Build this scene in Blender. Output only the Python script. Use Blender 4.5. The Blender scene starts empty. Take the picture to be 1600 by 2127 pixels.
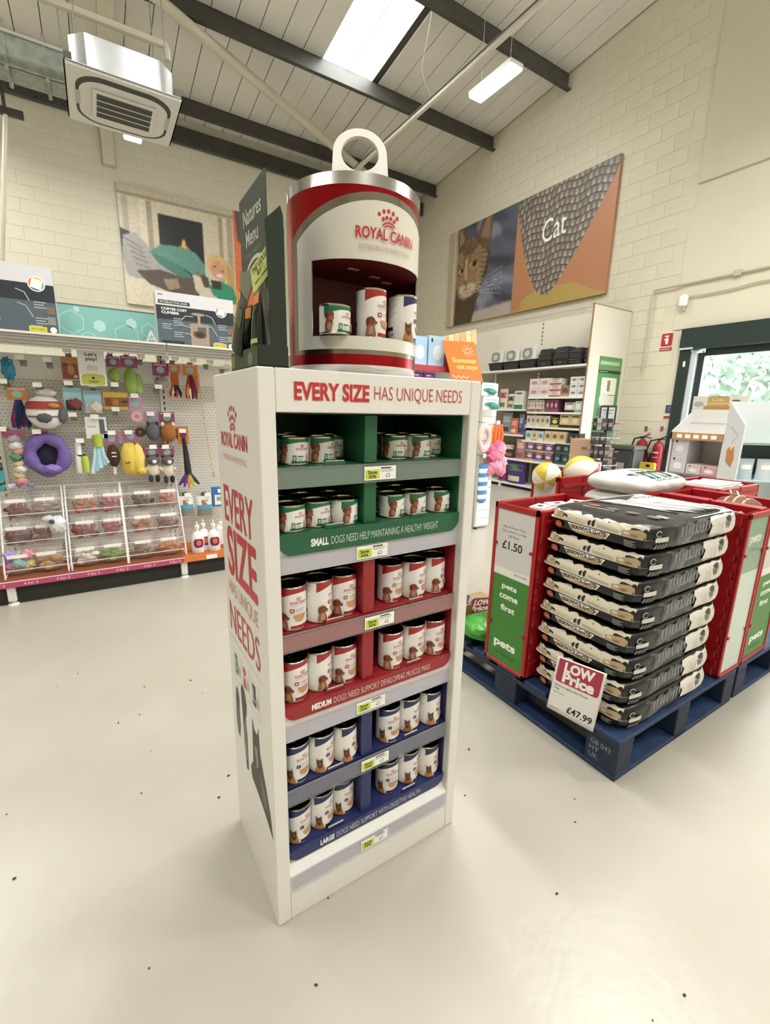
import bpy, bmesh, math, random
import numpy as np
from mathutils import Vector, Matrix
from mathutils.geometry import tessellate_polygon
random.seed(7); NPR = np.random.RandomState(7)
PI = math.pi
SC = bpy.context.scene
COL = SC.collection

# ------------------------------------------------------------------ camera
# room axes: +X runs along the eaves wall to the gable wall, +Y runs to the eaves wall
FPX, PITCH, ROLL, YAW, CAMH = 936.28, 0.22356679, -0.02211788, 0.56162358, 1.45
def _camera_axes():
    cp, sp = math.cos(PITCH), math.sin(PITCH)
    f = np.array([0, cp, -sp]); r = np.array([1., 0, 0]); d = np.array([0, -sp, -cp])
    c, s = math.cos(ROLL), math.sin(ROLL)
    r, d = c*r + s*d, -s*r + c*d
    c, s = math.cos(-YAW), math.sin(-YAW)
    Z = np.array([[c, -s, 0], [s, c, 0], [0, 0, 1]])
    return Z@r, Z@d, Z@f
CR, CD, CF = _camera_axes()
CPOS = np.array([0, 0, CAMH])
def ray(x, y): return CR*((x-800)/FPX) + CD*((y-1063.5)/FPX) + CF
def onz(x, y, z): d = ray(x, y); return CPOS + d*((z-CAMH)/d[2])
def onx(x, y, X): d = ray(x, y); return CPOS + d*(X/d[0])
def ony(x, y, Y): d = ray(x, y); return CPOS + d*(Y/d[1])
cam = bpy.data.cameras.new('camera'); camo = bpy.data.objects.new('camera', cam); COL.objects.link(camo)
cam.sensor_fit = 'HORIZONTAL'; cam.sensor_width = 36; cam.lens = FPX*36/1600; cam.clip_start = .02
camo.matrix_world = Matrix(((CR[0], -CD[0], -CF[0], 0), (CR[1], -CD[1], -CF[1], 0), (CR[2], -CD[2], -CF[2], CAMH), (0, 0, 0, 1)))
SC.camera = camo

# ------------------------------------------------------------------ world, exposure
w = bpy.data.worlds.new('world'); SC.world = w; w.use_nodes = True
bg = w.node_tree.nodes['Background']; bg.inputs[0].default_value = (.93, .97, 1, 1); bg.inputs[1].default_value = 9.0
SC.view_settings.view_transform = 'Standard'; SC.view_settings.look = 'None'
SC.view_settings.gamma = 1; SC.view_settings.use_curve_mapping = False
SC.view_settings.exposure = .76
SC.cycles.max_bounces = 7; SC.cycles.diffuse_bounces = 4; SC.cycles.glossy_bounces = 3
SC.cycles.transmission_bounces = 6; SC.cycles.transparent_max_bounces = 12
SC.cycles.caustics_reflective = False; SC.cycles.caustics_refractive = False
SC.cycles.use_denoising = True

# ------------------------------------------------------------------ materials
def lin(c):
    if isinstance(c, str):
        c = c.lstrip('#'); c = [int(c[i:i+2], 16)/255 for i in (0, 2, 4)]
    return [x/12.92 if x <= .04045 else ((x+.055)/1.055)**2.4 for x in c]
_M = {}
def mat(c, rough=.5, metal=0., alpha=1., var=0., scale=8., bump=0., emit=0., coat=0., trans=0., bscale=None):
    k = (c, rough, metal, alpha, var, scale, bump, emit, coat, trans, bscale)
    if k in _M: return _M[k]
    m = bpy.data.materials.new('paint_'+str(c).lstrip('#')); m.use_nodes = True
    nt = m.node_tree; p = nt.nodes['Principled BSDF']
    rgb = lin(c); p.inputs['Base Color'].default_value = (*rgb, 1)
    p.inputs['Roughness'].default_value = rough; p.inputs['Metallic'].default_value = metal
    p.inputs['Alpha'].default_value = alpha
    if coat: p.inputs['Coat Weight'].default_value = coat; p.inputs['Coat Roughness'].default_value = .12
    if trans: p.inputs['Transmission Weight'].default_value = trans
    if emit: p.inputs['Emission Color'].default_value = (*rgb, 1); p.inputs['Emission Strength'].default_value = emit
    if var or bump:
        tc = nt.nodes.new('ShaderNodeTexCoord'); n = nt.nodes.new('ShaderNodeTexNoise')
        n.inputs['Scale'].default_value = scale; n.inputs['Detail'].default_value = 5
        nt.links.new(tc.outputs['Object'], n.inputs['Vector'])
        if var:
            r = nt.nodes.new('ShaderNodeValToRGB'); nt.links.new(n.outputs['Fac'], r.inputs['Fac'])
            r.color_ramp.elements[0].position = .3; r.color_ramp.elements[1].position = .7
            r.color_ramp.elements[0].color = (*[v*(1-var) for v in rgb], 1)
            r.color_ramp.elements[1].color = (*[min(1, v*(1+var)) for v in rgb], 1)
            nt.links.new(r.outputs['Color'], p.inputs['Base Color'])
        if bump:
            nb = n
            if bscale:
                nb = nt.nodes.new('ShaderNodeTexNoise'); nb.inputs['Scale'].default_value = bscale
                nt.links.new(tc.outputs['Object'], nb.inputs['Vector'])
            b = nt.nodes.new('ShaderNodeBump'); b.inputs['Strength'].default_value = bump
            nt.links.new(nb.outputs['Fac'], b.inputs['Height']); nt.links.new(b.outputs['Normal'], p.inputs['Normal'])
    _M[k] = m; return m
def clear_mat(c='#ffffff', fac=.75, rough=.1, name='clear'):
    k = ('clear', c, fac, rough)
    if k in _M: return _M[k]
    m = bpy.data.materials.new('clear_plastic'); m.use_nodes = True; nt = m.node_tree
    p = nt.nodes['Principled BSDF']; p.inputs['Base Color'].default_value = (*lin(c), 1); p.inputs['Roughness'].default_value = rough
    t = nt.nodes.new('ShaderNodeBsdfTransparent'); mx = nt.nodes.new('ShaderNodeMixShader'); mx.inputs[0].default_value = fac
    nt.links.new(p.outputs[0], mx.inputs[1]); nt.links.new(t.outputs[0], mx.inputs[2])
    nt.links.new(mx.outputs[0], nt.nodes['Material Output'].inputs[0]); _M[k] = m; return m
def col_mat(rough=.5, coat=0., metal=0.):
    """a printed surface: the colour comes from the mesh's own colour attribute"""
    k = ('attr', rough, coat, metal)
    if k in _M: return _M[k]
    m = bpy.data.materials.new('printed_surface'); m.use_nodes = True; nt = m.node_tree; p = nt.nodes['Principled BSDF']
    a = nt.nodes.new('ShaderNodeAttribute'); a.attribute_name = 'Col'
    nt.links.new(a.outputs['Color'], p.inputs['Base Color']); p.inputs['Roughness'].default_value = rough; p.inputs['Metallic'].default_value = metal
    if coat: p.inputs['Coat Weight'].default_value = coat; p.inputs['Coat Roughness'].default_value = .15
    _M[k] = m; return m

# ------------------------------------------------------------------ scene tags
def tag(o, label=None, cat=None, group=None, kind=None):
    if label: o['label'] = label
    if cat: o['category'] = cat
    if group: o['group'] = group
    if kind: o['kind'] = kind
    return o
def empty(name, loc=(0, 0, 0), rz=0, label=None, cat=None, group=None, parent=None):
    o = bpy.data.objects.new(name, None); COL.objects.link(o); o.location = loc; o.rotation_euler = (0, 0, rz)
    o.empty_display_size = .05
    if parent: o.parent = parent
    return tag(o, label, cat, group)
def copy_tree(o, parent=None, loc=None, rz=None, label=None):
    c = o.copy(); COL.objects.link(c)
    if parent: c.parent = parent
    if loc is not None: c.location = loc
    if rz is not None: c.rotation_euler = (0, 0, rz)
    if label: c['label'] = label
    for ch in o.children: copy_tree(ch, c)
    return c
def inst(o, name, parent, loc, rot=None):
    """a piece that shares the mesh of o"""
    c = bpy.data.objects.new(name, o.data if hasattr(o, 'data') else o); COL.objects.link(c); c.parent = parent; c.location = loc
    if rot: c.rotation_euler = rot
    return c

# ------------------------------------------------------------------ mesh builder
class G:
    def __init__(s): s.v = []; s.f = []; s.m = []; s.mats = []
    def mi(s, m):
        if m not in s.mats: s.mats.append(m)
        return s.mats.index(m)
    def add(s, vs, fs, m):
        b = len(s.v); k = s.mi(m); s.v += [tuple(map(float, p)) for p in vs]
        for f in fs: s.f.append([b+i for i in f]); s.m.append(k)
        return s
    def box(s, x0, x1, y0, y1, z0, z1, m, M=None):
        vs = [(x, y, z) for z in (z0, z1) for y in (y0, y1) for x in (x0, x1)]
        if M is not None: vs = [M@Vector(p) for p in vs]
        return s.add(vs, [(0, 2, 3, 1), (4, 5, 7, 6), (0, 1, 5, 4), (2, 6, 7, 3), (0, 4, 6, 2), (1, 3, 7, 5)], m)
    def bar(s, p0, p1, w, h, m, up=(0, 0, 1)):
        p0, p1 = Vector(p0), Vector(p1); d = (p1-p0).normalized(); u = Vector(up)
        if abs(d.dot(u)) > .95: u = Vector((0, 1, 0))
        sd = d.cross(u).normalized(); u = sd.cross(d)
        vs = [p+sd*a*w/2+u*b*h/2 for p in (p0, p1) for a, b in ((-1, -1), (1, -1), (1, 1), (-1, 1))]
        return s.add(vs, [(0, 1, 2, 3), (7, 6, 5, 4), (0, 4, 5, 1), (1, 5, 6, 2), (2, 6, 7, 3), (3, 7, 4, 0)], m)
    def tube(s, path, r, m, n=8, close=False, caps=True):
        P = [Vector(p) for p in path]; L = len(P); rings = []; u = None
        rr = r if isinstance(r, (list, tuple)) else [r]*L
        for i, p in enumerate(P):
            a = P[(i-1) % L] if (i or close) else p; b = P[(i+1) % L] if (i < L-1 or close) else p
            d = (b-a).normalized()
            if u is None: u = d.orthogonal().normalized()
            else: u = (u-d*u.dot(d)); u = u.normalized() if u.length > 1e-6 else d.orthogonal().normalized()
            v = d.cross(u); rings.append([p+(u*math.cos(2*PI*k/n)+v*math.sin(2*PI*k/n))*rr[i] for k in range(n)])
        vs = [q for g in rings for q in g]; fs = []
        for i in range(L if close else L-1):
            j = (i+1) % L
            for k in range(n): fs.append((i*n+k, i*n+(k+1) % n, j*n+(k+1) % n, j*n+k))
        if caps and not close: fs += [tuple(range(n-1, -1, -1)), tuple(range((L-1)*n, L*n))]
        return s.add(vs, fs, m)
    def cyl(s, p0, p1, r, m, n=12, r1=None): return s.tube([p0, p1], [r, r if r1 is None else r1], m, n)
    def lathe(s, prof, m, n=32, c=(0, 0, 0), a0=0, a1=2*PI, M=None):
        full = abs(a1-a0-2*PI) < 1e-6; k = n if full else n+1; vs = []; fs = []
        for r, z in prof:
            for i in range(k):
                a = a0+(a1-a0)*i/n; p = (c[0]+r*math.cos(a), c[1]+r*math.sin(a), c[2]+z)
                vs.append(M@Vector(p) if M is not None else p)
        for j in range(len(prof)-1):
            for i in range(n):
                i2 = (i+1) % k; fs.append((j*k+i, j*k+i2, (j+1)*k+i2, (j+1)*k+i))
        return s.add(vs, fs, m)
    def ell(s, c, r, m, nu=16, nv=10, fn=None, M=None):
        vs = []; fs = []
        for j in range(nv+1):
            t = PI*j/nv
            for i in range(nu):
                a = 2*PI*i/nu; d = Vector((math.sin(t)*math.cos(a), math.sin(t)*math.sin(a), math.cos(t)))
                k = fn(d) if fn else 1; p = Vector((c[0]+d.x*r[0]*k, c[1]+d.y*r[1]*k, c[2]+d.z*r[2]*k)); vs.append(M@p if M is not None else p)
        for j in range(nv):
            for i in range(nu): fs.append((j*nu+i, (j+1)*nu+i, (j+1)*nu+(i+1) % nu, j*nu+(i+1) % nu))
        return s.add(vs, fs, m)
    def prism(s, poly, fn, t0, t1, m):
        """2D polygon (u,v) extruded from t0 to t1, fn(u,v,t)->xyz"""
        n = len(poly); vs = [fn(u, v, t0) for u, v in poly]+[fn(u, v, t1) for u, v in poly]
        fs = [tuple(range(n-1, -1, -1)), tuple(range(n, 2*n))]+[(i, (i+1) % n, n+(i+1) % n, n+i) for i in range(n)]
        return s.add(vs, fs, m)
    def sheet(s, fn, nu, nv, m):
        vs = [fn(i/nu, j/nv) for j in range(nv+1) for i in range(nu+1)]
        fs = [(j*(nu+1)+i, j*(nu+1)+i+1, (j+1)*(nu+1)+i+1, (j+1)*(nu+1)+i) for j in range(nv) for i in range(nu)]
        return s.add(vs, fs, m)
    def mesh(s, name, bevel=0, smooth=True, segs=1):
        me = bpy.data.meshes.new(name); me.from_pydata(s.v, [], s.f)
        for m in s.mats: me.materials.append(m)
        me.polygons.foreach_set('material_index', s.m)
        bm = bmesh.new(); bm.from_mesh(me)
        bmesh.ops.recalc_face_normals(bm, faces=bm.faces)
        if bevel:
            es = [e for e in bm.edges if len(e.link_faces) == 2 and e.calc_face_angle(0) > .6]
            bmesh.ops.bevel(bm, geom=es, offset=bevel, segments=segs, affect='EDGES', clamp_overlap=True)
        if smooth:
            for f in bm.faces: f.smooth = True
            for e in bm.edges:
                if len(e.link_faces) == 2 and e.calc_face_angle(0) > .6: e.smooth = False
        bm.to_mesh(me); bm.free(); return me
    def build(s, name, parent=None, loc=(0, 0, 0), rot=(0, 0, 0), bevel=0, smooth=True, segs=1):
        o = bpy.data.objects.new(name, s.mesh(name, bevel, smooth, segs)); COL.objects.link(o)
        o.location = loc; o.rotation_euler = rot
        if parent: o.parent = parent
        return o

# ------------------------------------------------------------------ lettering and flat print
_T = {}
def text_mesh(body, bold=0.):
    k = (body, bold)
    if k in _T: return _T[k]
    cu = bpy.data.curves.new('lettering', 'FONT'); cu.body = body; cu.size = 1; cu.offset = bold; cu.resolution_u = 3
    o = bpy.data.objects.new('lettering', cu); COL.objects.link(o); bpy.context.view_layer.update()
    me = o.to_mesh(); vs = np.array([v.co[:2] for v in me.vertices]) if len(me.vertices) else np.zeros((0, 2))
    fs = [tuple(p.vertices) for p in me.polygons]; o.to_mesh_clear()
    bpy.data.objects.remove(o); bpy.data.curves.remove(cu)
    if len(vs): vs = vs-vs.min(0); s = vs.max(0); vs = vs/s
    else: s = np.array([1, 1])
    _T[k] = (vs, fs, s[0]/s[1]); return _T[k]
class Print:
    """flat print as thin layers of coloured shapes in (u,v); mapped onto a surface by build()"""
    def __init__(s): s.items = []
    def poly(s, pts, m): s.items.append(([tuple(map(float, p)) for p in pts], None, m)); return s
    def rect(s, u0, v0, u1, v1, m): return s.poly([(u0, v0), (u1, v0), (u1, v1), (u0, v1)], m)
    def rrect(s, u0, v0, u1, v1, r, m, n=5, only=(1, 1, 1, 1)):
        P = []
        for (cx, cy, a, k) in ((u0+r, v0+r, PI, 0), (u1-r, v0+r, 1.5*PI, 1), (u1-r, v1-r, 0, 2), (u0+r, v1-r, .5*PI, 3)):
            if only[k]: P += [(cx+r*math.cos(a+.5*PI*i/n), cy+r*math.sin(a+.5*PI*i/n)) for i in range(n+1)]
            else: P.append(((u0, v0), (u1, v0), (u1, v1), (u0, v1))[k])
        return s.poly(P, m)
    def ell(s, u, v, a, b, m, n=18, a0=0, a1=2*PI): return s.poly([(u+a*math.cos(a0+(a1-a0)*i/n), v+b*math.sin(a0+(a1-a0)*i/n)) for i in range(n+(a1-a0 < 6))], m)
    def ring(s, u, v, a, b, w, m, a0=0, a1=2*PI, n=18):
        A = [a0+(a1-a0)*i/n for i in range(n+1)]
        return s.poly([(u+a*math.cos(t), v+b*math.sin(t)) for t in A]+[(u+(a-w)*math.cos(t), v+(b-w)*math.sin(t)) for t in A[::-1]], m)
    def line(s, pts, w, m):
        P = [Vector(p) for p in pts]; l = []; r = []
        for i, p in enumerate(P):
            d = (P[min(i+1, len(P)-1)]-P[max(i-1, 0)]).normalized(); n = Vector((-d.y, d.x))*w/2; l.append(p+n); r.append(p-n)
        return s.poly([tuple(q) for q in l+r[::-1]], m)
    def text(s, body, u, v, h, m, w=None, bold=0., align='l', rot=0., shear=0.):
        vs, fs, asp = text_mesh(body, bold)
        w = w or h*asp; q = vs*np.array([w, h])
        if align == 'c': q = q-np.array([w/2, 0])
        if align == 'r': q = q-np.array([w, 0])
        if rot: c, sn = math.cos(rot), math.sin(rot); q = q@np.array([[c, sn], [-sn, c]])
        if shear: q = q+np.outer(q[:, 0], [0, shear])
        q = q+np.array([u, v]); s.items.append((q, fs, m)); return s
    def build(s, name, fn, parent, eps=.00005, base=.0004, du=None, hole=None, loc=(0, 0, 0), label=None):
        g = G()
        for L, (pts, fs, m) in enumerate(s.items):
            if fs is None:
                tri = tessellate_polygon([[Vector((p[0], p[1], 0)) for p in pts]]); fs = [tuple(t) for t in tri]
            P = [(p[0], p[1], 0) for p in pts]
            if du or hole:
                bm = bmesh.new(); bv = [bm.verts.new(p) for p in P]
                for f in fs:
                    try: bm.faces.new([bv[i] for i in f])
                    except ValueError: pass
                us = [p[0] for p in P]; cuts = []
                if du: cuts += [((k*du, 0, 0), (1, 0, 0)) for k in range(math.floor(min(us)/du)+1, math.ceil(max(us)/du))]
                if hole: cuts += [((hole[0], 0, 0), (1, 0, 0)), ((hole[2], 0, 0), (1, 0, 0)), ((0, hole[1], 0), (0, 1, 0)), ((0, hole[3], 0), (0, 1, 0))]
                for co, no in cuts: bmesh.ops.bisect_plane(bm, geom=bm.verts[:]+bm.edges[:]+bm.faces[:], plane_co=co, plane_no=no, dist=1e-7)
                if hole:
                    kill = [f for f in bm.faces if hole[0] < f.calc_center_median().x < hole[2] and hole[1] < f.calc_center_median().y < hole[3]]
                    bmesh.ops.delete(bm, geom=kill, context='FACES')
                bm.verts.index_update(); P = [tuple(q.co) for q in bm.verts]; fs = [[q.index for q in f.verts] for f in bm.faces]; bm.free()
            g.add([fn(p[0], p[1], base+eps*L) for p in P], fs, m)
        me = bpy.data.meshes.new(name); me.from_pydata(g.v, [], g.f)
        for m in g.mats: me.materials.append(m)
        me.polygons.foreach_set('material_index', g.m)
        o = bpy.data.objects.new(name, me); COL.objects.link(o); o.parent = parent; o.location = loc
        if label: o['label'] = label
        return o
def fxz(x0, y, z0): return lambda u, v, t: (x0+u, y-t, z0+v)          # faces -Y
def fyz(x, y0, z0): return lambda u, v, t: (x-t, y0-u, z0+v)          # faces -X, u runs towards the viewer (-Y)
def fxy(x0, y0, z): return lambda u, v, t: (x0+u, y0+v, z+t)          # faces up
def crown(p, u, v, w, m, n=8):
    for R, A, sz in ((.80, (128, 108.5, 90, 71.5, 52), .075), (.56, (122, 101, 79, 58), .068)):
        for a in A: t = math.radians(a); p.ell(u+R*w*math.cos(t)*.86, v-.1*w+R*w*math.sin(t), sz*w, sz*w*1.15, m, n)
    p.ring(u, v-.1*w, w*.40, w*.40, w*.065, m, .22*PI, .78*PI, 8); p.ring(u, v-.1*w, w*.28, w*.28, w*.055, m, .22*PI, .78*PI, 8)
def brand(p, u, v, w, m, tagline=None, mid='ROYAL CANIN'):
    crown(p, u, v+w*.20, w*.36, m); p.text(mid, u, v+w*.05, w*.155, m, w=w, bold=.02, align='c')
    if tagline: p.text('INCREDIBLE IN EVERY DETAIL', u, v-w*.09, w*.06, tagline, w=w*.9, align='c')

# ------------------------------------------------------------------ soft pictures: a fine grid whose points carry the print colours
class Pic:
    def __init__(s, W, H, c):
        s.W, s.H = W, H; s.a = np.ones((H, W, 3))*np.array(lin(c)); s.X, s.Y = np.meshgrid((np.arange(W)+.5)/W, 1-(np.arange(H)+.5)/H)
    def put(s, mk, c):
        s.a[mk] = lin(c); return s
    def poly(s, pts, c):
        x, y = s.X, s.Y; ins = np.zeros(x.shape, bool); n = len(pts)
        for i in range(n):
            (x0, y0), (x1, y1) = pts[i], pts[(i+1) % n]
            if y0 == y1: continue
            ins ^= ((y0 > y) != (y1 > y)) & (x < (x1-x0)*(y-y0)/(y1-y0)+x0)
        return s.put(ins, c)
    def ell(s, u, v, a, b, c, rot=0):
        dx, dy = s.X-u, s.Y-v; cc, sn = math.cos(rot), math.sin(rot); p, q = dx*cc+dy*sn, -dx*sn+dy*cc
        return s.put((p/a)**2+(q/b)**2 < 1, c)
    def rect(s, u0, v0, u1, v1, c): return s.put((s.X >= u0) & (s.X <= u1) & (s.Y >= v0) & (s.Y <= v1), c)
    def line(s, pts, w, c):
        for (x0, y0), (x1, y1) in zip(pts[:-1], pts[1:]):
            dx, dy = x1-x0, y1-y0; L = dx*dx+dy*dy or 1e-9; t = np.clip(((s.X-x0)*dx+(s.Y-y0)*dy)/L, 0, 1)
            s.put((s.X-x0-t*dx)**2+(s.Y-y0-t*dy)**2 < w*w, c)
        return s
    def noise(s, amp, k=1, region=None):
        n = NPR.rand(s.H//k+2, s.W//k+2); n = np.kron(n, np.ones((k, k)))[:s.H, :s.W]-.5
        f = (1+amp*2*n)[..., None]
        if region is None: s.a *= f
        else: s.a = np.where(region[..., None], s.a*f, s.a)
        s.a = np.clip(s.a, 0, 1); return s
    def blur(s, n=1):
        for _ in range(n):
            p = np.pad(s.a, ((1, 1), (1, 1), (0, 0)), 'edge'); s.a = (p[:-2, 1:-1]+p[2:, 1:-1]+p[1:-1, :-2]+p[1:-1, 2:]+2*p[1:-1, 1:-1])/6
        return s
    def build(s, name, fn, parent, rough=.5, coat=0., smooth=True):
        """fn(u,v) in 0..1 -> xyz"""
        W, H = s.W, s.H; vs = [fn(i/(W-1), 1-j/(H-1)) for j in range(H) for i in range(W)]
        fs = [((j+1)*W+i, (j+1)*W+i+1, j*W+i+1, j*W+i) for j in range(H-1) for i in range(W-1)]
        me = bpy.data.meshes.new(name); me.from_pydata(vs, [], fs); at = me.color_attributes.new('Col', 'FLOAT_COLOR', 'POINT')
        at.data.foreach_set('color', np.concatenate([s.a.reshape(-1, 3), np.ones((W*H, 1))], 1).astype(np.float32).ravel())
        me.materials.append(col_mat(rough, coat))
        if smooth: me.polygons.foreach_set('use_smooth', [True]*len(fs))
        o = bpy.data.objects.new(name, me); COL.objects.link(o); o.parent = parent; return o
ORD = ['first', 'second', 'third', 'fourth', 'fifth', 'sixth', 'seventh', 'eighth', 'ninth', 'tenth']
WHITE = mat('#efece6', .45); BLACK = mat('#151515', .5); RED = mat('#c0202c', .4); STEEL = mat('#c9c7c0', .28, 1.)
WIRE = mat('#e6e6e6', .35); PAPER = mat('#f4f3f0', .6); INK = mat('#20242a', .6); GREYINK = mat('#9a9a9a', .6)
# ------------------------------------------------------------------ unseen roof lamps of the hall, as bare area lights
def area(name, loc, sx, sy, power, col=(1, .995, .98), rot=(0, 0, 0)):
    l = bpy.data.lights.new(name, 'AREA'); l.shape = 'RECTANGLE'; l.size = sx; l.size_y = sy; l.energy = power; l.color = col
    o = bpy.data.objects.new(name, l); COL.objects.link(o); o.location = loc; o.rotation_euler = rot; return o
XG, YE = 7.9, 11.08          # gable wall and eaves wall
def zr(y): return 7.057+.111*(10.48-y)   # underside of the roof
for i, (x, y, p) in enumerate(((-1.2, 2.2, 46), (1.6, 2.2, 58), (4.6, 1.6, 95), (-1.5, -2.0, 42), (2.2, -2.0, 52), (5.5, -1.5, 90), (-2.3, 6.8, 55), (-2.3, 9.4, 55))):  # far-left pair added to brighten the back wall; right-hand ones boosted
    area('unseen_roof_light', (x, y, 6.25), .3, 1.5, p).data.spread = 2.7

# ------------------------------------------------------------------ floor
def floor_mat():
    m = bpy.data.materials.new('cream_resin_floor'); m.use_nodes = True; nt = m.node_tree; p = nt.nodes['Principled BSDF']
    tc = nt.nodes.new('ShaderNodeTexCoord')
    def noise(sc, det, rough=.6):
        n = nt.nodes.new('ShaderNodeTexNoise'); n.inputs['Scale'].default_value = sc; n.inputs['Detail'].default_value = det; n.inputs['Roughness'].default_value = rough
        nt.links.new(tc.outputs['Object'], n.inputs['Vector']); return n
    a = noise(.9, 4); r = nt.nodes.new('ShaderNodeValToRGB'); nt.links.new(a.outputs['Fac'], r.inputs['Fac'])
    e = r.color_ramp.elements; e[0].position = .35; e[1].position = .65; e[0].color = (*lin('#b1ac9d'), 1); e[1].color = (*lin('#bab6a9'), 1)
    b = noise(60, 3); r2 = nt.nodes.new('ShaderNodeValToRGB'); nt.links.new(b.outputs['Fac'], r2.inputs['Fac'])
    e = r2.color_ramp.elements; e[0].position = .30; e[1].position = .42; e[0].color = (.86, .85, .82, 1); e[1].color = (1, 1, 1, 1)
    mx = nt.nodes.new('ShaderNodeMix'); mx.data_type = 'RGBA'; mx.blend_type = 'MULTIPLY'; mx.inputs[0].default_value = 0.
    nt.links.new(r.outputs['Color'], mx.inputs[6]); nt.links.new(r2.outputs['Color'], mx.inputs[7]); nt.links.new(mx.outputs[2], p.inputs['Base Color'])
    c = noise(1.7, 4); mr = nt.nodes.new('ShaderNodeMapRange'); mr.inputs[3].default_value = .285; mr.inputs[4].default_value = .36
    nt.links.new(c.outputs['Fac'], mr.inputs[0]); nt.links.new(mr.outputs[0], p.inputs['Roughness'])
    bm = nt.nodes.new('ShaderNodeBump'); bm.inputs['Strength'].default_value = .05; bm.inputs['Distance'].default_value = .02
    d = noise(22, 2); nt.links.new(d.outputs['Fac'], bm.inputs['Height']); nt.links.new(bm.outputs['Normal'], p.inputs['Normal'])
    return m
tag(G().box(-6, XG, -5, YE, -.1, 0, floor_mat()).build('floor', smooth=False), kind='structure')

# ------------------------------------------------------------------ walls of painted blockwork
PAINT = mat('#d9d3bf', .7, var=.025, scale=1.2, bump=.06, bscale=180)
def wallR(y0, y1, z0, z1=None):
    t0, t1 = (zr(y0)+.02, zr(y1)+.02) if z1 is None else (z1, z1)
    return [(y0, z0), (y1, z0), (y1, t1), (y0, t0)]
g = G(); FW = lambda u, v, t: (t, u, v)
for pl in (wallR(3.884, YE+.25, -.1), wallR(.9, 3.884, 2.761), wallR(-5.25, .9, -.1)): g.prism(pl, FW, XG, XG+.25, PAINT)
wall_r = tag(g.build('wall_right', smooth=False), kind='structure')
g = G().box(-6, XG, YE, YE+.25, -.1, zr(YE)+.02, PAINT); wall_b = tag(g.build('wall_back', smooth=False), kind='structure')
tag(G().box(-6.25, -6, -5.25, YE+.25, -.1, 8.4, PAINT).build('wall_left', smooth=False), kind='structure')
tag(G().box(-6, XG+.25, -5.25, -5, -.1, 8.4, PAINT).build('wall_front', smooth=False), kind='structure')
blk = G().box(-.003, .003, -.2215, .2215, -.1093, .1093, PAINT).mesh('block', bevel=.0025)
n = 0
for j in range(33):
    z = .11+.225*j
    for i in range(16):
        y = 4.24+.45*i-(.225 if j % 2 else 0)
        if y > YE-.2 or z+.12 > zr(y+.2) or y < 4.12: continue
        if y > 5.45 and z < 3.15: continue
        if 5.6 < y < 9.45 and 3.75 < z < 5.5: continue
        if n < 300: inst(blk, 'block', wall_r, (XG-.002, y, z)); n += 1
blk2 = G().box(-.2215, .2215, -.003, .003, -.1093, .1093, PAINT).mesh('block', bevel=.0025)
n = 0
for j in range(9, 29):
    z = .11+.225*j
    for i in range(26):
        x = -2.6+.45*i+(.225 if j % 2 else 0)
        if x > 5.2 or (1.0 < x < 4.5 and 3.6 < z < 5.4) or abs(x-.65) < .2 and z > 5.7 or (x > 2.8 and z < 4.4): continue
        if n < 300: inst(blk2, 'block', wall_b, (x, YE-.002, z)); n += 1
# boarded panels over the door
P2 = mat('#d4cdb8', .75, var=.03, scale=1.5)
G().prism([(.0, 4.807), (4.01, 4.807), (4.01, 7.7), (.0, 8.1)], FW, XG-.035, XG, P2).build('wall_panel', wall_r, smooth=False)
G().prism([(.0, 2.775), (4.06, 2.775), (4.06, 4.31), (.0, 4.31)], FW, XG-.02, XG, PAINT).build('wall_panel', wall_r, smooth=False)

# ------------------------------------------------------------------ roof: sheeting strips, rooflight
ROOF = mat('#e6e3dc', .6, var=.04, scale=.8, bump=.05, bscale=90)
SL = math.atan(.111)
def roof_sheet(x0, x1, y0, y1, m, t0=-.02, t1=0.):
    return G().add([(x, y, zr(y)+t) for t in (t0, t1) for y in (y0, y1) for x in (x0, x1)], [(0, 2, 3, 1), (4, 5, 7, 6), (0, 1, 5, 4), (2, 6, 7, 3), (0, 4, 6, 2), (1, 3, 7, 5)], m)
YR0 = -5.2
DARKGAP = mat('#4b4843', .8)
g = G()
for a in ((-6.2, 3.862, YR0, YE), (4.956, XG, YR0, YE), (3.862, 4.956, 8.49, YE), (3.862, 4.956, YR0, 6.56), (4.85, 4.956, 6.56, 8.49)):
    x0, x1, y0, y1 = a
    g.add([(x, y, zr(y)+t) for t in (0, .06) for y in (y0, y1) for x in (x0, x1)], [(0, 2, 3, 1), (4, 5, 7, 6), (0, 1, 5, 4), (2, 6, 7, 3), (0, 4, 6, 2), (1, 3, 7, 5)], DARKGAP)
ceil = tag(g.build('ceiling', smooth=False), kind='structure')
strip = roof_sheet(.006, .359, YR0, YE, ROOF).mesh('roof_panel', bevel=.003)
for k in range(-22, 17):
    x = 2.042+.3648*k
    if 3.8 < x < 4.9: continue
    if x+.36 > XG or x < -6: continue
    inst(strip, 'roof_panel', ceil, (x, 0, 0))
for k in range(3):
    x = 3.866+.3648*k
    roof_sheet(x, x+.353, 8.5, YE, ROOF).build('roof_panel', ceil, bevel=.003); roof_sheet(x, x+.353, YR0, 6.55, ROOF).build('roof_panel', ceil, bevel=.003)
m = bpy.data.materials.new('rooflight_sheet'); m.use_nodes = True; nt = m.node_tree
tr = nt.nodes.new('ShaderNodeBsdfTranslucent'); tr.inputs[0].default_value = (.95, .95, .92, 1)
tt = nt.nodes.new('ShaderNodeBsdfTransparent'); mx = nt.nodes.new('ShaderNodeMixShader'); mx.inputs[0].default_value = .35
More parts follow.
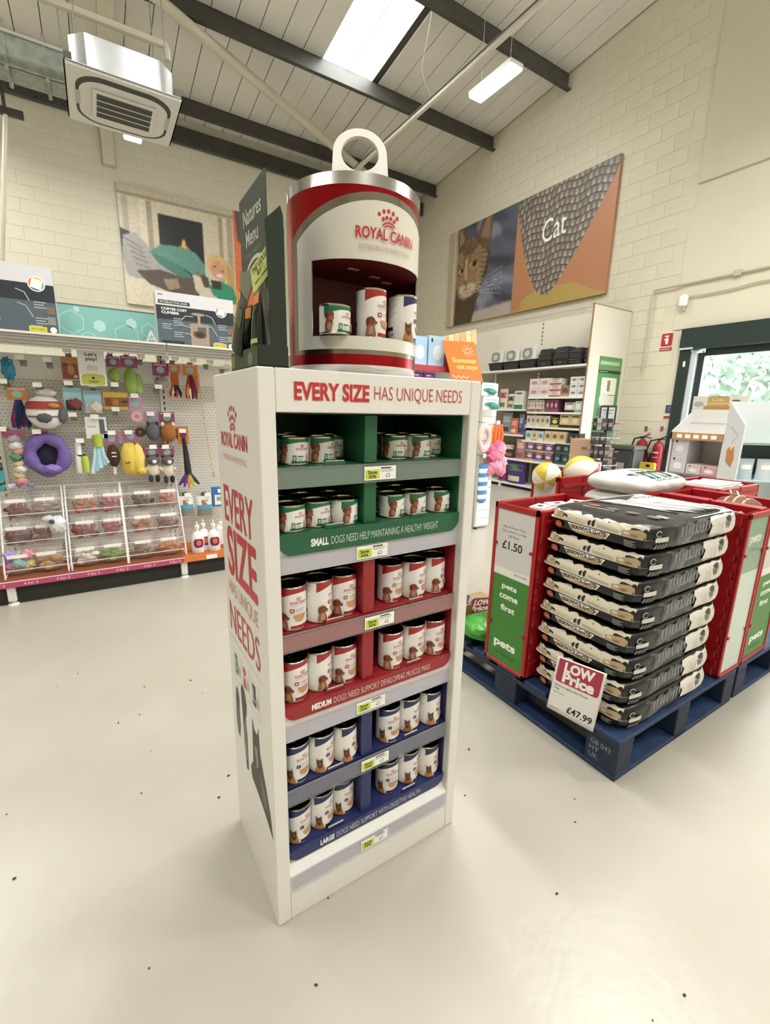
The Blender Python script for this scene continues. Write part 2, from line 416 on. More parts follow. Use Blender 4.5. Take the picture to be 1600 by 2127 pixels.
n1 = nt.nodes.new('ShaderNodeTexNoise'); n1.inputs['Scale'].default_value = 3; tc = nt.nodes.new('ShaderNodeTexCoord'); mp = nt.nodes.new('ShaderNodeMapping')
mp.inputs['Scale'].default_value = (6, .6, 1); nt.links.new(tc.outputs['Object'], mp.inputs[0]); nt.links.new(mp.outputs[0], n1.inputs[0])
cr = nt.nodes.new('ShaderNodeValToRGB'); cr.color_ramp.elements[0].color = (.8, .8, .76, 1); cr.color_ramp.elements[1].color = (.98, .98, .96, 1)
cr.color_ramp.elements[0].position = .35; cr.color_ramp.elements[1].position = .6
nt.links.new(n1.outputs['Fac'], cr.inputs[0]); nt.links.new(cr.outputs[0], tr.inputs[0])
nt.links.new(tr.outputs[0], mx.inputs[1]); nt.links.new(tt.outputs[0], mx.inputs[2]); nt.links.new(mx.outputs[0], nt.nodes['Material Output'].inputs[0])
RL = m
wl = tag(roof_sheet(3.873, 4.35, 6.56, 8.49, RL, 0, .003).build('window_1', smooth=False), kind='structure')
roof_sheet(4.361, 4.85, 6.56, 8.49, RL, 0, .003).build('pane', wl, smooth=False)
G().bar((4.356, 6.56, zr(6.56)), (4.356, 8.49, zr(8.49)), .01, .02, mat('#8b8a86', .5)).build('glazing_bar', wl)

# steelwork
PURL = mat('#56544f', .45, .3, var=.1, scale=3)
def purlin(y, label):
    zt = zr(y)-.021; g = G(); x0, x1 = -5.4, XG-.01; h = .28
    g.box(x0, x1, y-.004, y+.004, zt-h, zt, PURL); g.box(x0, x1, y-.004, y+.075, zt-.008, zt, PURL); g.box(x0, x1, y-.075, y+.004, zt-h, zt-h+.008, PURL)
    g.box(x0, x1, y-.078, y-.072, zt-h, zt-h+.025, PURL)
    return tag(g.build('roof_purlin', smooth=False), label, 'roof beam', 'roof purlins')
purlin(10.445, 'dark steel roof purlin closest to the eaves wall'); purlin(8.448, 'dark steel roof purlin along the lower end of the rooflight'); purlin(6.583, 'dark steel roof purlin above the lamp and the rooflight')
g = G().box(-5.4, XG-.01, YE-.12, YE-.03, 6.51, 6.80, PURL)
eb = tag(g.build('eaves_beam', smooth=False), 'dark steel beam along the top of the back wall', 'roof beam')
bolt = G().cyl((0, 0, 0), (0, -.02, 0), .016, mat('#3b3935', .5), 8).mesh('bolt')
for k in range(26): inst(bolt, 'bolt', eb, (-1.8+.36*k, YE-.12, 6.545))
CREAM = mat('#cfc9b6', .55, var=.04, scale=2)
pr = empty('portal_frame', (.647, YE-.05, 5.795), 0, 'cream steel roof frame running up behind the air conditioner', 'roof beam')
g = G(); g.add([(x, y-YE+.05, zr(y)-.31+t-5.795) for t in (-.14, 0) for y in (1.5, YE-.02) for x in (-.1, .1)], [(0, 2, 3, 1), (4, 5, 7, 6), (0, 1, 5, 4), (2, 6, 7, 3), (0, 4, 6, 2), (1, 3, 7, 5)], CREAM); g.build('rafter', pr, smooth=False)
G().box(-.1, .1, -.09, .045, 0, .86, CREAM).build('column', pr, bevel=.005)
p0, p1 = Vector((1.289, 8.237, 6.922)), Vector((4.802, 9.842, 6.743)); d = p1-p0
tag(G().cyl(p0-d*.5, p0+d*1.38, .077, CREAM, 14).build('roof_brace'), 'cream round steel brace crossing the roof diagonally', 'roof beam')
TR = mat('#d8d4c8', .4)
t = empty('lighting_trunking', (4.96, 0, 6.2), 0, 'long pale lighting trunking slung under the roof beams', 'trunking')
G().box(-.03, .03, 1.5, YE-.02, -.03, .03, TR).build('rail', t, bevel=.004)
G().box(-.045, .045, 1.5, YE-.02, .03, .036, mat('#77736a', .5)).build('lid_strip', t)
tag(G().tube([(4.93, 6.75, 6.24), (4.86, 6.8, 6.4), (4.8, 6.85, 6.6), (4.78, 6.6, zr(6.6)-.3)], .006, TR, 6).build('lamp_cable'), 'thin pale cable looped from the trunking up to the roof', 'cable')
# visible batten lamp
lp = empty('batten_lamp', (5.58, 6.03, 6.28), 0, 'lit white batten lamp under the roof near the cat banner', 'lamp')
G().box(-.135, .135, -.44, .44, 0, .07, mat('#e9e9e6', .4)).build('housing', lp, bevel=.01)
G().box(-.12, .12, -.425, .425, -.022, 0, mat('#ffffff', .5, emit=45.)).build('diffuser', lp, bevel=.008)
for s in (-.3, .3): G().cyl((0, s, .07), (0, s, zr(6.03+s)-6.28-.02), .004, TR, 6).build('hanger', lp)
l2 = copy_tree(lp, None, (.915, 8.93, 5.6), 0, 'lit batten lamp peeping out below the air conditioner')
for o in l2.children:
    if o.name.startswith('hanger'): o.data = G().cyl((0, 0, .07), (0, 0, 1.5), .004, TR, 6).mesh('hanger'); o.location.y = .3 if o.name.endswith('2') else -.3

# ------------------------------------------------------------------ air conditioner cassette and its services
AC = mat('#d9d6cf', .4); ACD = mat('#3b3a35', .6); GALV = mat('#c3c5c6', .32, .55, var=.1, scale=5)
X0, X1, Y0, Y1, ZP = .047, 1.0, 5.4, 6.37, 4.3
a = empty('air_conditioner', ((X0+X1)/2, (Y0+Y1)/2, ZP), 0, 'white ceiling air conditioner cassette hung from the roof', 'air conditioner')
W2, D2 = (X1-X0)/2, (Y1-Y0)/2
G().box(-W2, W2, -D2, D2, 0, .035, AC).build('panel', a, bevel=.02, segs=3)
c = .12; B = .42
octo = [(-B+c, -B), (B-c, -B), (B, -B+c), (B, B-c), (B-c, B), (-B+c, B), (-B, B-c), (-B, -B+c)]
G().prism(octo, lambda u, v, t: (u, v, t), .035, .31, GALV).build('body', a, bevel=.008)
FD = lambda u, v, t: (u, v, -t)
p = Print(); p.rrect(-.40, -.41, .40, .41, .22, ACD, 8); p.rrect(-.375, -.33, .375, .385, .2, AC, 8)
p.build('air_slot', FD, a)
G().box(-.27, .27, -.22, .26, -.02, 0, AC).build('grille_frame', a, bevel=.006)
p = Print(); p.rect(-.235, -.185, .235, .225, ACD); p.build('grille', FD, a, base=.0205)
for k in range(1, 4): G().box(-.235, .235, -.185+.1025*k-.004, -.185+.1025*k+.004, -.026, -.02, AC).build('slat', a)
for s in (-1, 1):
    p = Print(); p.rrect(-.02, -.12, .02, .12, .019, mat('#b9b5ab', .5), 6); p.build('side_louvre', lambda u, v, t, s=s: (s*.385+u, v, -t), a, base=.003)
for s in (-1, 1):
    for q in (-1, 1): G().cyl((s*.36, q*.36, .31), (s*.36, q*.36, zr(5.88+q*.36)-ZP-.02), .006, mat('#8c897f', .5, .6), 6).build('hanger_rod', a)
for s in (-1, 1): G().box(s*.44-.03, s*.44+.03, -.43, -.36, .06, .11, mat('#55534e', .5, .5)).build('bracket', a)
A1, A2 = ony(100, 0, 5.9), ony(345, 95, 5.9)
PIPE = mat('#cdc7b6', .5)
tag(G().tube([tuple(A1-(A2-A1)*.9), tuple(A2), tuple(A2+np.array([0, 0, -.03])), (A2[0], A2[1], A2[2]-.13)], .035, PIPE, 10).build('lagged_pipe'), 'cream lagged pipe running above the air conditioner', 'pipe')
T0, T1 = ony(0, 64, 6.6), ony(150, 118, 6.6)
ct = empty('cable_tray', (T0[0]-2, 6.6, T0[2]), 0, 'galvanised cable tray on the left of the air conditioner', 'cable tray')
Lx = T1[0]-T0[0]+2.3; TG = mat('#9aa096', .5, .4, var=.2, scale=14)
G().box(0, Lx, -.012, .012, -.28, 0, TG).build('tray_side', ct); G().box(0, Lx, -.03, .03, -.008, .02, mat('#c5c6bd', .5, .3)).build('tray_lip', ct); G().box(0, Lx, 0, .3, -.28, -.27, TG).build('tray_base', ct)
for k in range(3): G().box(2+k*.33, 2.03+k*.33, -.02, .32, -.32, .1, TG).build('tray_bracket', ct)
for k in (.3, 2.5): G().cyl((k, .15, -.28), (k, .15, zr(6.75)-T0[2]-.02), .006, TG, 6).build('hanger_rod', ct)
D0, D1 = ony(11, 238, 9.6), ony(5, 540, 9.6)
t = empty('hanging_rod', tuple(D0), 0, 'pale rod hanging at the far left picture edge', 'rod')
G().cyl((0, 0, 0), tuple(D1-D0), .03, PIPE, 10).build('rod', t); G().cyl((0, 0, .08), (0, 0, zr(9.6)-D0[2]-.02), .006, TG, 6).build('hanger', t)
G().box(-.12, .22, -.04, .04, 0, .09, mat('#33322e', .6)).build('bracket', t); G().box(-.02, .02, -.03, .03, .09, .45, mat('#33322e', .6)).build('bracket_stem', t)

# ------------------------------------------------------------------ glazed door with dark green frame
DG = mat('#22322e', .4); ALU = mat('#cfdadf', .35, .2)
g = G().box(XG-.1, XG+.2, .85, 3.89, 2.45, 2.761, DG)
d1 = tag(g.build('door_1', bevel=.006), kind='structure')
G().box(XG-.06, XG+.2, 3.73, 3.89, 0, 2.45, DG).build('jamb', d1, bevel=.004)
G().box(XG-.04, XG+.12, 3.65, 3.73, 0, 2.42, ALU).build('track', d1, bevel=.004)
G().box(XG+.02, XG+.1, 3.56, 3.65, 0, 2.40, DG).build('stile', d1, bevel=.004)
G().box(XG+.02, XG+.1, .85, 3.56, 2.35, 2.45, DG).build('top_rail', d1, bevel=.004)
G().box(XG+.02, XG+.1, .85, 3.56, 0, .12, DG).build('bottom_rail', d1, bevel=.004)
G().box(XG+.055, XG+.061, .85, 3.56, .12, 2.35, clear_mat('#e8f4f0', .93, .02)).build('pane', d1)
G().box(XG-.07, XG-.06, 3.78, 3.81, 2.2, 2.28, PAPER).build('hinge', d1); G().box(XG-.11, XG-.1, 3.69, 3.88, 2.45, 2.478, ALU).build('hinge', d1)
# outside: forecourt and trees
tag(G().box(XG+.25, 45, -30, 30, -.12, -.02, mat('#c9c8c2', .8, var=.05)).build('forecourt_ground', smooth=False), kind='structure')
LEAF = [mat('#5c7260', .7), mat('#6c8470', .7), mat('#4d6352', .7)]
def tree(px, py, X, rx, rz, label):
    c = onx(px, py, X); t = empty('tree', (c[0], c[1], 0), 0, label, 'tree', 'trees outside the door'); g = G(); R = random.Random(px)
    for k in range(2600):
        a, z = R.random()*2*PI, R.uniform(-1, 1); s = math.sqrt(1-z*z); q = R.uniform(.8, 1.04)*(1+.12*math.sin(5*a)*math.cos(4*z))
        P = Vector((math.cos(a)*s*rx*q, math.sin(a)*s*rx*q, c[2]+z*rz*q)); u = Vector((R.gauss(0, 1), R.gauss(0, 1), R.gauss(0, 1))).normalized(); v = u.orthogonal()
        L = R.uniform(.12, .26); g.add([P-u*L, P+v*L*.6, P+u*L, P-v*L*.6], [(0, 1, 2, 3)], R.choice(LEAF))
    f = g.build('foliage', t, smooth=False)
    G().cyl((0, 0, -.05), (0, 0, c[2]), .12, mat('#2b241d', .8), 10, .07).build('trunk', t)
tree(1612, 802, 19, 3.4, 2.9, 'pale leafy tree filling the right of the door glass'); tree(1462, 858, 29, 2.4, 1.3, 'lower pale tree at the left edge of the door glass')
# ================================================================== cans of dog food
CANR = .0386
def can_label(kind, h):
    cc = {'S': '#1f6e46', 'M': '#a3262b', 'L': '#262d5c'}[kind]; C1 = mat(cc, .3); RD = mat('#b3283a', .35); WL = mat('#e9e7e3', .32)
    W = 2*PI*CANR; p = Print(); t = h-.005
    p.rect(-W/2, .005, W/2, t, WL)
    q = .3 if kind == 'S' else .22; a = [(-.034, t), (.072, t), (.072, t-h*.17)]
    a += [(.072-.106*i/8, t-h*(.17-.09*math.sin(PI*i/8)+(q-.17)*(i/8)**2)) for i in range(1, 9)]; p.poly(a, C1)
    p.rect(.0, .005, .062, .005+h*.075, C1)
    for i in range(9 if kind != 'S' else 5):                     # small print on the back of the sleeve
        v = t-.006-i*h*.045; p.rect(-.098, v-.0012, -.052-.006*(i % 3), v, GREYINK)
    p.rect(-.092, h*.25, -.062, h*.33, INK); p.rect(-.088, h*.14, -.06, h*.2, GREYINK)
    if kind == 'S':
        brand(p, .028, h*.52, .032, RD); k = h*.55
        p.rrect(.004, h*.14, .0125, h*.36, .001, C1, 3); p.text('S', .0083, h*.18, h*.13, WL, align='c', bold=.03); p.rect(.015, h*.30, .030, h*.34, C1); p.rect(.015, h*.2, .028, h*.225, GREYINK)
        p.rrect(.040, h*.12, .053, h*.40, .003, mat('#c99a97', .5))
        d = [(-.030, .004), (-.030, .018), (-.026, .03), (-.030, .034), (-.030, .040), (-.024, .045), (-.014, .047), (-.008, .043), (-.008, .036), (-.012, .033), (-.010, .022), (-.014, .006)]
        p.poly([(u, v*h/.062) for u, v in d], mat('#7c4630', .6)); p.ell(-.014, h*.52, .007, h*.07, mat('#9c6142', .6), 10); p.ell(-.025, h*.6, .006, h*.09, mat('#5d3022', .6), 10)
        p.ell(-.018, h*.25, .006, h*.13, mat('#a87c60', .6), 10)
    else:
        brand(p, .022, h*.60, .044, RD, GREYINK)
        p.rrect(-.001, h*.43, .010, h*.515, .0015, C1, 3); p.text(kind, .0045, h*.45, h*.045, WL, align='c', bold=.03)
        p.text('medium' if kind == 'M' else 'large', .013, h*.475, h*.042, C1, w=.026); p.rect(.013, h*.435, .036, h*.445, GREYINK)
        p.ell(.024, h*.37, .017, h*.155, mat('#c58e63', .5), 12, PI, 2*PI)
        if kind == 'M':
            p.poly([(-.031, .006), (-.029, .022), (-.024, .034), (-.014, .035), (-.009, .026), (-.006, .014), (-.005, .006)], mat('#94624a', .6)); p.poly([(-.024, .008), (-.021, .026), (-.014, .028), (-.011, .010)], mat('#b98d70', .6))
            p.poly([(-.027, .034), (-.028, .042), (-.024, .049), (-.016, .051), (-.010, .047), (-.007, .041), (-.003, .038), (-.003, .034), (-.008, .031), (-.015, .031)], mat('#7c4029', .6)); p.poly([(-.027, .048), (-.030, .040), (-.029, .030), (-.025, .028), (-.022, .034), (-.021, .046)], mat('#5c2c1b', .6)); p.ell(-.012, .042, .0015, .0016, INK, 8); p.ell(-.0035, .037, .0016, .0016, INK, 8); p.ell(-.009, .034, .005, .003, mat('#96583c', .6), 8)
        else:
            p.poly([(-.034, .006), (-.030, .02), (-.025, .03), (-.010, .03), (-.006, .018), (-.004, .006)], mat('#b87a3f', .6))
            p.poly([(-.028, .03), (-.029, .052), (-.024, .045), (-.017, .045), (-.012, .052), (-.011, .03), (-.015, .018), (-.022, .018)], mat('#5f3826', .6)); p.ell(-.0185, h*.27, .0045, h*.045, mat('#8a5230', .6), 10); p.ell(-.0185, h*.24, .002, h*.014, INK, 8)
    return p
def can_proto(kind):
    h = .068 if kind == 'S' else .118
    r = CANR; e = empty('food_can'); M_ = mat('#b9b3a2', .25, 1.)
    G().lathe([(0, .001), (r-.003, .001), (r-.001, 0), (r+.0006, .0015), (r+.0006, .003), (r-.0004, .0045), (r-.0004, h-.0045), (r+.0006, h-.003), (r+.0006, h-.001), (r-.0004, h), (r-.002, h-.0006), (r-.0026, h-.004)], M_, 36).build('body', e)
    LD = mat('#2b2a28', .3, .9)  # dark reflection put into the lid colour
    G().lathe([(r-.0026, h-.004), (r-.006, h-.0042), (r-.007, h-.0034), (r-.010, h-.0034), (r-.011, h-.0042), (0, h-.0042)], LD, 28).build('lid', e)
    g = G(); g.tube([(.010*math.cos(a)-.006, .008*math.sin(a)-.004, h-.0025) for a in np.linspace(0, 2*PI, 17)[:-1]], .0014, mat('#55534e', .25, 1.), 6, close=True)
    g.ell((.004, .003, h-.003), (.005, .004, .0012), mat('#55534e', .25, 1.), 8, 4); g.build('ring_pull', e)
    can_label(kind, h).build('label', lambda u, v, t: ((r+t)*math.sin(u/r), -(r+t)*math.cos(u/r), v), e, eps=.00008, base=-.0002, du=.006)
    return e
CANP = {k: can_proto(k) for k in 'SML'}; CANUSED = set()
def place_can(kind, loc, rz, label, group):
    o = CANP[kind] if kind not in CANUSED else copy_tree(CANP[kind]); CANUSED.add(kind)
    o.location = loc; o.rotation_euler = (0, 0, rz); tag(o, label, 'can', group); return o

# ================================================================== display stand
SW, SD, SH = .65, .408, 1.534; SX, SY = .293, .988; SROT = .0083
SWHITE = mat('#e5e3df', .38, var=.015, scale=3); GRN = mat('#1d5c3c', .45); REDC = mat('#96232a', .45); BLU = mat('#2a3163', .45); RINK = mat('#c22a30', .45)
st = empty('display_stand', (SX, SY, 0), SROT, 'tall white shelf stand printed every size, filled with cans', 'display stand')
sp = G().box(0, .04, 0, SD, 0, SH, SWHITE).build('side_panel', st, bevel=.003)
G().box(.612, SW, 0, SD, 0, SH, SWHITE).build('side_panel', st, bevel=.003)
G().box(.04, .612, SD-.012, SD, 0, SH, SWHITE).build('back_panel', st)
G().box(.04, .612, .02, SD-.012, SH-.014, SH, SWHITE).build('top_board', st)
hd = G().box(.0405, .6115, .001, .02, 1.439, SH, SWHITE).build('header', st, bevel=.002)
pl = G().box(.0405, .6115, .001, .03, 0, .152, SWHITE).build('plinth', st, bevel=.002)
G().add([(.04, .002, .152), (.612, .002, .152), (.04, .03, .174), (.612, .03, .174), (.04, .06, .174), (.612, .06, .174), (.04, .06, .15), (.612, .06, .15)], [(0, 1, 3, 2), (2, 3, 5, 4), (0, 6, 7, 1), (4, 5, 7, 6)], SWHITE).build('ledge', st)
def L_(x, y, Y=.99): q = ony(x, y, Y); return q[0]-SX, q[2]
# header and side lettering
p = Print(); a, b = L_(611, 829), L_(768, 795); p.text('EVERY SIZE', a[0], 1.466, .041, RINK, w=b[0]-a[0], bold=.035)
a, b = L_(778, 829), L_(963, 795); p.text('HAS UNIQUE NEEDS', a[0], 1.466, .039, RINK, w=b[0]-a[0], bold=-.012)
p.build('lettering', fxz(0, 0, 0), hd)
p = Print(); F = lambda y: 1.396-y
brand(p, F(1.209), 1.33, .255, RINK, mat('#c9a79b', .5))
LR = mat('#cf8f80', .5)
p.text('EVERY', F(1.345), 1.125, .106, RINK, w=.285, bold=.012); p.text('SIZE', F(1.335), .962, .152, RINK, w=.285, bold=.022)
p.text('HAS UNIQUE', F(1.345), .893, .05, LR, w=.29, bold=-.01); p.text('NEEDS', F(1.352), .772, .098, RINK, w=.30, bold=-.005)
LN = mat('#9a968d', .5)
for k, (y, c) in enumerate(((1.30, '#4f7a5c'), (1.21, '#b9474a'), (1.115, '#2c3560'))):
    u = F(y); pb_ = p; p = Print(); p.line([(u-.035, .72), (u-.035, .61), (u+.035, .61), (u+.035, .72)], .0015, LN); p.rrect(u-.026, .632, u+.004, .70, .004, mat(c, .5)); p.rect(u+.008, .64, u+.028, .67, mat('#b8b3a8', .5))
    p.text('SML'[k], u-.011, .648, .036, SWHITE, align='c'); p.build('badge_print', fyz(0, SD, 0), sp); p = pb_
p.line([(.03, .748), (.36, .748)], .0015, LN)
D1, D2, D3 = mat('#4b4740', .6), mat('#6d675e', .6), mat('#938c80', .6)
def dog(pts, m): p.poly([(F(y), z) for y, z in pts], m)
p.build('side_print', fyz(0, SD, 0), sp)
p = Print(); dog([(1.345, .54), (1.335, .575), (1.31, .58), (1.298, .55), (1.305, .50), (1.30, .45), (1.315, .40), (1.34, .40), (1.35, .46)], D2); dog([(1.335, .55), (1.318, .556), (1.31, .52), (1.325, .50)], D1)
p.build('dog_print', fyz(0, SD, 0), sp)
p = Print(); dog([(1.275, .60), (1.262, .625), (1.235, .62), (1.215, .58), (1.222, .54), (1.235, .52), (1.225, .46), (1.228, .34), (1.25, .33), (1.262, .42), (1.268, .52)], D1); dog([(1.255, .5), (1.238, .5), (1.235, .37), (1.25, .37)], D3)
p.build('dog_print', fyz(0, SD, 0), sp)
p = Print(); dog([(1.165, .50), (1.16, .575), (1.143, .545), (1.115, .545), (1.10, .58), (1.095, .50), (1.075, .46), (1.05, .42), (1.02, .36), (1.003, .29), (1.06, .315), (1.13, .335), (1.19, .345), (1.2, .38), (1.17, .42)], D1)
dog([(1.15, .49), (1.12, .5), (1.115, .44), (1.135, .42)], D3); dog([(1.11, .43), (1.06, .40), (1.03, .34), (1.09, .35)], D2)
p.build('dog_print', fyz(0, SD, 0), sp)
CLEAR = clear_mat('#d8d8d8', .86, .25); CLEARW = clear_mat('#d5d2dc', .45, .18)
SECT = [('green', GRN, 1.085, 1.439, 1.312, 1.150, 1.096, 1.052), ('red', REDC, .576, 1.05, .888, .679, .637, .577), ('blue', BLU, .174, .575, .42, .213, .176, None)]
LIPTXT = [('SMALL', 'DOGS NEED HELP MAINTAINING A HEALTHY WEIGHT', (646, 1130), (689, 1125), (911, 1092)), ('MEDIUM', 'DOGS NEED SUPPORT DEVELOPING MUSCLE MASS', (648, 1472), (694, 1455), (895, 1385)), ('LARGE', 'DOGS NEED SUPPORT WITH DIGESTIVE HEALTH', (666, 1750), (700, 1735), (874, 1640))]
TICK = [(758, 831, 985), (742, 815, 1145), (759, 828, 1290), (742, 812, 1460), (752, 817, 1580), (751, 815, 1745)]
YEL = mat('#c6d43a', .5); FLOORS = []
TP = Print(); TP.rect(0, 0, .098, .036, PAPER); TP.rect(.003, .003, .046, .027, YEL); TP.text('Save', .0245, .0155, .010, INK, w=.027, bold=.03, align='c'); TP.text('30%', .0245, .0045, .009, INK, w=.024, bold=.03, align='c')
TP.rect(.050, .029, .082, .0325, INK); TP.rect(.05, .0245, .09, .0262, GREYINK); TP.rect(.05, .021, .085, .0224, GREYINK); TP.text('£2', .066, .006, .010, INK)
TKM = TP.build('price_ticket', fxz(0, 0, 0), st); tkused = False
def ticket(par, row, z, y):
    global tkused
    a = L_(TICK[row][0], TICK[row][2], SY+y)[0]
    if not tkused: TKM.parent = par; TKM.location = (a, y, z); tkused = True
    else: inst(TKM, 'price_ticket', par, (a, y, z))
def rail(name, z0, z1, y, m, row, zt):
    g = G().box(.045, .607, y, y+.0015, z0, z1, m); g.box(.045, .607, y-.004, y+.0015, z0-.002, z0, m); g.box(.045, .607, y-.002, y+.003, z1, z1+.0015, m)
    o = g.build('price_rail', st, smooth=False); ticket(o, row, zt, y-.001); return o
for k, (nm, c, zb, zt, fa, fb, lb, rb) in enumerate(SECT):
    g = G().box(.04, .0435, .028, SD-.012, zb, zt, c); g.box(.6085, .612, .028, SD-.012, zb, zt, c); g.box(.0435, .6085, SD-.016, SD-.012, zb, zt, c); g.box(.0435, .6085, .03, SD-.012, zt-.004, zt, mat('#1c1c1c', .6)); g.build('liner', st)
    G().box(.283, .321, .03, SD-.016, fb, fa-.012, c).build('divider', st, bevel=.002); G().box(.283, .321, .03, SD-.016, fa, zt-.004, c).build('divider', st, bevel=.002)
    t1 = G().box(.0435, .6085, .022, SD-.016, fa-.01, fa, c); t1.box(.0435, .6085, .022, .028, fa-.05, fa, c); o1 = t1.build('shelf', st, bevel=.0015)
    t2 = G().box(.0435, .6085, .026, SD-.016, fb-.01, fb, c); o2 = t2.build('shelf', st)
    for o, f in ((o1, fa), (o2, fb)):
        for x in (.165, .435): G().prism([(x, 0), (x+.062, 0), (x+.057, .011), (x+.005, .011)], lambda u, v, t, f=f: (u, t, f+v), .026, .029, c).build('tab', o); G().box(x+.006, x+.056, .0255, .0295, f+.0105, f+.0122, mat('#c9c2b6', .4)).build('tab_edge', o)
    rail('price_rail', fa-.047, fa-.001, .0185, CLEAR, 2*k, fa-.043)
    lp_ = Print(); lp_.rrect(.0435, lb, .6085, fb+.001, .034, c, 7, (1, 1, 0, 0))
    G().prism(lp_.items[0][0], lambda u, v, t: (u, t, v), .0185, .0245, c).build('lip', st)
    bw, tx, A, B, E = LIPTXT[k]; a, b, e = L_(*A, SY+.02)[0], L_(*B, SY+.02)[0], L_(*E, SY+.02)[0]; h = .0205 if k == 0 else .0185
    zm = (lb+fb)/2-h/2-.001; q = Print(); q.text(bw, a, zm, h, PAPER, w=b-a-.008, bold=.04); q.text(tx, b, zm, h, mat('#dfe5e0', .5), w=e-b, bold=-.012); q.build('lettering', fxz(0, .0185, 0), st)
    if rb is not None:
        G().box(.0405, .6115, .0255, .045, rb-.004, fb-.012, SWHITE).build('shelf_front', st)
        rail('price_rail', rb, rb+.042, .0225 if rb+.042 < lb else .0165, CLEARW, 2*k+1, rb+.003)
    else: rail('price_rail', .104, .146, -.0015, CLEARW, 5, .106)
    FLOORS += [fa, fb]
# the cans
CANS = [[(583, 637, 967), (638, 697, 962), (697, 730, 953), (797, 843, 955), (844, 890, 953), (891, 939, 948)], [(587, 642, 1107), (641, 698, 1096), (698, 755, 1089), (794, 832, 1077), (833, 880, 1071), (885, 939, 1064)],
[(592, 636, 1309), (636, 693, 1294), (695, 748, 1278), (791, 828, 1252), (829, 881, 1245), (880, 924, 1231)], [(597, 644, 1464), (645, 692, 1436), (698, 753, 1417), (788, 836, 1394), (837, 874, 1373), (876, 923, 1360)],
[(601, 648, 1637), (648, 699, 1604), (700, 753, 1582), (783, 825, 1544), (825, 866, 1522), (866, 913, 1506)], [(606, 653, 1750), (656, 701, 1716), (702, 747, 1689), (782, 822, 1650), (822, 867, 1629), (868, 908, 1615)]]
DELTA = [[-8, 12, -12, -8, 25, 12], [0, 2, 42, 36, 34, 36], [-4, 45, 6, 16, 32, 45], [5, 45, 10, 16, 32, 18], [6, 26, 40, 6, 30, 42], [12, 22, 16, 0, 36, 42]]
KN = {'S': 'squat green-topped can', 'M': 'tall red-topped can', 'L': 'tall navy-topped can'}
SHN = ['upper green shelf', 'lower green shelf', 'upper red shelf', 'lower red shelf', 'upper navy shelf', 'lower navy shelf']
PN = ['leftmost', 'middle', 'rightmost']
for r_, row in enumerate(CANS):
    kd = 'SSMMLL'[r_]; z = FLOORS[r_]+.0005; prev = None; spots = []
    for i, (a, b, y) in enumerate(row):
        P = onz((a+b)/2, y, z); d = np.array([P[0], P[1]]); d /= np.linalg.norm(d); c = P[:2]+d*CANR
        lo, hi = (.3365+CANR, .576-CANR) if i < 3 else (.614+CANR, .901-CANR)
        c[0] = min(max(c[0], lo+.002), hi-.002); c[1] = max(c[1], SY+.032+CANR)
        if r_ == 0 and i == 2: c = np.array([.5365, 1.145])
        spots.append(c)
    for s0, s1 in ((0, 3), (3, 6)):
        for it in range(12):
            for i in range(s0, s1-1):
                d = spots[i+1]-spots[i]; L = np.hypot(*d)
                if L < .0779: sh = (.0782-L)/2*d/L; spots[i] = spots[i]-sh; spots[i+1] = spots[i+1]+sh
            for i in range(s0, s1):
                lo, hi = (.3365+CANR, .576-CANR) if i < 3 else (.614+CANR, .901-CANR)
                spots[i][0] = min(max(spots[i][0], lo), hi); spots[i][1] = max(spots[i][1], SY+.031+CANR)
    for i, c in enumerate(spots):
        th = math.atan2(-c[0], c[1])
        place_can(kd, (c[0], c[1], z), th+math.radians(DELTA[r_][i]), f'{KN[kd]}, {PN[i % 3]} in the {"left" if i < 3 else "right"} half of the {SHN[r_]}', 'dog food cans on the stand')
    if r_ < 2:
        for i in ((0, 1, 3, 4) if r_ == 0 else (0, 1, 2, 3, 4)):
            c = spots[i]; q = np.array([c[0]+(.01 if r_ == 0 else 0), c[1]+.08])
            if r_ == 0 and i == 1: q = np.array([.452, 1.225])
            place_can(kd, (q[0], q[1], z), random.uniform(-1, .4), f'{KN[kd]} half hidden behind the {PN[i % 3]} can, {"left" if i < 3 else "right"} half of the {SHN[r_]}', 'dog food cans on the stand')

# ================================================================== giant can on top of the stand
GX, GY, GR, Z0, Z1 = .63, 1.19, .175, SH, 1.977
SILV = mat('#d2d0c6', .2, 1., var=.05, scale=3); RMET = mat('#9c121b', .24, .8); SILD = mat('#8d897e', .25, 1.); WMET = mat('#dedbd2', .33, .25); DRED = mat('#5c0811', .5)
gc = empty('giant_can', (GX, GY, Z0), 0, 'giant red and silver advertising can with an open window', 'advertising display')
OZ0, OZ1, OA = 1.624-Z0, 1.795-Z0, math.radians(63)
g = G(); N = 120; zs = [0, OZ0, OZ1, Z1-Z0]
vs = [(GR*math.sin(2*PI*i/N), -GR*math.cos(2*PI*i/N), z) for z in zs for i in range(N)]; fs = []
for j in range(3):
    for i in range(N):
        am = (i+.5)*360/N; am = am-360 if am > 180 else am
        if j == 1 and abs(am) < 63: continue
        fs.append((j*N+i, j*N+(i+1) % N, (j+1)*N+(i+1) % N, (j+1)*N+i))
g.add(vs, fs, SILV); o = g.build('shell', gc)
so = o.modifiers.new('thickness', 'SOLIDIFY'); so.thickness = .003; so.offset = -1
G().lathe([(GR-.003, Z1-Z0-.012), (0, Z1-Z0-.012)], SILV, 60).build('lid', gc)
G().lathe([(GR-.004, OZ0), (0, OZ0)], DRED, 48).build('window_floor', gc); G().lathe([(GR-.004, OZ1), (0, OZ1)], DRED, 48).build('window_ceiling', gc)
G().box(-.157, .157, .045, .05, OZ0, OZ1, DRED).build('window_back', gc)
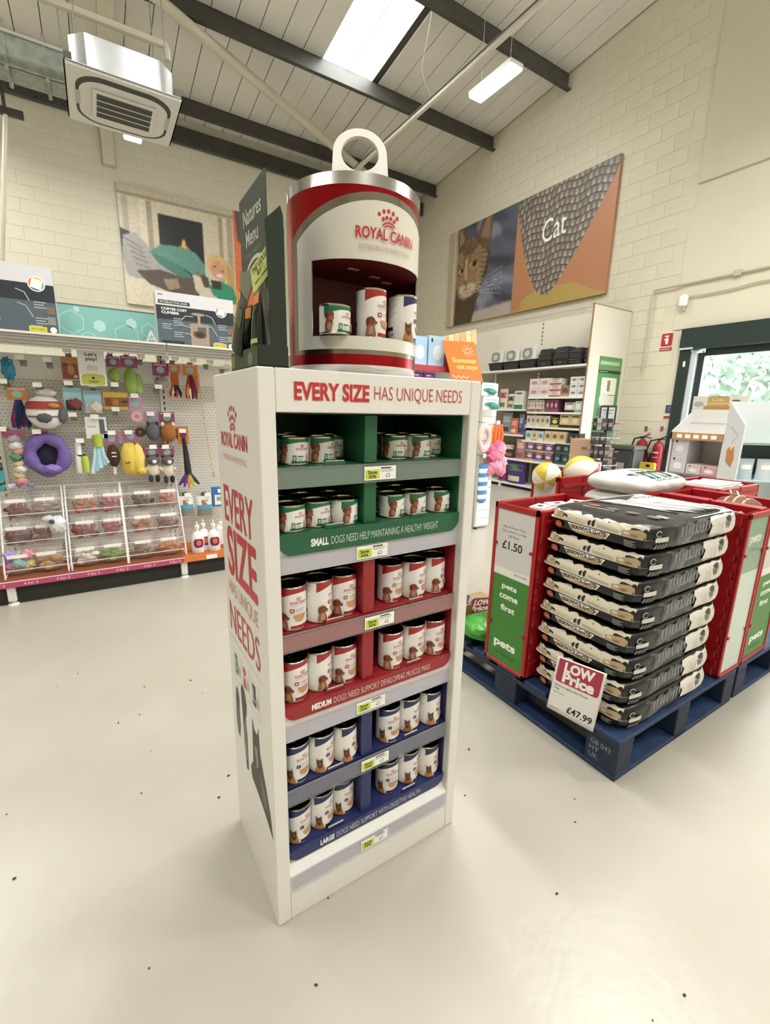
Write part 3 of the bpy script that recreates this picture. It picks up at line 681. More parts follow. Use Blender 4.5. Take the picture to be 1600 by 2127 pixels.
for (x, y) in ((-.06, -.09), (.02, -.06), (.075, -.03)): G().box(x, x+.03, y, y+.012, OZ1-.002, OZ1-.0005, mat('#b98f8c', .5)).build('tape', gc)
p = Print(); U = lambda d: GR*math.radians(d); h0 = Z0
p.rect(U(-180), 1.557-h0, U(180), 1.951-h0, RMET)
def arch(a, zb, zt, drop): return [(U(-a), zb), (U(a), zb)]+[(U(a*math.cos(PI*i/24)), zt-drop*math.cos(PI*i/24)**2) for i in range(25)]
p.poly(arch(87, 1.582-h0, 1.941-h0, .085), SILD); p.poly(arch(80, 1.593-h0, 1.924-h0, .08), WMET)  # arch outline in darker silver, a dark reflection painted into it
brand(p, 0, 1.832-h0, .162, mat('#c2222b', .4), mat('#b99a8f', .5))
p.build('wrap', lambda u, v, t: ((GR+t)*math.sin(u/GR), -(GR+t)*math.cos(u/GR), v), gc, eps=.0003, base=.0003, du=U(4), hole=(-GR*OA, OZ0, GR*OA, OZ1))
g = G(); rp_ = ony(748, 322, 1.11); RC, RO, RI = (rp_[0]-GX, rp_[2]-Z0), .0655, .0455; LEAN = .30; RYAW = math.radians(-26); VB = -(RC[1]-.433)/math.cos(LEAN)
F2 = lambda u, v, t: (RC[0]+u*math.cos(RYAW)-(t*math.cos(LEAN)+v*math.sin(LEAN))*math.sin(RYAW), -.08+u*math.sin(RYAW)+(t*math.cos(LEAN)+v*math.sin(LEAN))*math.cos(RYAW), RC[1]+v*math.cos(LEAN)-t*math.sin(LEAN)); A = [PI*i/20 for i in range(21)]
g.prism([(RO*math.cos(t), RO*math.sin(t)) for t in A]+[(RI*math.cos(t), RI*math.sin(t)) for t in A[::-1]], F2, -.004, .004, WHITE)
g.prism([(-RO, 0), (-RO-.004, VB), (RO+.004, VB), (RO, 0), (RI, 0)]+[(RI*math.cos(-t), RI*math.sin(-t)) for t in A[1:-1]]+[(-RI, 0)], F2, -.004, .004, WHITE)
g.build('ring_pull', gc)
for kd, px, y, dl, nm in (('S', 696, 1.075, 8, 'squat green-topped can alone on the left in the window of the giant can'), ('M', 771, 1.075, 26, 'tall red-topped can between the two others in the window of the giant can'), ('L', 835, 1.085, 55, 'tall navy-topped can on the right in the window of the giant can')):
    P = ony(px, 680, y); place_can(kd, (P[0], y, OZ0+Z0+.0005), math.atan2(-P[0], y)+math.radians(dl), nm, 'cans in the giant can')

# ================================================================== cardboard treats display beside the giant can
DKG = mat('#16261c', .35); OLV = mat('#3d4334', .5); LIM = mat('#c3cc7a', .5); ORG = mat('#e8962a', .45)
nx, ny = .300, .997; nd = empty('treat_display', (nx, ny, SH), SROT, 'dark green cardboard treats box left of the giant can', 'display box')
G().box(0, .068, 0, .215, 0, .004, DKG).build('base', nd); G().box(0, .068, 0, .003, 0, .045, DKG).build('tray_side', nd)
G().box(0, .003, 0, .215, 0, .042, mat('#3f4a2c', .5)).build('tray_front', nd)
p = Print(); p.ell(.16, .02, .02, .014, mat('#6e7a68', .5)); p.rect(.0, .008, .03, .035, mat('#74873f', .5)); p.build('tray_print', fyz(0, .215, 0), nd)
G().prism([(.03, .045), (.066, .045), (.064, .30), (.058, .318), (.024, .285), (.03, .15)], lambda u, v, t: (u, t, v), 0, .003, DKG).build('side_panel', nd)
G().box(.063, .066, .003, .215, 0, .28, DKG).build('back_panel', nd); G().box(.061, .063, .004, .2, .03, .22, mat('#c4c6c8', .5)).build('inner_card', nd)
hb = G().prism([(0, .20), (.19, .16), (.19, .385), (.0, .382)], lambda u, v, t: (.033+t, .205-u, v), 0, .003, mat('#2d3a2c', .5)).build('header_card', nd)
p = Print(); q = mat('#cfd2c4', .5); p.text("Natures", .03, .318, .034, q, w=.13, bold=.01, shear=.0); p.text('Menu', .045, .272, .034, q, w=.09, bold=.01); p.text('NATURALLY DIFFERENT', .03, .25, .009, mat('#8a917f', .5), w=.12)
p.ring(.11, .165, .105, .08, .008, q, .35*PI, .95*PI, 14); p.build('lettering', lambda u, v, t: (.033-t, .205-u, v), hb)
cv = [(0, 0), (.19, 0), (.19, .17), (.15, .215), (.1, .232), (.05, .222), (0, .19)]
pc = G().prism([(0, .09), (.03, .13), (.06, .165), (.1, .187), (.15, .195), (.178, .18), (.185, .12), (.185, .21), (.0, .23)], lambda u, v, t: (.028+t, .207-u, v), 0, .002, mat('#6f735e', .5)).build('front_card', nd)
tg = G(); P = [tuple(q_-np.array([nx, ny, SH])) for q_ in (onx(527, 610, .3035), ony(586, 535, 1.0), ony(583, 465, 1.0), onx(520, 560, .3035))]
tg.add([Vector(v) for v in P]+[Vector(v)+Vector((.001, .001, 0)) for v in P], [(0, 1, 2, 3), (7, 6, 5, 4), (0, 4, 5, 1), (1, 5, 6, 2), (2, 6, 7, 3), (3, 7, 4, 0)], LIM); tgo = tg.build('sticker', nd)
def quad_fn(A, B, C_, D_, off): 
    A, B, C_, D_ = map(Vector, (A, B, C_, D_)); n = Vector(off)
    return lambda u, v, t: tuple((A*(1-u)+B*u)*(1-v)+(D_*(1-u)+C_*u)*v+n*t)
p = Print(); p.text('THE GOODNESS OF', .06, .62, .24, OLV, w=.88, bold=.02); p.text('RAW MEAT', .22, .34, .22, OLV, w=.56, bold=.02); p.line([(.1, .22), (.9, .22)], .05, OLV); p.build('sticker_print', quad_fn(*P, (-.8, -.6, 0)), tgo, base=.003, du=.1)
def pouch(name, par, w, h, d, cols, loc, rz, lab=None, cat=None, grp=None):
    g = G(); n = 10
    def f(s): return lambda u, v: ((u-.5)*w*(1-.06*math.sin(PI*v)), s*d/2*math.sin(PI*min(1, max(0, u)))**.6*(1-v**2.2)*.98+s*.0006, v*h)
    for s in (-1, 1): g.sheet(f(s), n, n, cols[0])
    o = g.build(name, par, loc, (0, 0, rz))
    p = Print()
    for (u0, v0, u1, v1, m) in cols[1]: p.rect(u0, v0, u1, v1, m)
    p.build('print', lambda u, v, t: ((u-.5)*w*(1-.06*math.sin(PI*v)), -d/2*math.sin(PI*min(1, max(0, u)))**.6*(1-v**2.2)*.98-.0008-t*2, v*h), o, du=.12)
    if lab: tag(o, lab, cat, grp)
    return o
PK = [(.05, .80, .95, .97, ORG), (.1, .15, .45, .6, mat('#4f5c38', .5)), (.5, .2, .9, .55, mat('#2b3522', .5)), (.25, .3, .7, .36, mat('#8f9a52', .5)), (.15, .1, .6, .14, mat('#9aa58a', .5))]
pouch('treat_pouch', None, .085, .14, .03, (mat('#141612', .35), PK), (nx+.022, ny+.16, SH+.005), -PI/2+.15, 'black and orange treat pouch at the back of the green treats box', 'pouch', 'treat pouches')
pouch('treat_pouch', None, .085, .155, .035, (mat('#141612', .35), [(.1, .82, .9, .97, ORG), (.3, .1, .55, .75, mat('#8a9a6d', .5)), (.6, .15, .8, .65, mat('#2e3a26', .5)), (.1, .3, .9, .36, LIM)]), (nx+.022, ny+.06, SH+.005), -PI/2-.1, 'black and green treat pouch at the near end of the green treats box', 'pouch', 'treat pouches')
pouch('treat_pouch', None, .07, .13, .02, (mat('#22261c', .35), [(.0, .0, .4, 1., ORG), (.5, .5, .9, .8, mat('#4f5c38', .5))]), (nx-.004, ny+.15, SH+.045), -PI/2, 'small orange-edged pouch leaning on the front of the green treats box', 'pouch', 'treat pouches').rotation_euler = (0, .55, -PI/2)
# ================================================================== gondola run along Y = 4 (left of the picture)
def perf_mat():
    m = bpy.data.materials.new('perforated_steel'); m.use_nodes = True; nt = m.node_tree; p = nt.nodes['Principled BSDF']; p.inputs['Roughness'].default_value = .45
    tc = nt.nodes.new('ShaderNodeTexCoord'); sx = nt.nodes.new('ShaderNodeSeparateXYZ'); nt.links.new(tc.outputs['Object'], sx.inputs[0])
    def mth(op, a, b=None):
        n = nt.nodes.new('ShaderNodeMath'); n.operation = op
        for i, v in enumerate((a, b)):
            if v is None: continue
            if isinstance(v, (int, float)): n.inputs[i].default_value = v
            else: nt.links.new(v, n.inputs[i])
        return n.outputs[0]
    zz = mth('DIVIDE', sx.outputs['Z'], .025); row = mth('FLOOR', zz); off = mth('MULTIPLY', mth('MODULO', row, 2.), .5)
    fx = mth('FRACT', mth('ADD', mth('DIVIDE', sx.outputs['X'], .028), off)); fz = mth('FRACT', zz)
    hole = mth('MULTIPLY', mth('LESS_THAN', mth('ABSOLUTE', mth('SUBTRACT', fx, .5)), .26), mth('LESS_THAN', mth('ABSOLUTE', mth('SUBTRACT', fz, .5)), .17))
    mx = nt.nodes.new('ShaderNodeMix'); mx.data_type = 'RGBA'; nt.links.new(hole, mx.inputs[0]); mx.inputs[6].default_value = (*lin('#e2e0d8'), 1); mx.inputs[7].default_value = (*lin('#b4b1a9'), 1)
    nt.links.new(mx.outputs[2], p.inputs['Base Color']); return m
PERF = perf_mat(); FASC = mat('#a9a69c', .4); SHW = mat('#dedbd3', .4); PINK = mat('#b24a6e', .5); ORB = mat('#d8793a', .5); BROWN = mat('#8a4c2c', .6); DKF = mat('#3c3a36', .6)
GY0, GYB = 4.0, 4.45
def gondola(x0, x1, strip, base_c, label, offers=None):
    b = empty('gondola_bay', (x0, GYB, 0), 0, label, 'shop shelving', 'gondola bays'); w = x1-x0
    G().box(.03, w, 0, .02, .2, 1.62, PERF).build('back_panel', b); G().box(.03, w, -.004, .02, 1.62, 1.80, mat('#f1f0ec', .4)).build('top_board', b)
    up = G().box(-.03, .03, -.02, .05, .02, 1.92, SHW)
    for k in range(34): up.box(-.006, .006, -.0215, -.0195, .25+k*.048, .275+k*.048, DKF)
    up.build('upright', b)
    G().box(0, w, -.45, -.0, .165, .185, base_c).build('base_shelf', b, bevel=.003)
    s = G().box(0, w, -.462, -.448, .14, .187, strip).build('ticket_strip', b)
    if offers:
        p = Print(); p.rect(0, .041, w, .047, PAPER)
        for k in range(6): p.text('4 for 3', .08+k*w/6, .010, .022, mat('#e9b9c8', .5), w=.085, bold=.02, shear=.0)
        p.build('strip_print', fxz(0, -.462, .14), s)
    else:
        p = Print(); p.rect(.18, .004, .27, .04, PAPER); p.build('strip_print', fxz(0, -.462, .14), s)
    G().box(0, w, -.41, -.40, 0, .165, mat('#2c2a27', .7)).build('kick_plate', b)
    f = G().box(-.025, .025, -.45, -.35, .03, .14, SHW); f.build('bracket_foot', b, bevel=.004); G().lathe([(0, 0), (.035, 0), (.03, .012), (.012, .018), (.012, .04)], mat('#e8e6e0', .4), 16, (0, -.42, 0)).build('levelling_foot', b)
    t = G().box(.004, w-.004, -.44, 0, 1.885, 1.905, FASC); t.box(.004, w-.004, -.452, -.44, 1.815, 1.91, FASC)
    for k in range(3): t.box(.004, w-.004, -.458, -.452, 1.832+k*.022, 1.842+k*.022, mat('#8d8a80', .4))
    t.box(.004, w-.004, -.462, -.452, 1.895, 1.91, SHW); t.build('top_shelf', b)
    return b
bayA = gondola(-1.81, -.66, PINK, BROWN, 'shelving bay cut off by the left picture edge', True)
bayB = gondola(-.66, .50, PINK, BROWN, 'pegboard bay with pink offer strip and bins of treats', True)
bayC = gondola(.50, 1.66, ORB, mat('#b8632f', .55), 'pegboard bay with orange strip behind the white stand')
bayD = gondola(1.66, 2.82, ORB, BROWN, 'shelving bay hidden behind the giant can and stand')
# teal header sign
sg = empty('header_sign', (-.66, 4.36, 1.906), 0, 'teal header sign with hexagons standing on the top shelf', 'sign')
G().box(0, 1.9, 0, .012, 0, .262, mat('#86bdb6', .45)).build('board', sg)
p = Print(); HL = mat('#b7dbd6', .5)
def hexa(u, v, r, fill):
    P = [(u+r*math.cos(PI/6+PI/3*i), v+r*math.sin(PI/6+PI/3*i)) for i in range(6)]
    q_ = Print()
    if fill: q_.poly(P, HL)
    else:
        for i in range(6): q_.line([P[i], P[(i+1) % 6]], .006, HL)
    q_.build('hexagon_print', fxz(0, 0, 0), sg)
for u, v, r, fl in ((.74, .13, .045, 1), (.96, .17, .042, 1), (.60, .235, .022, 1), (.92, .07, .09, 0), (1.08, .13, .055, 0), (.56, .14, .085, 0), (.66, .03, .05, 0), (1.05, .02, .035, 1), (.3, .1, .08, 0)): hexa(u, v, r, fl)
a = ony(300, 700, 4.36)
p.text('Ad', a[0]+.66, .028, .105, PAPER, bold=.02); p.build('lettering', fxz(0, 0, 0), sg)
G().box(0, 1.9, -.002, .014, .262, .27, mat('#5c6b69', .5)).build('top_edge', sg)
# the two big cartons on the top shelf
def carton(px0, pyT, px1, pyB, Y, name, label, big):
    A, B = ony(px0, pyB, Y), ony(px1, pyT, Y); w = B[0]-A[0]; zt = ony((px0+px1)/2, pyT, Y)[2]; z0 = 1.9105; h = zt-z0
    e = empty(name, (A[0], Y, z0), 0, label, 'carton', 'cat tree cartons')
    G().box(0, w, 0, .13, 0, h, mat('#c9c8cc', .5)).build('box', e, bevel=.004)
    p = Print(); p.rect(0, 0, w, h*.5, mat('#56636c', .4)); p.rect(0, h*.48, w, h*.74, mat('#2b3138', .4)); p.rect(0, h*.74, w, h, mat('#d8d7dd', .4))
    u = w*.83; v = h*.74; p.ell(u, v, h*.115, h*.115, PAPER, 24)
    for k, c in enumerate(('#e0c65a', '#e07a4a', '#4f6f9c', '#8fb4bb')): p.ell(u, v, h*.1, h*.1, mat(c, .5), 8, k*PI/2+.5, k*PI/2+.5+PI/2)
    p.ell(u, v, h*.045, h*.045, PAPER, 16)
    if big:
        p.rect(.03*w, h*.77, .42*w, h*.84, mat('#2b3138', .4)); p.text('INTERACTIVE AND', .05*w, h*.785, h*.04, PAPER, w=.34*w); p.text('CORTES COSY', .06*w, h*.655, h*.05, PAPER, w=.32*w, bold=.03); p.text('CLIMBER', .06*w, h*.585, h*.05, PAPER, w=.22*w, bold=.03); p.rect(.03*w, h*.93, .09*w, h*.945, INK)
        p.rect(.04*w, 0.02*h, .32*w, .075*h, mat('#2b3138', .4))
    TAN = mat('#b39373', .6); FUR = mat('#9d9488', .7)
    cx = .53*w if big else .2*w
    p.rect(cx-.12*w, .02*h, cx-.085*w, .42*h, TAN); p.rect(cx+.085*w, .02*h, cx+.12*w, .42*h, TAN); p.rect(cx-.085*w, 0.02*h, cx+.085*w, .2*h, FUR); p.ell(cx, .24*h, .09*w, .08*h, mat('#6b4f36', .6), 12); p.ell(cx, .24*h, .06*w, .055*h, mat('#3a2b20', .6), 12)
    p.rect(cx-.02*w, .42*h, cx+.015*w, .62*h, TAN); p.ell(cx, .42*h, .14*w, .035*h, FUR, 14); p.ell(cx-.01*w, .635*h, .09*w, .03*h, FUR, 14); p.rect(cx-.1*w, .30*h, cx-.03*w, .4*h, FUR)
    GL = mat('#aab1b5', .5)
    for u, v in ((.2, .5), (.06, .38), (.2, .24), (.78, .46), (.78, .22), (.72, .1)):
        for k in range(3): p.rect(u*w, (v-k*.04)*h, (u+.12-.02*(k % 2))*w, (v-k*.04+.018)*h, GL)
    for q in ([(.3, .5), (.36, .58), (.45, .58)], [(.2, .37), (.3, .4), (.42, .36)], [(.33, .24), (.4, .24), (.44, .16)], [(.62, .64), (.7, .6), (.74, .48)], [(.62, .44), (.7, .4), (.76, .24)]): p.line([(u*w, v*h) for u, v in q], .007, GL)
    p.rect(.9*w, .3*h, .98*w, .42*h, mat('#7d6a55', .6)); p.rect(.9*w, .14*h, .98*w, .26*h, mat('#8d8d8a', .6))
    p.rect(.7*w, .02*h, .88*w, .10*h, mat('#d8cf3c', .5)); p.text('EASY TO BUILD', .72*w, .045*h, .03*h, INK, w=.14*w); p.ell(.945*w, .06*h, .035*w, .05*h, PAPER, 12)
    p.build('print', fxz(0, 0, 0), e); return e
carton(-95, 543, 104, 690, 4.06, 'cat_tree_carton', 'dark grey printed cat tree carton at the far left of the top shelf', False)
carton(331, 614, 483, 720, 4.06, 'cat_tree_carton', 'dark printed cosy climber carton on the top shelf', True)

# ------------------------------------------------------------------ hooks and hanging goods
HOOKM = mat('#8f8d86', .3, .8); TKT = mat('#f0efe9', .5)
def hk_mesh():
    g = G()
    for s in (-.012, .012): g.tube([(s, 0, 0), (s, -.17, 0), (s, -.19, .012)], .003, HOOKM, 5)
    g.box(-.02, .02, -.004, 0, -.03, .015, HOOKM); return g.mesh('peg_hook')
HKM = hk_mesh(); TKM2 = G().box(-.027, .027, -.003, 0, -.017, .017, TKT).mesh('ticket')
def hook(bay, px, py, tick=True):
    P = ony(px, py, GYB-.02); h = inst(HKM, 'peg_hook', bay, (P[0]-bay.location.x, -.002, P[2]))
    if tick: inst(TKM2, 'ticket', h, (0, -.195, .022))
for bay, L in ((bayB, [(48, 752), (103, 757), (142, 738), (228, 738), (262, 740), (290, 750), (338, 752), (83, 807), (145, 803), (193, 807), (237, 806), (153, 866), (197, 870), (239, 855), (277, 828), (325, 810), (309, 864), (342, 866), (82, 900), (168, 918), (231, 902), (265, 901), (314, 930), (339, 930), (14, 800), (12, 895)]), (bayC, [(358, 752), (394, 756), (428, 760), (462, 770), (373, 898), (384, 1026), (424, 1026), (450, 1018)])):
    for q in L: hook(bay, *q)
HG = 'dog toys hanging on the pegboard'
def hang(px0, py0, px1, py1, Y=4.30):
    A, B = ony(px0, (py0+py1)/2, Y), ony(px1, (py0+py1)/2, Y); C_, D_ = ony((px0+px1)/2, py0, Y), ony((px0+px1)/2, py1, Y)
    return (A[0]+B[0])/2, B[0]-A[0], D_[2], C_[2]-D_[2]
def thing_at(name, box, label, cat='dog toy', Y=4.30, grp=HG):
    x, w, z, h = hang(*box, Y); return empty(name, (x, Y, z), 0, label, cat, grp), w, h
def card(e, w, h, z0, z1, c, shapes=(), dx=0., ww=None):
    ww = ww or w; o = G().box(dx-ww/2, dx+ww/2, -.002, .002, z0*h, z1*h, mat(c, .45)).build('backing_card', e); p = Print(); H = (z1-z0)*h
    for k, u0, v0, u1, v1, cc in shapes:
        if k == 'r': p.rect(dx+(u0-.5)*ww, z0*h+v0*H, dx+(u1-.5)*ww, z0*h+v1*H, mat(cc, .5))
        else: p.ell(dx+((u0+u1)/2-.5)*ww, z0*h+(v0+v1)/2*H, (u1-u0)/2*ww, (v1-v0)/2*H, mat(cc, .5), 14)
    if shapes: p.build('card_print', fxz(0, -.002, 0), o)
    return o
def lump(amp=.1, k=3, s=0): return lambda d: 1+amp*math.sin(k*d.x*3+s)*math.cos(k*d.z*3+2*s+d.y)
def plush(e, name, c, r, col, amp=.06, s=0, rough=.9): return G().ell(c, r, mat(col, rough, bump=.25, scale=60), 18, 12, lump(amp, 2.3, s)).build(name, e)
TAGS = (('e', .25, .2, .75, .75, '#8fb6b4'), ('r', .1, .82, .9, .92, '#d7a9c0'))
# row 1
e, w, h = thing_at('plush_toy', (2, 742, 31, 790), 'turquoise fluffy toy at the far left of the top peg row'); G().ell((0, 0, h*.5), (w*.5, .05, h*.5), mat('#3f8fb0', .9, bump=.4, scale=50), 22, 14, lump(.22, 4, 1)).build('body', e); G().cyl((0, 0, h*.95), (0, .1, h*1.1), .004, HOOKM, 6).build('loop', e)
e, w, h = thing_at('carded_toy', (128, 742, 161, 787), 'rust red toy card left of the lets play sign'); card(e, w, h, 0, 1, '#9d4a34', (('r', .0, .7, 1, 1, '#b98a4f'), ('e', .1, .55, .35, .75, '#4b4a66'), ('e', .35, .2, .8, .65, '#a99a6a'), ('e', .7, .05, .95, .2, '#d9c9b8')))
e, w, h = thing_at('shelf_sign', (163, 724, 219, 801), 'white lets play sign with lime foot', 'sign', 4.22, None); G().box(-w/2, w/2, -.003, .003, 0, h, mat('#eeeef0', .4)).build('board', e, bevel=.002)
p = Print(); p.rrect(-w*.44, h*.02, w*.44, h*.27, .012, mat('#b9bb52', .5), 4); p.ell(0, h*.27, w*.42, h*.05, mat('#b9bb52', .5)); p.text("Let's", 0, h*.80, h*.09, INK, w=w*.44, bold=.02, align='c'); p.text('play!', 0, h*.65, h*.115, INK, w=w*.42, bold=.02, align='c')
for k in range(3): p.rect(-w*.2, h*(.52-.05*k), w*.2, h*(.535-.05*k), GREYINK)
p.ell(0, h*.21, w*.06, h*.03, INK, 10); p.rect(-w*.22, h*.12, w*.22, h*.135, OLV); p.rect(-w*.16, h*.08, w*.16, h*.095, OLV); p.build('lettering', fxz(0, -.003, 0), e)
def tagged(box, label, fn, tcol='#8f4a6b', split=.3, name='plush_toy', Y=4.30):
    e, w, h = thing_at(name, box, label, 'dog toy', Y); card(e, w, h, 1-split, 1, tcol, TAGS, ww=min(w, .12)); fn(e, w, h*(1-split)); return e
def leaf(e, w, h):
    plush(e, 'body', (0, 0, h*.5), (w*.3, .04, h*.52), '#8faa5a', .05, 1); plush(e, 'ear', (w*.3, .01, h*.42), (w*.22, .03, h*.4), '#9bb565', .08, 2)
tagged((222, 740, 250, 790), 'pink tag with a small lime plush, left of the green frog ears', lambda e, w, h: plush(e, 'body', (0, 0, h*.4), (w*.5, .04, h*.55), '#98b45c', .1), split=.45)
tagged((246, 740, 294, 820), 'lime green plush with two long drooping ears', leaf)
tagged((316, 755, 352, 806), 'small grey plush mouse on a wide plum card', lambda e, w, h: plush(e, 'body', (0, -.01, h*.45), (w*.42, .04, h*.5), '#9b958f', .18), '#8c3a63', .5)
def rope(cols, n=7):
    def f(e, w, h):
        R = random.Random(len(cols)*n)
        for k in range(n):
            x = (k/(n-1)-.5)*w*.7; g = G(); c = cols[k % len(cols)]
            g.tube([(x*.3, 0, h), (x*.6, -.012*(k % 3), h*.7), (x+R.uniform(-.01, .01), -.015*(k % 2), h*.35), (x*1.2, 0, R.uniform(0, .12)*h)], [.009, .012, .012, .005], mat(c, .9), 6); g.build('strand', e)
    return f
tagged((350, 757, 376, 826), 'orange carded toy ending in red and black strings', lambda e, w, h: (G().box(-w*.32, w*.32, -.004, .004, h*.35, h, mat('#b85a22', .5)).build('bar', e), rope(['#b23222', '#c8c1b4', '#26221f'], 6)(e, w, h*.5)), '#c9762a', .25, 'rope_toy')
tagged((380, 757, 412, 832), 'purple and orange knotted rope on a bright orange card', lambda e, w, h: (rope(['#5a2347', '#d37a2c', '#7a2440', '#e8dcc4', '#41306b'], 8)(e, w*.8, h), G().box(w*.2, w*.48, .004, .008, h*.3, h*1.1, mat('#d0742a', .5)).build('card_strip', e)), '#d07c26', .3, 'rope_toy')
e, w, h = thing_at('wand_toy', (416, 775, 440, 985), 'thin pale wand hanging right of the orange cards', Y=4.4); G().tube([(-w*.4, 0, h), (-w*.1, 0, h*.5), (w*.4, 0, 0)], .006, mat('#e2c9a4', .5), 6).build('rod', e); G().ell((w*.4, 0, 0), (.012, .012, .03), mat('#c9b9a0', .6), 8, 6).build('tip', e)
# row 2
tagged((18, 805, 62, 892), 'navy and magenta rope toy on an orange card, far left', rope(['#1c2b57', '#8c2160', '#20336b', '#1a2446', '#a0256a'], 9), '#b87a3c', .3, 'rope_toy')
def ball(e, w, h):
    g = G().ell((0, 0, h*.46), (w*.5, .10, h*.5), mat('#e4e1dc', .85, bump=.2, scale=50), 22, 14); g.build('ball', e)
    for (a, b, c) in ((.55, .78, '#9a3b3a'), (.3, .36, '#7d7f80')):
        g = G().lathe([(w*.5*math.sin(math.acos(2*t-1))*1.02, t*h) for t in np.linspace(a, b, 4)], mat(c, .85), 22); o = g.build('stripe', e); o.scale = (1, .21/w, 1)
    plush(e, 'handle', (.02, 0, h*1.02), (w*.28, .06, h*.12), '#c9c2bd', .1); plush(e, 'side_tuft', (w*.42, -.02, h*.38), (w*.16, .06, h*.25), '#5d6166', .1); plush(e, 'face', (-w*.02, -.085, h*.3), (w*.2, .03, h*.15), '#4d5356', .1); plush(e, 'patch', (w*.25, -.085, h*.66), (w*.16, .03, h*.08), '#b58a45', .1)
e, w, h = thing_at('plush_ball', (52, 818, 134, 888), 'big white plush ball with a dark red stripe', Y=4.27); ball(e, w, h)
def bluecard(box, label, a, b):
    e, w, h = thing_at('carded_toy', box, label); card(e, w, h, .0, 1, '#9fc3cd', (('r', .0, .8, 1, .95, '#7fb0bf'), ('r', .1, 0, .95, .45, a))); plush(e, 'toy', (w*.1, -.02, h*.28), (w*.4, .03, h*.24), b, .2)
bluecard((132, 806, 170, 852), 'blue card with a dark red toy, beneath the lets play sign', '#29474f', '#8a4247'); bluecard((175, 812, 211, 858), 'blue card with a white and orange toy, right of the dark red one', '#c7d4da', '#d9cfc6')
e, w, h = thing_at('chew_pack', (215, 815, 267, 850), 'wide mustard pack of brown chew sticks'); card(e, w, h, 0, 1, '#c9a648', (('r', .03, .15, .97, .7, '#8b5a33'), ('r', .08, .2, .3, .65, '#7a3b2c'), ('r', .7, .4, .95, .5, '#2c211b'), ('e', .35, .2, .6, .6, '#b07a44')))
e = tagged((268, 822, 296, 882), 'pink doughnut toy on a lilac card', lambda e, w, h: None, '#b98ab0', .48, 'carded_toy'); x, w, z, h = hang(268, 822, 296, 882); G().lathe([(w*.3+w*.2*math.cos(a), w*.2*math.sin(a)) for a in np.linspace(0, 2*PI, 10)], mat('#e3a9b3', .8), 20, M=Matrix.Translation((0, 0, h*.27))@Matrix.Rotation(PI/2, 4, 'X')).build('doughnut', e)
# row 3
def bed(e, w, h):
    n = 26; path = [(w*.36*math.cos(a), 0, h*.48+h*.36*math.sin(a)) for a in np.linspace(0, 2*PI, n+1)[:-1]]
    G().tube(path, [w*.145*(1+.14*math.sin(5*i+1)) for i in range(n)], mat('#6d5a9b', .75, var=.12, scale=14, bump=.35), 12, close=True).build('ring', e)
    G().ell((0, .03, h*.48), (w*.3, .02, h*.28), mat('#2a2238', .9), 20, 8).build('hollow', e); card(e, w, h, .76, 1.0, '#7a2c40', (('r', .1, .1, .9, .6, '#c0754f'),), dx=-w*.05, ww=w*.24); plush(e, 'fold', (w*.08, -.03, h*.18), (w*.2, .06, h*.1), '#8370b3', .1, 3)
e, w, h = thing_at('fabric_ring_toy', (48, 896, 148, 990), 'large purple fabric ring hanging in the lowest toy row', Y=4.28); bed(e, w, h)
e, w, h = thing_at('dog_bottle', (150, 918, 186, 982), 'white and lime travel bottle in a clear pack, right of the purple ring', 'bottle'); G().lathe([(0, 0), (w*.25, 0), (w*.27, .01), (w*.27, h*.55), (w*.2, h*.62), (w*.2, h*.95), (0, h*.98)], mat('#e6e6e0', .35), 16, (-w*.1, 0, 0)).build('bottle', e); G().lathe([(0, .004), (w*.2, .004), (w*.21, h*.5), (w*.15, h*.55), (0, h*.56)], mat('#a9bd3e', .4), 16, (w*.24, -.03, 0)).build('cup', e); G().lathe([(w*.3, h*.55), (w*.3, h*.6)], mat('#3a4048', .5), 16).build('strap', e)
e, w, h = thing_at('carded_toy', (182, 866, 226, 982), 'long play card with lime toy and pale blue fringe'); card(e, w, h, .62, 1, '#e9eaea', (('r', .65, .2, .9, .9, '#5d6673'), ('r', .1, .5, .5, .6, '#c3c9cc'))); G().lathe([(0, h*.46), (w*.24, h*.47), (w*.26, h*.68), (0, h*.7)], mat('#aebf45', .4), 14).build('lime_toy', e)
for k in range(5): G().tube([((k-2)*.012, -.01, h*.47), ((k-2)*.016, -.012, h*.3), ((k-2)*.03, -.01, .02*k)], [.012, .011, .018], mat('#8fc2d6' if k % 2 else '#c3dbe4', .8), 6).build('fringe', e)
tagged((220, 896, 250, 985), 'brown ice lolly plush with two white dashes', lambda e, w, h: (plush(e, 'body', (0, 0, h*.62), (w*.45, .04, h*.38), '#4a2d24', .03), G().box(-w*.1, w*.1, -.012, .012, 0, h*.3, mat('#d9d0c2', .8)).build('stick', e), G().box(-w*.12, w*.2, -.047, -.04, h*.72, h*.75, PAPER).build('dash', e), G().box(-w*.12, w*.2, -.047, -.04, h*.6, h*.63, PAPER).build('dash', e)), '#a8628a', .3)
def banana(e, w, h):
    plush(e, 'body', (-w*.1, 0, h*.48), (w*.36, .06, h*.5), '#d9c055', .07, 2); plush(e, 'peel', (w*.2, -.01, h*.45), (w*.26, .05, h*.48), '#e2cc66', .1, 4); plush(e, 'foot', (w*.28, -.02, h*.12), (w*.2, .05, h*.12), '#d2b54a', .1); G().tube([(-w*.3, -.06, h*.42), (-w*.22, -.066, h*.38), (-w*.12, -.066, h*.42)], .004, BLACK, 6).build('smile', e)
tagged((246, 893, 302, 987), 'yellow smiling plush in the middle of the lowest toy row', banana, '#a8628a', .25)
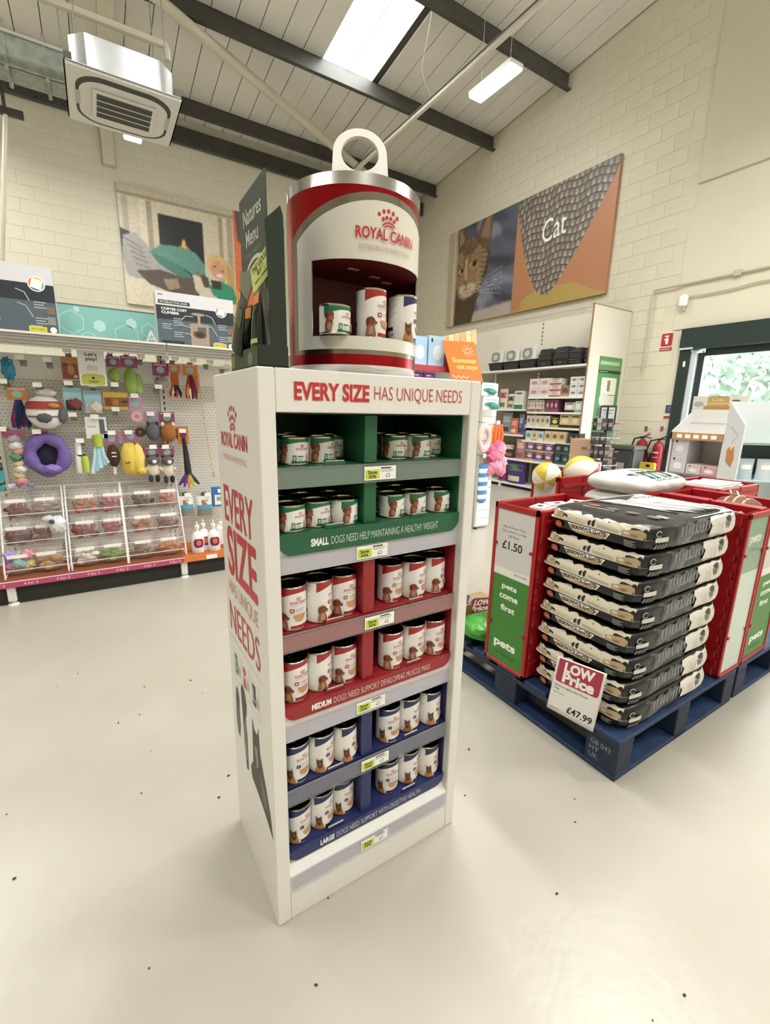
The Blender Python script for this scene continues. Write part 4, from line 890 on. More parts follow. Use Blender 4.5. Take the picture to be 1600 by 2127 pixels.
def roundtoy(c1, c2):
    return lambda e, w, h: (plush(e, 'head', (0, 0, h*.5), (w*.5, .07, h*.55), c1, .03), plush(e, 'ear', (-w*.3, -.02, h*.95), (w*.12, .02, h*.14), c2, .05), plush(e, 'ear', (w*.3, -.02, h*.95), (w*.12, .02, h*.14), c2, .05))
tagged((301, 852, 332, 914), 'slate grey round plush head above the raccoon toys', roundtoy('#5a6168', '#33373b'), '#b58aa8', .42); tagged((330, 856, 366, 917), 'ginger brown round plush head beside the grey one', roundtoy('#9b6534', '#e0d5c4'), '#8f4a6b', .38)
e, w, h = thing_at('plush_toy', (280, 880, 303, 915), 'dark brown ring plush left of the slate grey head'); G().lathe([(w*.32+w*.17*math.cos(a), w*.17*math.sin(a)) for a in np.linspace(0, 2*PI, 10)], mat('#4b3227', .85), 18, M=Matrix.Translation((0, 0, h*.5))@Matrix.Rotation(PI/2, 4, 'X')).build('ring', e)
e, w, h = thing_at('plush_toy', (365, 886, 378, 916), 'tan plush paw peeking out beside the ginger head', Y=4.34); plush(e, 'paw', (0, 0, h*.5), (w*.5, .04, h*.5), '#b08346', .08)
def raccoon(e, w, h):
    plush(e, 'head', (0, -.01, h*.86), (w*.45, .05, h*.18), '#5d5a58', .05); plush(e, 'muzzle', (w*.06, -.05, h*.82), (w*.16, .03, h*.08), '#e9e4dc', .02)
    plush(e, 'body', (0, 0, h*.48), (w*.42, .035, h*.28), '#ded5c6', .1, 1)
    for s in (-1, 1): plush(e, 'leg', (s*w*.22, -.01, h*.13), (w*.16, .03, h*.16), '#33373c' if s < 0 else '#20201f', .06); plush(e, 'arm', (s*w*.42, -.01, h*.52), (w*.14, .025, h*.1), '#cfc5b4', .05); plush(e, 'ear', (s*w*.32, 0, h*1.02), (w*.1, .02, h*.06), '#2c2a29', .02)
tagged((302, 928, 334, 1000), 'left raccoon plush with a cream body', raccoon, '#8f4a6b', .28); tagged((334, 928, 364, 1002), 'right raccoon plush with black legs', raccoon, '#8f4a6b', .28)
e, w, h = thing_at('rope_toy', (364, 886, 408, 1014), 'long black tug toy ending in purple and lime tails'); card(e, w, h, .72, 1, '#cf7d2c', (('e', .2, .3, .8, .8, '#6d3a6b'),), dx=-w*.05, ww=w*.5); G().tube([(-w*.05, -.01, h*.82), (0, -.015, h*.6), (w*.05, -.01, h*.24)], [.014, .022, .03], mat('#232427', .8), 8).build('sleeve', e)
for k, c in enumerate(('#4b2a6b', '#5a3aa0', '#e08a3c', '#b5d334', '#3b2350')): G().tube([(w*.05, -.01, h*.26), (w*(.05+(k-2)*.14), -.02, h*.14), (w*(.05+(k-2)*.24), -.02, h*(.0+.03*abs(k-2)))], [.02, .017, .008], mat(c, .8), 6).build('tail', e)
e, w, h = thing_at('rope_toy', (12, 893, 60, 1016), 'long pale knotted toy in a clear bag, left of the purple ring'); card(e, w, h, .86, 1, '#a0566f')
for k, c in enumerate(('#a5a3a3', '#dcdad8', '#cf9a93', '#5f8a69', '#cfc6a8', '#d8d2cc', '#c9c68f', '#c98a8f')): plush(e, 'knot', (w*(.05+.07*(k % 3-1)), -.01*(k % 2), h*(.84-.1*k)), (w*.3, .04, h*.075), c, .15, k)
for k in range(4): G().tube([(.0, 0, h*.1), ((k-1.5)*.05, -.01, .02)], [.014, .02], mat('#7f86b0' if k % 2 else '#c3bdd0', .8), 6).build('tail', e)
for k, (y0, y1) in enumerate(((968, 1000), (1002, 1022))):
    e, w, h = thing_at('carded_toy', (-8, y0, 9, y1), f'{"upper" if k == 0 else "lower"} teal pack at the left picture edge'); card(e, w, h, 0, 1, '#3d9a9c', (('r', .1, .7, .9, .95, '#1f3338'),))
for k, (b, t) in enumerate((((370, 1030, 402, 1070), 'left'), ((409, 1030, 441, 1070), 'right'))):
    e, w, h = thing_at('treat_bag', b, f'{t} clear topped bag of treats beneath the black tug toy', 'bag'); p_ = pouch('bag', e, w, h, .04, (mat('#d8dde0', .3), [(0, 0, 1, .36, mat('#7c7b6b', .6)), (0, .36, 1, .55, mat('#3f9cc4', .5)), (0, .55, 1, .98, mat('#dfe3e0', .5)), (.3, .55, .7, .8, mat('#b06b45', .5))]), (0, 0, 0), 0)
e, w, h = thing_at('treat_box', (442, 1012, 468, 1052), 'blue and white box half hidden by the white stand', 'box'); G().box(-w/2, w/2, 0, .05, 0, h, mat('#2f6db5', .45)).build('box', e); p = Print(); p.rect(-w*.35, h*.1, w*.5, h*.62, PAPER); p.rect(-w*.2, h*.3, w*.2, h*.5, mat('#7fa37a', .5)); p.build('print', fxz(0, 0, 0), e)
e, w, h = thing_at('plush_toy', (90, 1062, 136, 1108), 'white plush with dark eye slumped over the treat bins', Y=4.14); plush(e, 'body', (w*.12, 0, h*.4), (w*.42, .06, h*.4), '#d6d6da', .12, 2); plush(e, 'arm', (-w*.25, -.02, h*.7), (w*.3, .04, h*.16), '#c6c6ca', .1); plush(e, 'eye', (-w*.08, -.06, h*.62), (w*.12, .02, h*.09), '#44474a', .05)

# ------------------------------------------------------------------ wire racks with clear bins
CB = clear_mat('#e4dfda', .84, .12)
def bin_mesh():
    g = G(); n = 10; prof = []
    def ring(z, rx, ry): return [(rx*math.cos(PI*i/n-PI), ry*math.sin(PI*i/n-PI), z) for i in range(n+1)]
    R = [ring(0, .075, .06), ring(.02, .09, .085), ring(.10, .098, .10), ring(.18, .098, .03)]
    vs = [q for r in R for q in r]; k = n+1; fs = [(j*k+i, j*k+i+1, (j+1)*k+i+1, (j+1)*k+i) for j in range(3) for i in range(n)]+[tuple(range(k))]
    g.add(vs, fs, CB); g.box(-.098, .098, 0, .003, 0, .2, CB); return g.mesh('tub')
BM = bin_mesh(); LABM = G().box(-.06, .06, -.002, 0, -.013, .013, TKT).mesh('ticket')
RACKS = [('left', 8, 141, (40, 100)), ('middle', 150, 266, (180, 236)), ('right', 270, 388, (298, 350))]
CONT = [[('#b7a5c9', '#b98a5e'), ('#6b3a3a', '#8a5a48'), ('#7a3038', '#a08b80')], [('#d8d2c8', '#7f9a45'), ('#8a4038', '#9a4a52'), ('#b0785a', '#b06a72')], [('#8f7355', '#c0783c'), ('#b0805c', '#8c6a60'), ('#5a4a3a', '#c07a5c')]]
CN = [[('rainbow plush pieces', 'tan chews'), ('maroon chews', 'brown chews'), ('dark red treats', 'grey brown treats')], [('off white bones', 'green and pink toys'), ('dark red rolls', 'reddish sticks'), ('tan slabs', 'rosy slabs')], [('mixed brown sticks', 'orange biscuits'), ('tan bones', 'dusky treats'), ('dark bark pieces', 'salmon rounds')]]
RWN = ['bottom', 'middle', 'top']
for ri, (rn, a, b, cols) in enumerate(RACKS):
    A, B = ony(a, 1180, 4.06), ony(b, 1165, 4.06); w = B[0]-A[0]; rk = empty('bin_rack', (A[0], 4.05, .186), 0, f'white wire bin rack, {rn} one of three on the base shelf', 'wire rack', 'wire bin racks')
    for s in (0, w): G().tube([(s, 0, 0), (s, .0, .06), (s, .30, .62)], .006, WIRE, 6).build('side_wire', rk)
    for k in range(7):
        t = k/6; y, z = (.30*t, .06+.56*t); G().tube([(0, y, z), (w, y, z)], .003, WIRE, 5).build('cross_wire', rk)
    G().tube([(0, 0, .006), (0, .32, .006), (w, .32, .006), (w, 0, .006)], .004, WIRE, 5).build('base_wire', rk)
    for k in range(3):
        for ci, px in enumerate(cols):
            Y = 4.17+k*.09; z = .195+k*.19; P = ony(px, 1150-k*42, Y); nm = CN[ri][k][ci]
            e = empty('treat_bin', (P[0], Y, z), 0, f'clear bin of {nm}, {RWN[k]} row of the {rn} rack', 'bin', 'clear treat bins'); inst(BM, 'tub', e, (0, 0, 0)); t = inst(LABM, 'ticket', e, (0, -.102, .15)); c = CONT[ri][k][ci]
            if ri == 0 and k == 0 and ci == 0:
                for q, cc in enumerate(('#d58fb0', '#8fc9cf', '#d9d08a', '#a58fc9', '#7fb27a', '#cf8f9a')): plush(e, 'plush_piece', ((q % 3-1)*.05, -.03-.02*(q % 2), .07+.055*(q//3)+.02*(q % 2)), (.045, .04, .04), cc, .2, q)
            else:
                g = G(); R = random.Random(ri*9+k*3+ci)
                for q in range(22): g.ell((R.uniform(-.06, .06), R.uniform(-.062, -.015), .028+R.uniform(0, .09)), (R.uniform(.02, .036), .022, R.uniform(.015, .028)), mat(c, .8), 8, 5, lump(.15, 3, q))
                o = g.build('contents', e); o['kind'] = 'stuff'
for k, (px, py) in enumerate(((413, 1150), (428, 1149), (446, 1144))):
    P = ony(px, py, 4.1); h = (1150-1096)*.0049; e = empty('spray_bottle', (P[0], 4.1+.05*(k == 1), .186), 0, f'white bottle with a purple and orange label, {["left", "middle", "right"][k]} of three on the orange-edged shelf', 'bottle', 'purple labelled bottles')
    G().lathe([(0, 0), (.05, 0), (.053, .01), (.053, .14), (.03, .18), (.014, .19), (.014, .215), (.02, .215), (.02, .24), (.006, .245), (.006, .275), (0, .276)], mat('#e9e6e2', .35), 20).build('bottle', e)
    p = Print(); p.rrect(-.045, .05, .045, .13, .03, mat('#6b2466', .4), 5); p.ell(0, .095, .022, .026, mat('#d56a3c', .4)); p.build('label', lambda u, v, t: ((.053+t)*math.sin(u/.053), -(.053+t)*math.cos(u/.053), v), e, du=.01)
P = ony(464, 1138, 4.2); e = empty('white_jug', (P[0], 4.2, .186), 0, 'plain white jug half hidden by the white stand', 'jug'); G().box(-.075, .075, -.05, .05, 0, .2, mat('#e4dfd6', .4)).build('body', e, bevel=.025, segs=3); G().cyl((0, 0, .2), (0, 0, .225), .03, PAPER, 14).build('cap', e)
G().tube([(.05, 0, .19), (.09, 0, .16), (.09, 0, .08), (.07, 0, .06)], .012, mat('#e4dfd6', .4), 8).build('handle', e)

# ================================================================== wall poster behind the gondola (a woman lying by a fire with a dog)
A = ony(242, 384, YE-.05); PX0, PZ0, PW, PH = .72, 3.415, 3.3, 2.14
ps = empty('wall_poster', (PX0, YE-.06, PZ0), 0, 'wall poster of a woman in green lying beside a dog', 'poster')
G().box(0, PW, 0, .05, 0, PH, mat('#8c8674', .6)).build('board', ps, bevel=.004)
pc = Pic(230, 150, '#cfc4ad'); S_ = 3.0/2.0          # u measured so that the visible picture is the left two thirds
def q(pts): return [(x/S_, 1-y) for x, y in pts]
pc.poly(q([(0, 0), (.99, 0), (.99, .08), (0, .08)]), '#c3b79f'); pc.poly(q([(.0, .06), (.99, .06), (.99, .085), (0, .085)]), '#9c9078')
for x, c in ((.03, '#b3a58c'), (.17, '#d9cfb9'), (.22, '#a4967c'), (.84, '#a4967c'), (.88, '#d6ccb6'), (.92, '#b09f82')): pc.poly(q([(x, .09), (x+.05, .09), (x+.05, .7), (x, .7)]), c)
pc.poly(q([(.31, .18), (.70, .18), (.70, .72), (.31, .72)]), '#191b1a')
pc.ell(.52/S_, 1-.47, .06/S_, .06, '#b5713c'); pc.ell(.52/S_, 1-.44, .02/S_, .08, '#e3a862'); pc.ell(.54/S_, 1-.5, .03/S_, .05, '#efdcb0')
pc.poly(q([(0, .74), (1, .78), (1, 1), (0, 1)]), '#ddd2bb'); pc.poly(q([(0, .36), (.08, .38), (.04, .62), (0, .62)]), '#23222a')
pc.poly(q([(.02, .42), (.12, .38), (.24, .5), (.34, .58), (.5, .62), (.55, .74), (.3, .78), (.04, .76), (.0, .6)]), '#a9a59e')
for k in range(6): pc.line(q([(.03+.02*k, .44+.05*k), (.16+.012*k, .50+.04*k)]), .006, '#7f7b76')
pc.poly(q([(.22, .52), (.32, .44), (.5, .43), (.62, .46), (.70, .56), (.70, .64), (.6, .68), (.52, .62), (.4, .6), (.3, .62)]), '#5f9184')
pc.poly(q([(.25, .52), (.36, .56), (.48, .6), (.58, .68), (.52, .72), (.36, .65), (.26, .58)]), '#4d7d71')
pc.poly(q([(.10, .70), (.3, .66), (.5, .70), (.62, .68), (.66, .74), (.62, .88), (.4, .86), (.2, .80)]), '#5b5048'); pc.poly(q([(.32, .74), (.44, .72), (.46, .8), (.36, .83)]), '#a08a70')
pc.poly(q([(.58, .66), (.70, .66), (.76, .78), (.8, .9), (.70, .88), (.6, .8)]), '#d3c7b3'); pc.poly(q([(.64, .64), (.72, .66), (.74, .76), (.68, .76)]), '#54443a'); pc.poly(q([(.60, .65), (.645, .6), (.66, .68)]), '#8a6d5c')
pc.ell(.84/S_, 1-.56, .115/S_, .12, '#d6b277', .3); pc.poly(q([(.9, .5), (.97, .6), (.98, .82), (.9, .74)]), '#c39f63'); pc.ell(.82/S_, 1-.58, .075/S_, .082, '#d19c7c'); pc.ell(.83/S_, 1-.63, .03/S_, .014, '#efe2d6'); pc.ell(.79/S_, 1-.55, .012/S_, .008, '#3c2a22'); pc.ell(.86/S_, 1-.585, .012/S_, .008, '#3c2a22')
pc.poly(q([(.72, .74), (.84, .68), (.95, .72), (.99, .82), (.99, .88), (.86, .88), (.76, .82)]), '#2f8f6e'); pc.poly(q([(.74, .68), (.84, .68), (.84, .76), (.76, .76)]), '#3a2a20')
pc.rect(.985/S_, 0, 1.04/S_, 1, '#d9713a'); pc.rect(1.04/S_, 0, 1, 1, '#d9713a'); pc.poly([(1/S_, 1), (1, 1), (1, .5), (1.02/S_, .72)], '#5a4a40')
pc.noise(.08, 3); pc.blur(1); pc.noise(.05, 1)
pc.build('picture', lambda u, v: (u*PW, -.003, v*PH), ps, .45)
# ================================================================== blue pallets
PB = mat('#16243d', .55, var=.25, scale=9, bump=.15); PB2 = mat('#22375a', .6, var=.35, scale=14, bump=.2)
def pallet(x0, y0, label):
    e = empty('pallet', (x0, y0, 0), 0, label, 'pallet', 'blue pallets'); W, L = 1.04, 1.2
    top = G().box(0, W, 0, .125, .168, .19, PB2).mesh('deck_board', bevel=.003)
    for k in range(7): inst(top, 'deck_board', e, (0, k*(L-.125)/6, 0))
    br = G().box(0, .11, 0, L, .143, .168, PB).mesh('stringer_board', bevel=.003); bb = G().box(0, .11, 0, L, 0, .022, PB2).mesh('bottom_board', bevel=.003)
    for k in range(3): inst(br, 'stringer_board', e, (k*(W-.11)/2, 0, 0)); inst(bb, 'bottom_board', e, (k*(W-.11)/2, 0, 0))
    cb = G().box(.11, W-.11, 0, .11, 0, .022, PB2).mesh('bottom_board', bevel=.003)
    for k in (0, 1): inst(cb, 'bottom_board', e, (0, k*(L-.11), 0))
    bl = G().box(0, .11, 0, .14, .022, .143, PB).mesh('block', bevel=.004)
    for i in range(3):
        for j in range(3): inst(bl, 'block', e, (i*(W-.11)/2, j*(L-.14)/2, 0))
    p = Print(); c = mat('#8a98aa', .6)
    for k in range(3): p.text(['GB 042', 'HT', 'UK'][k], .02, .09-.032*k, .022, c, w=.09 if k == 0 else .04)
    p.build('stencil', lambda u, v, t: (-t, .14-u, .02+v), e)
    return e
pallet(1.622, .797, 'blue wooden pallet under the stack of black dog food bags'); pallet(2.70, .80, 'blue wooden pallet at the right edge of the picture')

# ================================================================== bags of dog food
def bag_fns(a, b, c, q=5):
    def X(y, z): return a*max(1e-4, 1-min(.98, abs(y/b)**8)-min(.98, abs(z/c)**q)*.9)**.125
    def Y(x, z): return b*max(1e-4, 1-min(.98, abs(x/a)**8)-min(.98, abs(z/c)**q)*.9)**.125
    def Z(x, y): return c*max(.02, 1-abs(x/a)**8-abs(y/b)**8)**(1/q)
    return X, Y, Z
def bag_body(a, b, c, m, name='bag', q=5):
    g = G(); nu, nv = 72, 22; vs = []; R = random.Random(3)
    for j in range(nv+1):
        t = j/nv*2-1; z = c*math.copysign(1-(1-abs(t))**1.7, t); s = max(0., 1-.97*abs(z/c)**q)**(.125 if q > 3 else .3) if abs(t) < 1 else 0.
        for i in range(nu):
            f = 2*PI*i/nu; cx, cy = math.cos(f), math.sin(f); r = (abs(cx/a)**8+abs(cy/b)**8)**(-1/8)
            w = 1+.006*math.sin(9*f+5*z/c)+.004*math.sin(23*f+2*z/c)
            vs.append((r*cx*s*w, r*cy*s*w, z))
    fs = [(j*nu+i, j*nu+(i+1) % nu, (j+1)*nu+(i+1) % nu, (j+1)*nu+i) for j in range(nv) for i in range(nu)]
    g.add(vs, fs, m); me = g.mesh(name); me.polygons.foreach_set('use_smooth', [True]*len(me.polygons)); return me
BA, BB, BC = .362, .232, .056
BAGM = mat('#111113', .34, var=.1, scale=6, bump=.35, bscale=24)
bodyM = bag_body(BA, BB, BC, BAGM); FX, FY, FZ = bag_fns(BA, BB, BC)
RB = random.Random(11)
def jag(u0, u1, v, amp, n): return [(u0+(u1-u0)*i/n, v+RB.uniform(-amp, amp)) for i in range(n+1)]
CRM, TAN2, CR2 = mat('#dcd3bd', .5), mat('#b29c79', .55), mat('#ece6d8', .5)
def end_print():
    p = Print(); W = 2*BB
    p.poly([(W*.04, .004), (W*.94, -.006)]+jag(W*.94, W*.04, .043, .005, 24), CRM)
    p.poly([(W*.04, .005), (W*.19, .003)]+jag(W*.19, W*.04, .036, .006, 5), TAN2); p.poly([(W*.05, .012), (W*.12, .014)]+jag(W*.12, W*.06, .034, .004, 3), CRM)
    p.poly([(W*.76, -.003), (W*.94, -.006)]+jag(W*.94, W*.76, .022, .007, 6), TAN2); p.ell(W*.86, .006, W*.03, .006, mat('#8e7555', .6), 10); p.ell(W*.8, .012, W*.025, .005, CRM, 10)
    p.poly([(W*.2, .004), (W*.42, .002)]+jag(W*.42, W*.2, .018, .005, 6), mat('#c9bda2', .5))
    for u in (.175, .755): p.rect(W*u, -.004, W*(u+.014), .046, BLACK)
    for u, s in ((.46, 1.), (.5, 1.3)): p.ell(W*u, .007+.007*s, W*.014, .010*s, INK, 10); p.ell(W*u+.004, .006+.016*s, W*.010, .005*s, INK, 8)
    for k in range(3): p.line([(W*.54, .016-.004*k), (W*.74, .010-.005*k)], .0012, mat('#8d8570', .5))
    p.ell(W*.15, -.022, W*.042, .016, mat('#a8503c', .5), 16); p.rect(W*.125, -.025, W*.175, -.020, mat('#c98a78', .5))
    p.ell(W*.46, -.008, W*.19, .043, mat('#b69c78', .5), 16, PI, 2*PI); p.poly([(W*.25, -.002), (W*.67, -.008), (W*.63, -.034), (W*.30, -.029)], PAPER)
    p.text('WAINWRIGHTS', W*.285, -.0255, .0195, INK, w=W*.345, bold=.03, shear=-.012)
    for k in range(5): p.rect(W*.79, -.018-.006*k, W*(.88-.02*(k % 2)), -.0145-.006*k, mat('#8b8b8b', .5))
    return p
def endmap(u, v, t): y = BB-u; y = max(-BB*.97, min(BB*.97, y)); return (-FX(y, v)-t-.003, y, v)
EP = end_print().build('end_print', endmap, None, du=.02, eps=.00012)
def side_print():
    p = Print(); L = 2*BA; W_ = mat('#d9d5cc', .42, bump=.4, scale=30); S_ = mat('#4a4c52', .22, bump=.5, scale=26)
    p.poly([(L*.22, -.045), (L*.62, -.045)]+jag(L*.62, L*.20, .040, .006, 14), S_)  # grey sheen of the black bag side painted in
    for k in range(9):
        u = .28+.036*k; p.poly([(L*u, -.01+.012*(k % 3)), (L*(u+.012), -.006), (L*(u+.016), .026+.006*(k % 2)), (L*(u+.006), .034)], mat('#84868c', .2))  # paler flecks are painted highlights on the sheen
    p.poly([(L*.60, -.05)]+[(L*.98, -.05), (L*.98, .048)]+jag(L*.98, L*.60, .047, .003, 8)+[(L*.58, .03), (L*.61, .01), (L*.59, -.02)], W_)
    p.ring(L*.08, .02, .014, .012, .003, mat('#b9b9b9', .5), .3, 2*PI-.6); p.rrect(L*.06, -.012, L*.155, .006, .003, mat('#cfcbc2', .5), 3)
    for k in range(4): p.rect(L*(.065+.022*k), -.04, L*(.08+.022*k), -.02, mat('#6f6d68', .5))
    G_ = mat('#6b6a66', .5); p.text('W', L*.77, -.015, .035, G_, w=.05, bold=.05)
    for k in range(4): p.line([(L*(.68+.022*k), -.03), (L*(.685+.022*k), .02)], .003, mat('#c5bfae', .5))
    return p
def sidemap(u, v, t): x = max(-BA*.985, min(BA*.985, u-BA)); return (x, -FY(x, v)-t-.003, v)
SP = side_print().build('side_print', sidemap, None, du=.02, eps=.00012)
SEAM = G().sheet(lambda u, v: (-FX(BB*(1-2*u)*.96, 0)-.003-(.022*math.exp(-u*14)+.0025)*(1-v), BB*(1-2*u)*.96, .004-.010*u+.0015*math.sin(9*u)), 30, 1, mat('#e3e0d8', .4)).mesh('end_seam')
TOPP = Print(); W_ = mat('#dad7d0', .35, bump=.35, scale=20)
TOPP.poly([(-.16, BB*.93), (BA*.95, BB*.93), (BA*.95, -BB*.93), (-.03, -BB*.93), (-.06, 0)], W_)
for k in range(9): TOPP.poly([(-.1+.05*k, BB*.7-.07*k*.6), (.02+.05*k, BB*.7-.07*k*.6-.03), (.08+.04*k, -BB*.9), (-.02+.045*k, -BB*.9+.12)], mat('#a7a6a3' if k % 2 else '#f0eee8', .3))
TOPP.text('COMPLETE FOOD', .02, .13, .028, INK, w=.24, bold=.02, shear=-.2)
for k, c in enumerate(('#a8503c', '#6f6d68', '#6f6d68', '#6f6d68')): TOPP.ell(-.22, .1-.085*k, .018, .026, mat(c, .5), 12)
TOPP.line([(-.27, .12), (-.26, -.02)], .004, PAPER); TOPP.rect(-.2, -.19, -.17, -.15, mat('#a7a6a3', .5))
BN = ['bottom', 'second from the bottom', 'third from the bottom', 'fourth from the bottom', 'fifth from the bottom', 'third from the top', 'second from the top', 'top']
for k in range(8):
    jx, jy = RB.uniform(-.008, .008), RB.uniform(-.006, .006)
    e = empty('dog_food_bag', (2.014+jx, 1.044+jy, .19+BC+k*.1085), RB.uniform(-.015, .015), f'black and cream dog food bag, {BN[k]} of the tall stack', 'bag', 'stacked black dog food bags')
    inst(bodyM, 'bag_body', e, (0, 0, 0)); inst(EP, 'end_print', e, (0, 0, 0)); inst(SP, 'side_print', e, (0, 0, 0)); inst(SEAM, 'end_seam', e, (0, 0, 0))
    if k == 7: TOPP.build('top_print', lambda u, v, t: (u, v, FZ(u, v)+t+.002), e, du=.02, eps=.0002)
for o in (EP, SP): bpy.data.objects.remove(o)
# white bags behind
A2, B2, C2 = .26, .20, .066
wb = bag_body(A2, B2, C2, mat('#d9dad4', .45, bump=.3, scale=14), 'white_bag', 2.2)
def FZ2(x, y):
    r = min(.999, (abs(x/A2)**8+abs(y/B2)**8)**.125); return C2*((1-r**(1/.3))/.97)**(1/2.2)
for k in range(8):
    e = empty('white_food_bag', (2.835, 1.545, .19+C2+k*.1125), .05*math.sin(k*3), f'white food bag, {ORD[k]} from the bottom of the stack behind the black bags' if k < 7 else 'white food bag with big upturned letters on top of its stack', 'bag', 'stacked white food bags')
    inst(wb, 'bag_body', e, (0, 0, 0))
    if k == 7:
        p = Print(); GR2 = mat('#2f6b52', .5)
        for q, (m_, up) in enumerate(((INK, 0), (GR2, 1), (INK, 0))):
            s = [(0, 0), (.3, 0), (.5, .62), (.7, 0), (1, 0), (.66, 1), (.34, 1)]
            p.poly([(-.2+.105*q+x*.13, -.165+.13*(y if up else 1-y)) for x, y in s], m_)
        p.text('COMPLETE FOOD', .2, -.165, .02, INK, w=.34, rot=PI); p.poly([(-.05, .0), (.16, .0), (.2, .05), (-.02, .05)], mat('#a9c4b4', .5)); p.build('print', lambda u, v, t: (u, v, FZ2(u, v)+t+.002), e, du=.03, eps=.0002)

# ================================================================== red dump crates
CRED = mat('#a3191e', .35, var=.06, scale=5); SGRN = mat('#3c7f2c', .45); SPAPER = mat('#cfcdca', .45)
def sign_print(p, w, h, price, glare=False):
    if glare:  # glare painted into the sign as pale colours
        p.rect(0, 0, w, h, mat('#c6d4cc', .25)); p.rect(0, h*.66, w, h, mat('#7d9f86', .3)); p.text('pets', w*.5, h*.83, .055, mat('#d3ddd4', .4), w=w*.6, bold=.04, align='c'); p.text('at home', w*.5, h*.79, .02, mat('#4f6f58', .4), w=w*.5, align='c'); return
    p.rect(0, 0, w, h*.60, SGRN); p.rect(0, h*.58, w, h, SPAPER); p.rect(0, h*.585, w, h*.63, mat('#e4e3e0', .45))
    for k, t in enumerate(('pets', 'come', 'first')): p.text(t, w*.48, h*(.51-.078*k)-(.015 if t == 'pets' else 0), .032 if t != 'come' else .024, PAPER, w=w*(.42, .52, .40)[k], bold=.03, align='c')
    p.text('pets', w*.48, h*.085, .052, PAPER, w=w*.62, bold=.04, align='c'); p.text('at home', w*.5, h*.045, .022, mat('#2b5a22', .5), w=w*.55, bold=.02, align='c')
    if price:
        p.text('£1.50', w*.46, h*.755, .042, INK, w=w*.55, bold=.02, align='c')
        for k, t in enumerate(('Pets At Home Value', 'Degradable Poop Bags', '100 Pack')): p.text(t, w*.48, h*(.89-.028*k), .011, mat('#5c5c5c', .5), w=w*(.6, .68, .3)[k], align='c')
        p.text('NEXT TO LIVERY', w*.75, h*.605, .01, INK, w=w*.34, align='c')
def crate(name, x, y, rz, W, L, H, label, price=False, z=.1905):
    """sign on the local -Y face, width along local X, length along local +Y"""
    e = empty(name, (x, y, z), rz, label, 'crate', 'red dump crates'); t = .018
    G().box(0, W, 0, t, 0, H, CRED).build('end_wall', e, bevel=.008, segs=2); G().box(0, W, L-t, L, 0, H, CRED).build('end_wall', e, bevel=.008, segs=2)
    for x0 in (0, W-t):
        g = G().box(x0, x0+t, t, L*.48, 0, H, CRED); g.build('side_wall', e, bevel=.006); G().box(x0, x0+t, L*.5, L-t, 0, H, CRED).build('side_wall', e, bevel=.006)
        s = 1 if x0 else -1; xo = x0+t if x0 else x0
        for k in range(2): G().box(min(xo, xo+s*.01), max(xo, xo+s*.01), .03, L-.03, H*(.1+.82*k), H*(.1+.82*k)+.02, CRED).build('rib', e)
        for k in range(9): G().box(min(xo, xo+s*.006), max(xo, xo+s*.006), .006, .02, H*(.06+.1*k), H*(.06+.1*k)+.045, CRED).build('hinge', e)
    G().box(t, W-t, t, L-t, 0, .02, CRED).build('floor_panel', e)
    f = G()
    for a in ((0, W, 0, .022), (0, W, H-.03, H), (0, .02, 0, H), (W-.02, W, 0, H)): f.box(a[0], a[1], -.012, 0, a[2], a[3], CRED)
    f.build('sign_frame', e, bevel=.004)
    c = G().box(.02, W-.02, -.006, -.003, .022, H-.03, SGRN).build('sign_card', e); p = Print(); sign_print(p, W-.04, H-.052, price, 'shiny' in label); p.build('sign_print', fxz(.02, -.006, .022), c)
    for k in range(2):
        for q in (.25, .75): G().box(.014+k*(W-.045), .031+k*(W-.045), -.016, -.006, H*q, H*q+.012, CRED).build('clip', e)
    return e
crate('dump_crate', 1.622, 1.545, -PI/2, .265, .52, .835, 'red crate with a £1.50 price card beside the black bags', True)
for k, (dx, dy, rz) in enumerate(((.16, -.13, .3), (.30, -.12, -.2), (.42, -.14, .5))):
    e = empty('poop_bag_pack', (1.622+dx, 1.545+dy, .96), rz, f'white packet inside the £1.50 crate, {["nearest its sign", "in the middle", "furthest from its sign"][k]}', 'packet', 'white packets in the crate')
    G().box(-.07, .07, -.045, .045, 0, .05, mat('#dcdad5', .4)).build('packet', e, bevel=.012, segs=2); p = Print(); p.rect(-.02, -.012, .02, .012, INK); p.build('print', fxy(0, 0, .05), e)
    G().box(1.622+dx-.07-e.location.x, 1.622+dx+.07-e.location.x, -.05, .05, -.74, 0, mat('#b9b7b2', .5)).build('carton_below', e)
crate('dump_crate', 2.457, .812, 0, .245, .52, .835, 'red crate right of the black bags with a pale shiny sign'); crate('dump_crate', 2.722, .815, .02, .33, .5, .835, 'wide red crate at the right picture edge')
crate('dump_crate', 2.47, 2.045, -PI/2, .215, .50, .86, 'red crate holding the two beach balls'); crate('dump_crate', 3.12, 1.56, -PI/2, .37, .56, .835, 'red crate behind the black bags towards the door')
def ball_toy(px, py, Y, r, cols, label, rot):
    c = ony(px, py, Y); e = empty('beach_ball', tuple(c), 0, label, 'ball', 'beach balls'); e.rotation_euler = rot
    for k in range(6): G().lathe([(r*math.sin(t), r*math.cos(t)) for t in np.linspace(0.02, PI-.02, 19)], mat(cols[k % len(cols)], .35, bump=.1, scale=20), 5, a0=k*PI/3, a1=(k+1)*PI/3).build('gore', e)
    G().cyl((0, 0, r-.002), (0, 0, r+.002), .018, mat('#e8e4d8', .4), 12).build('valve_disc', e); return e
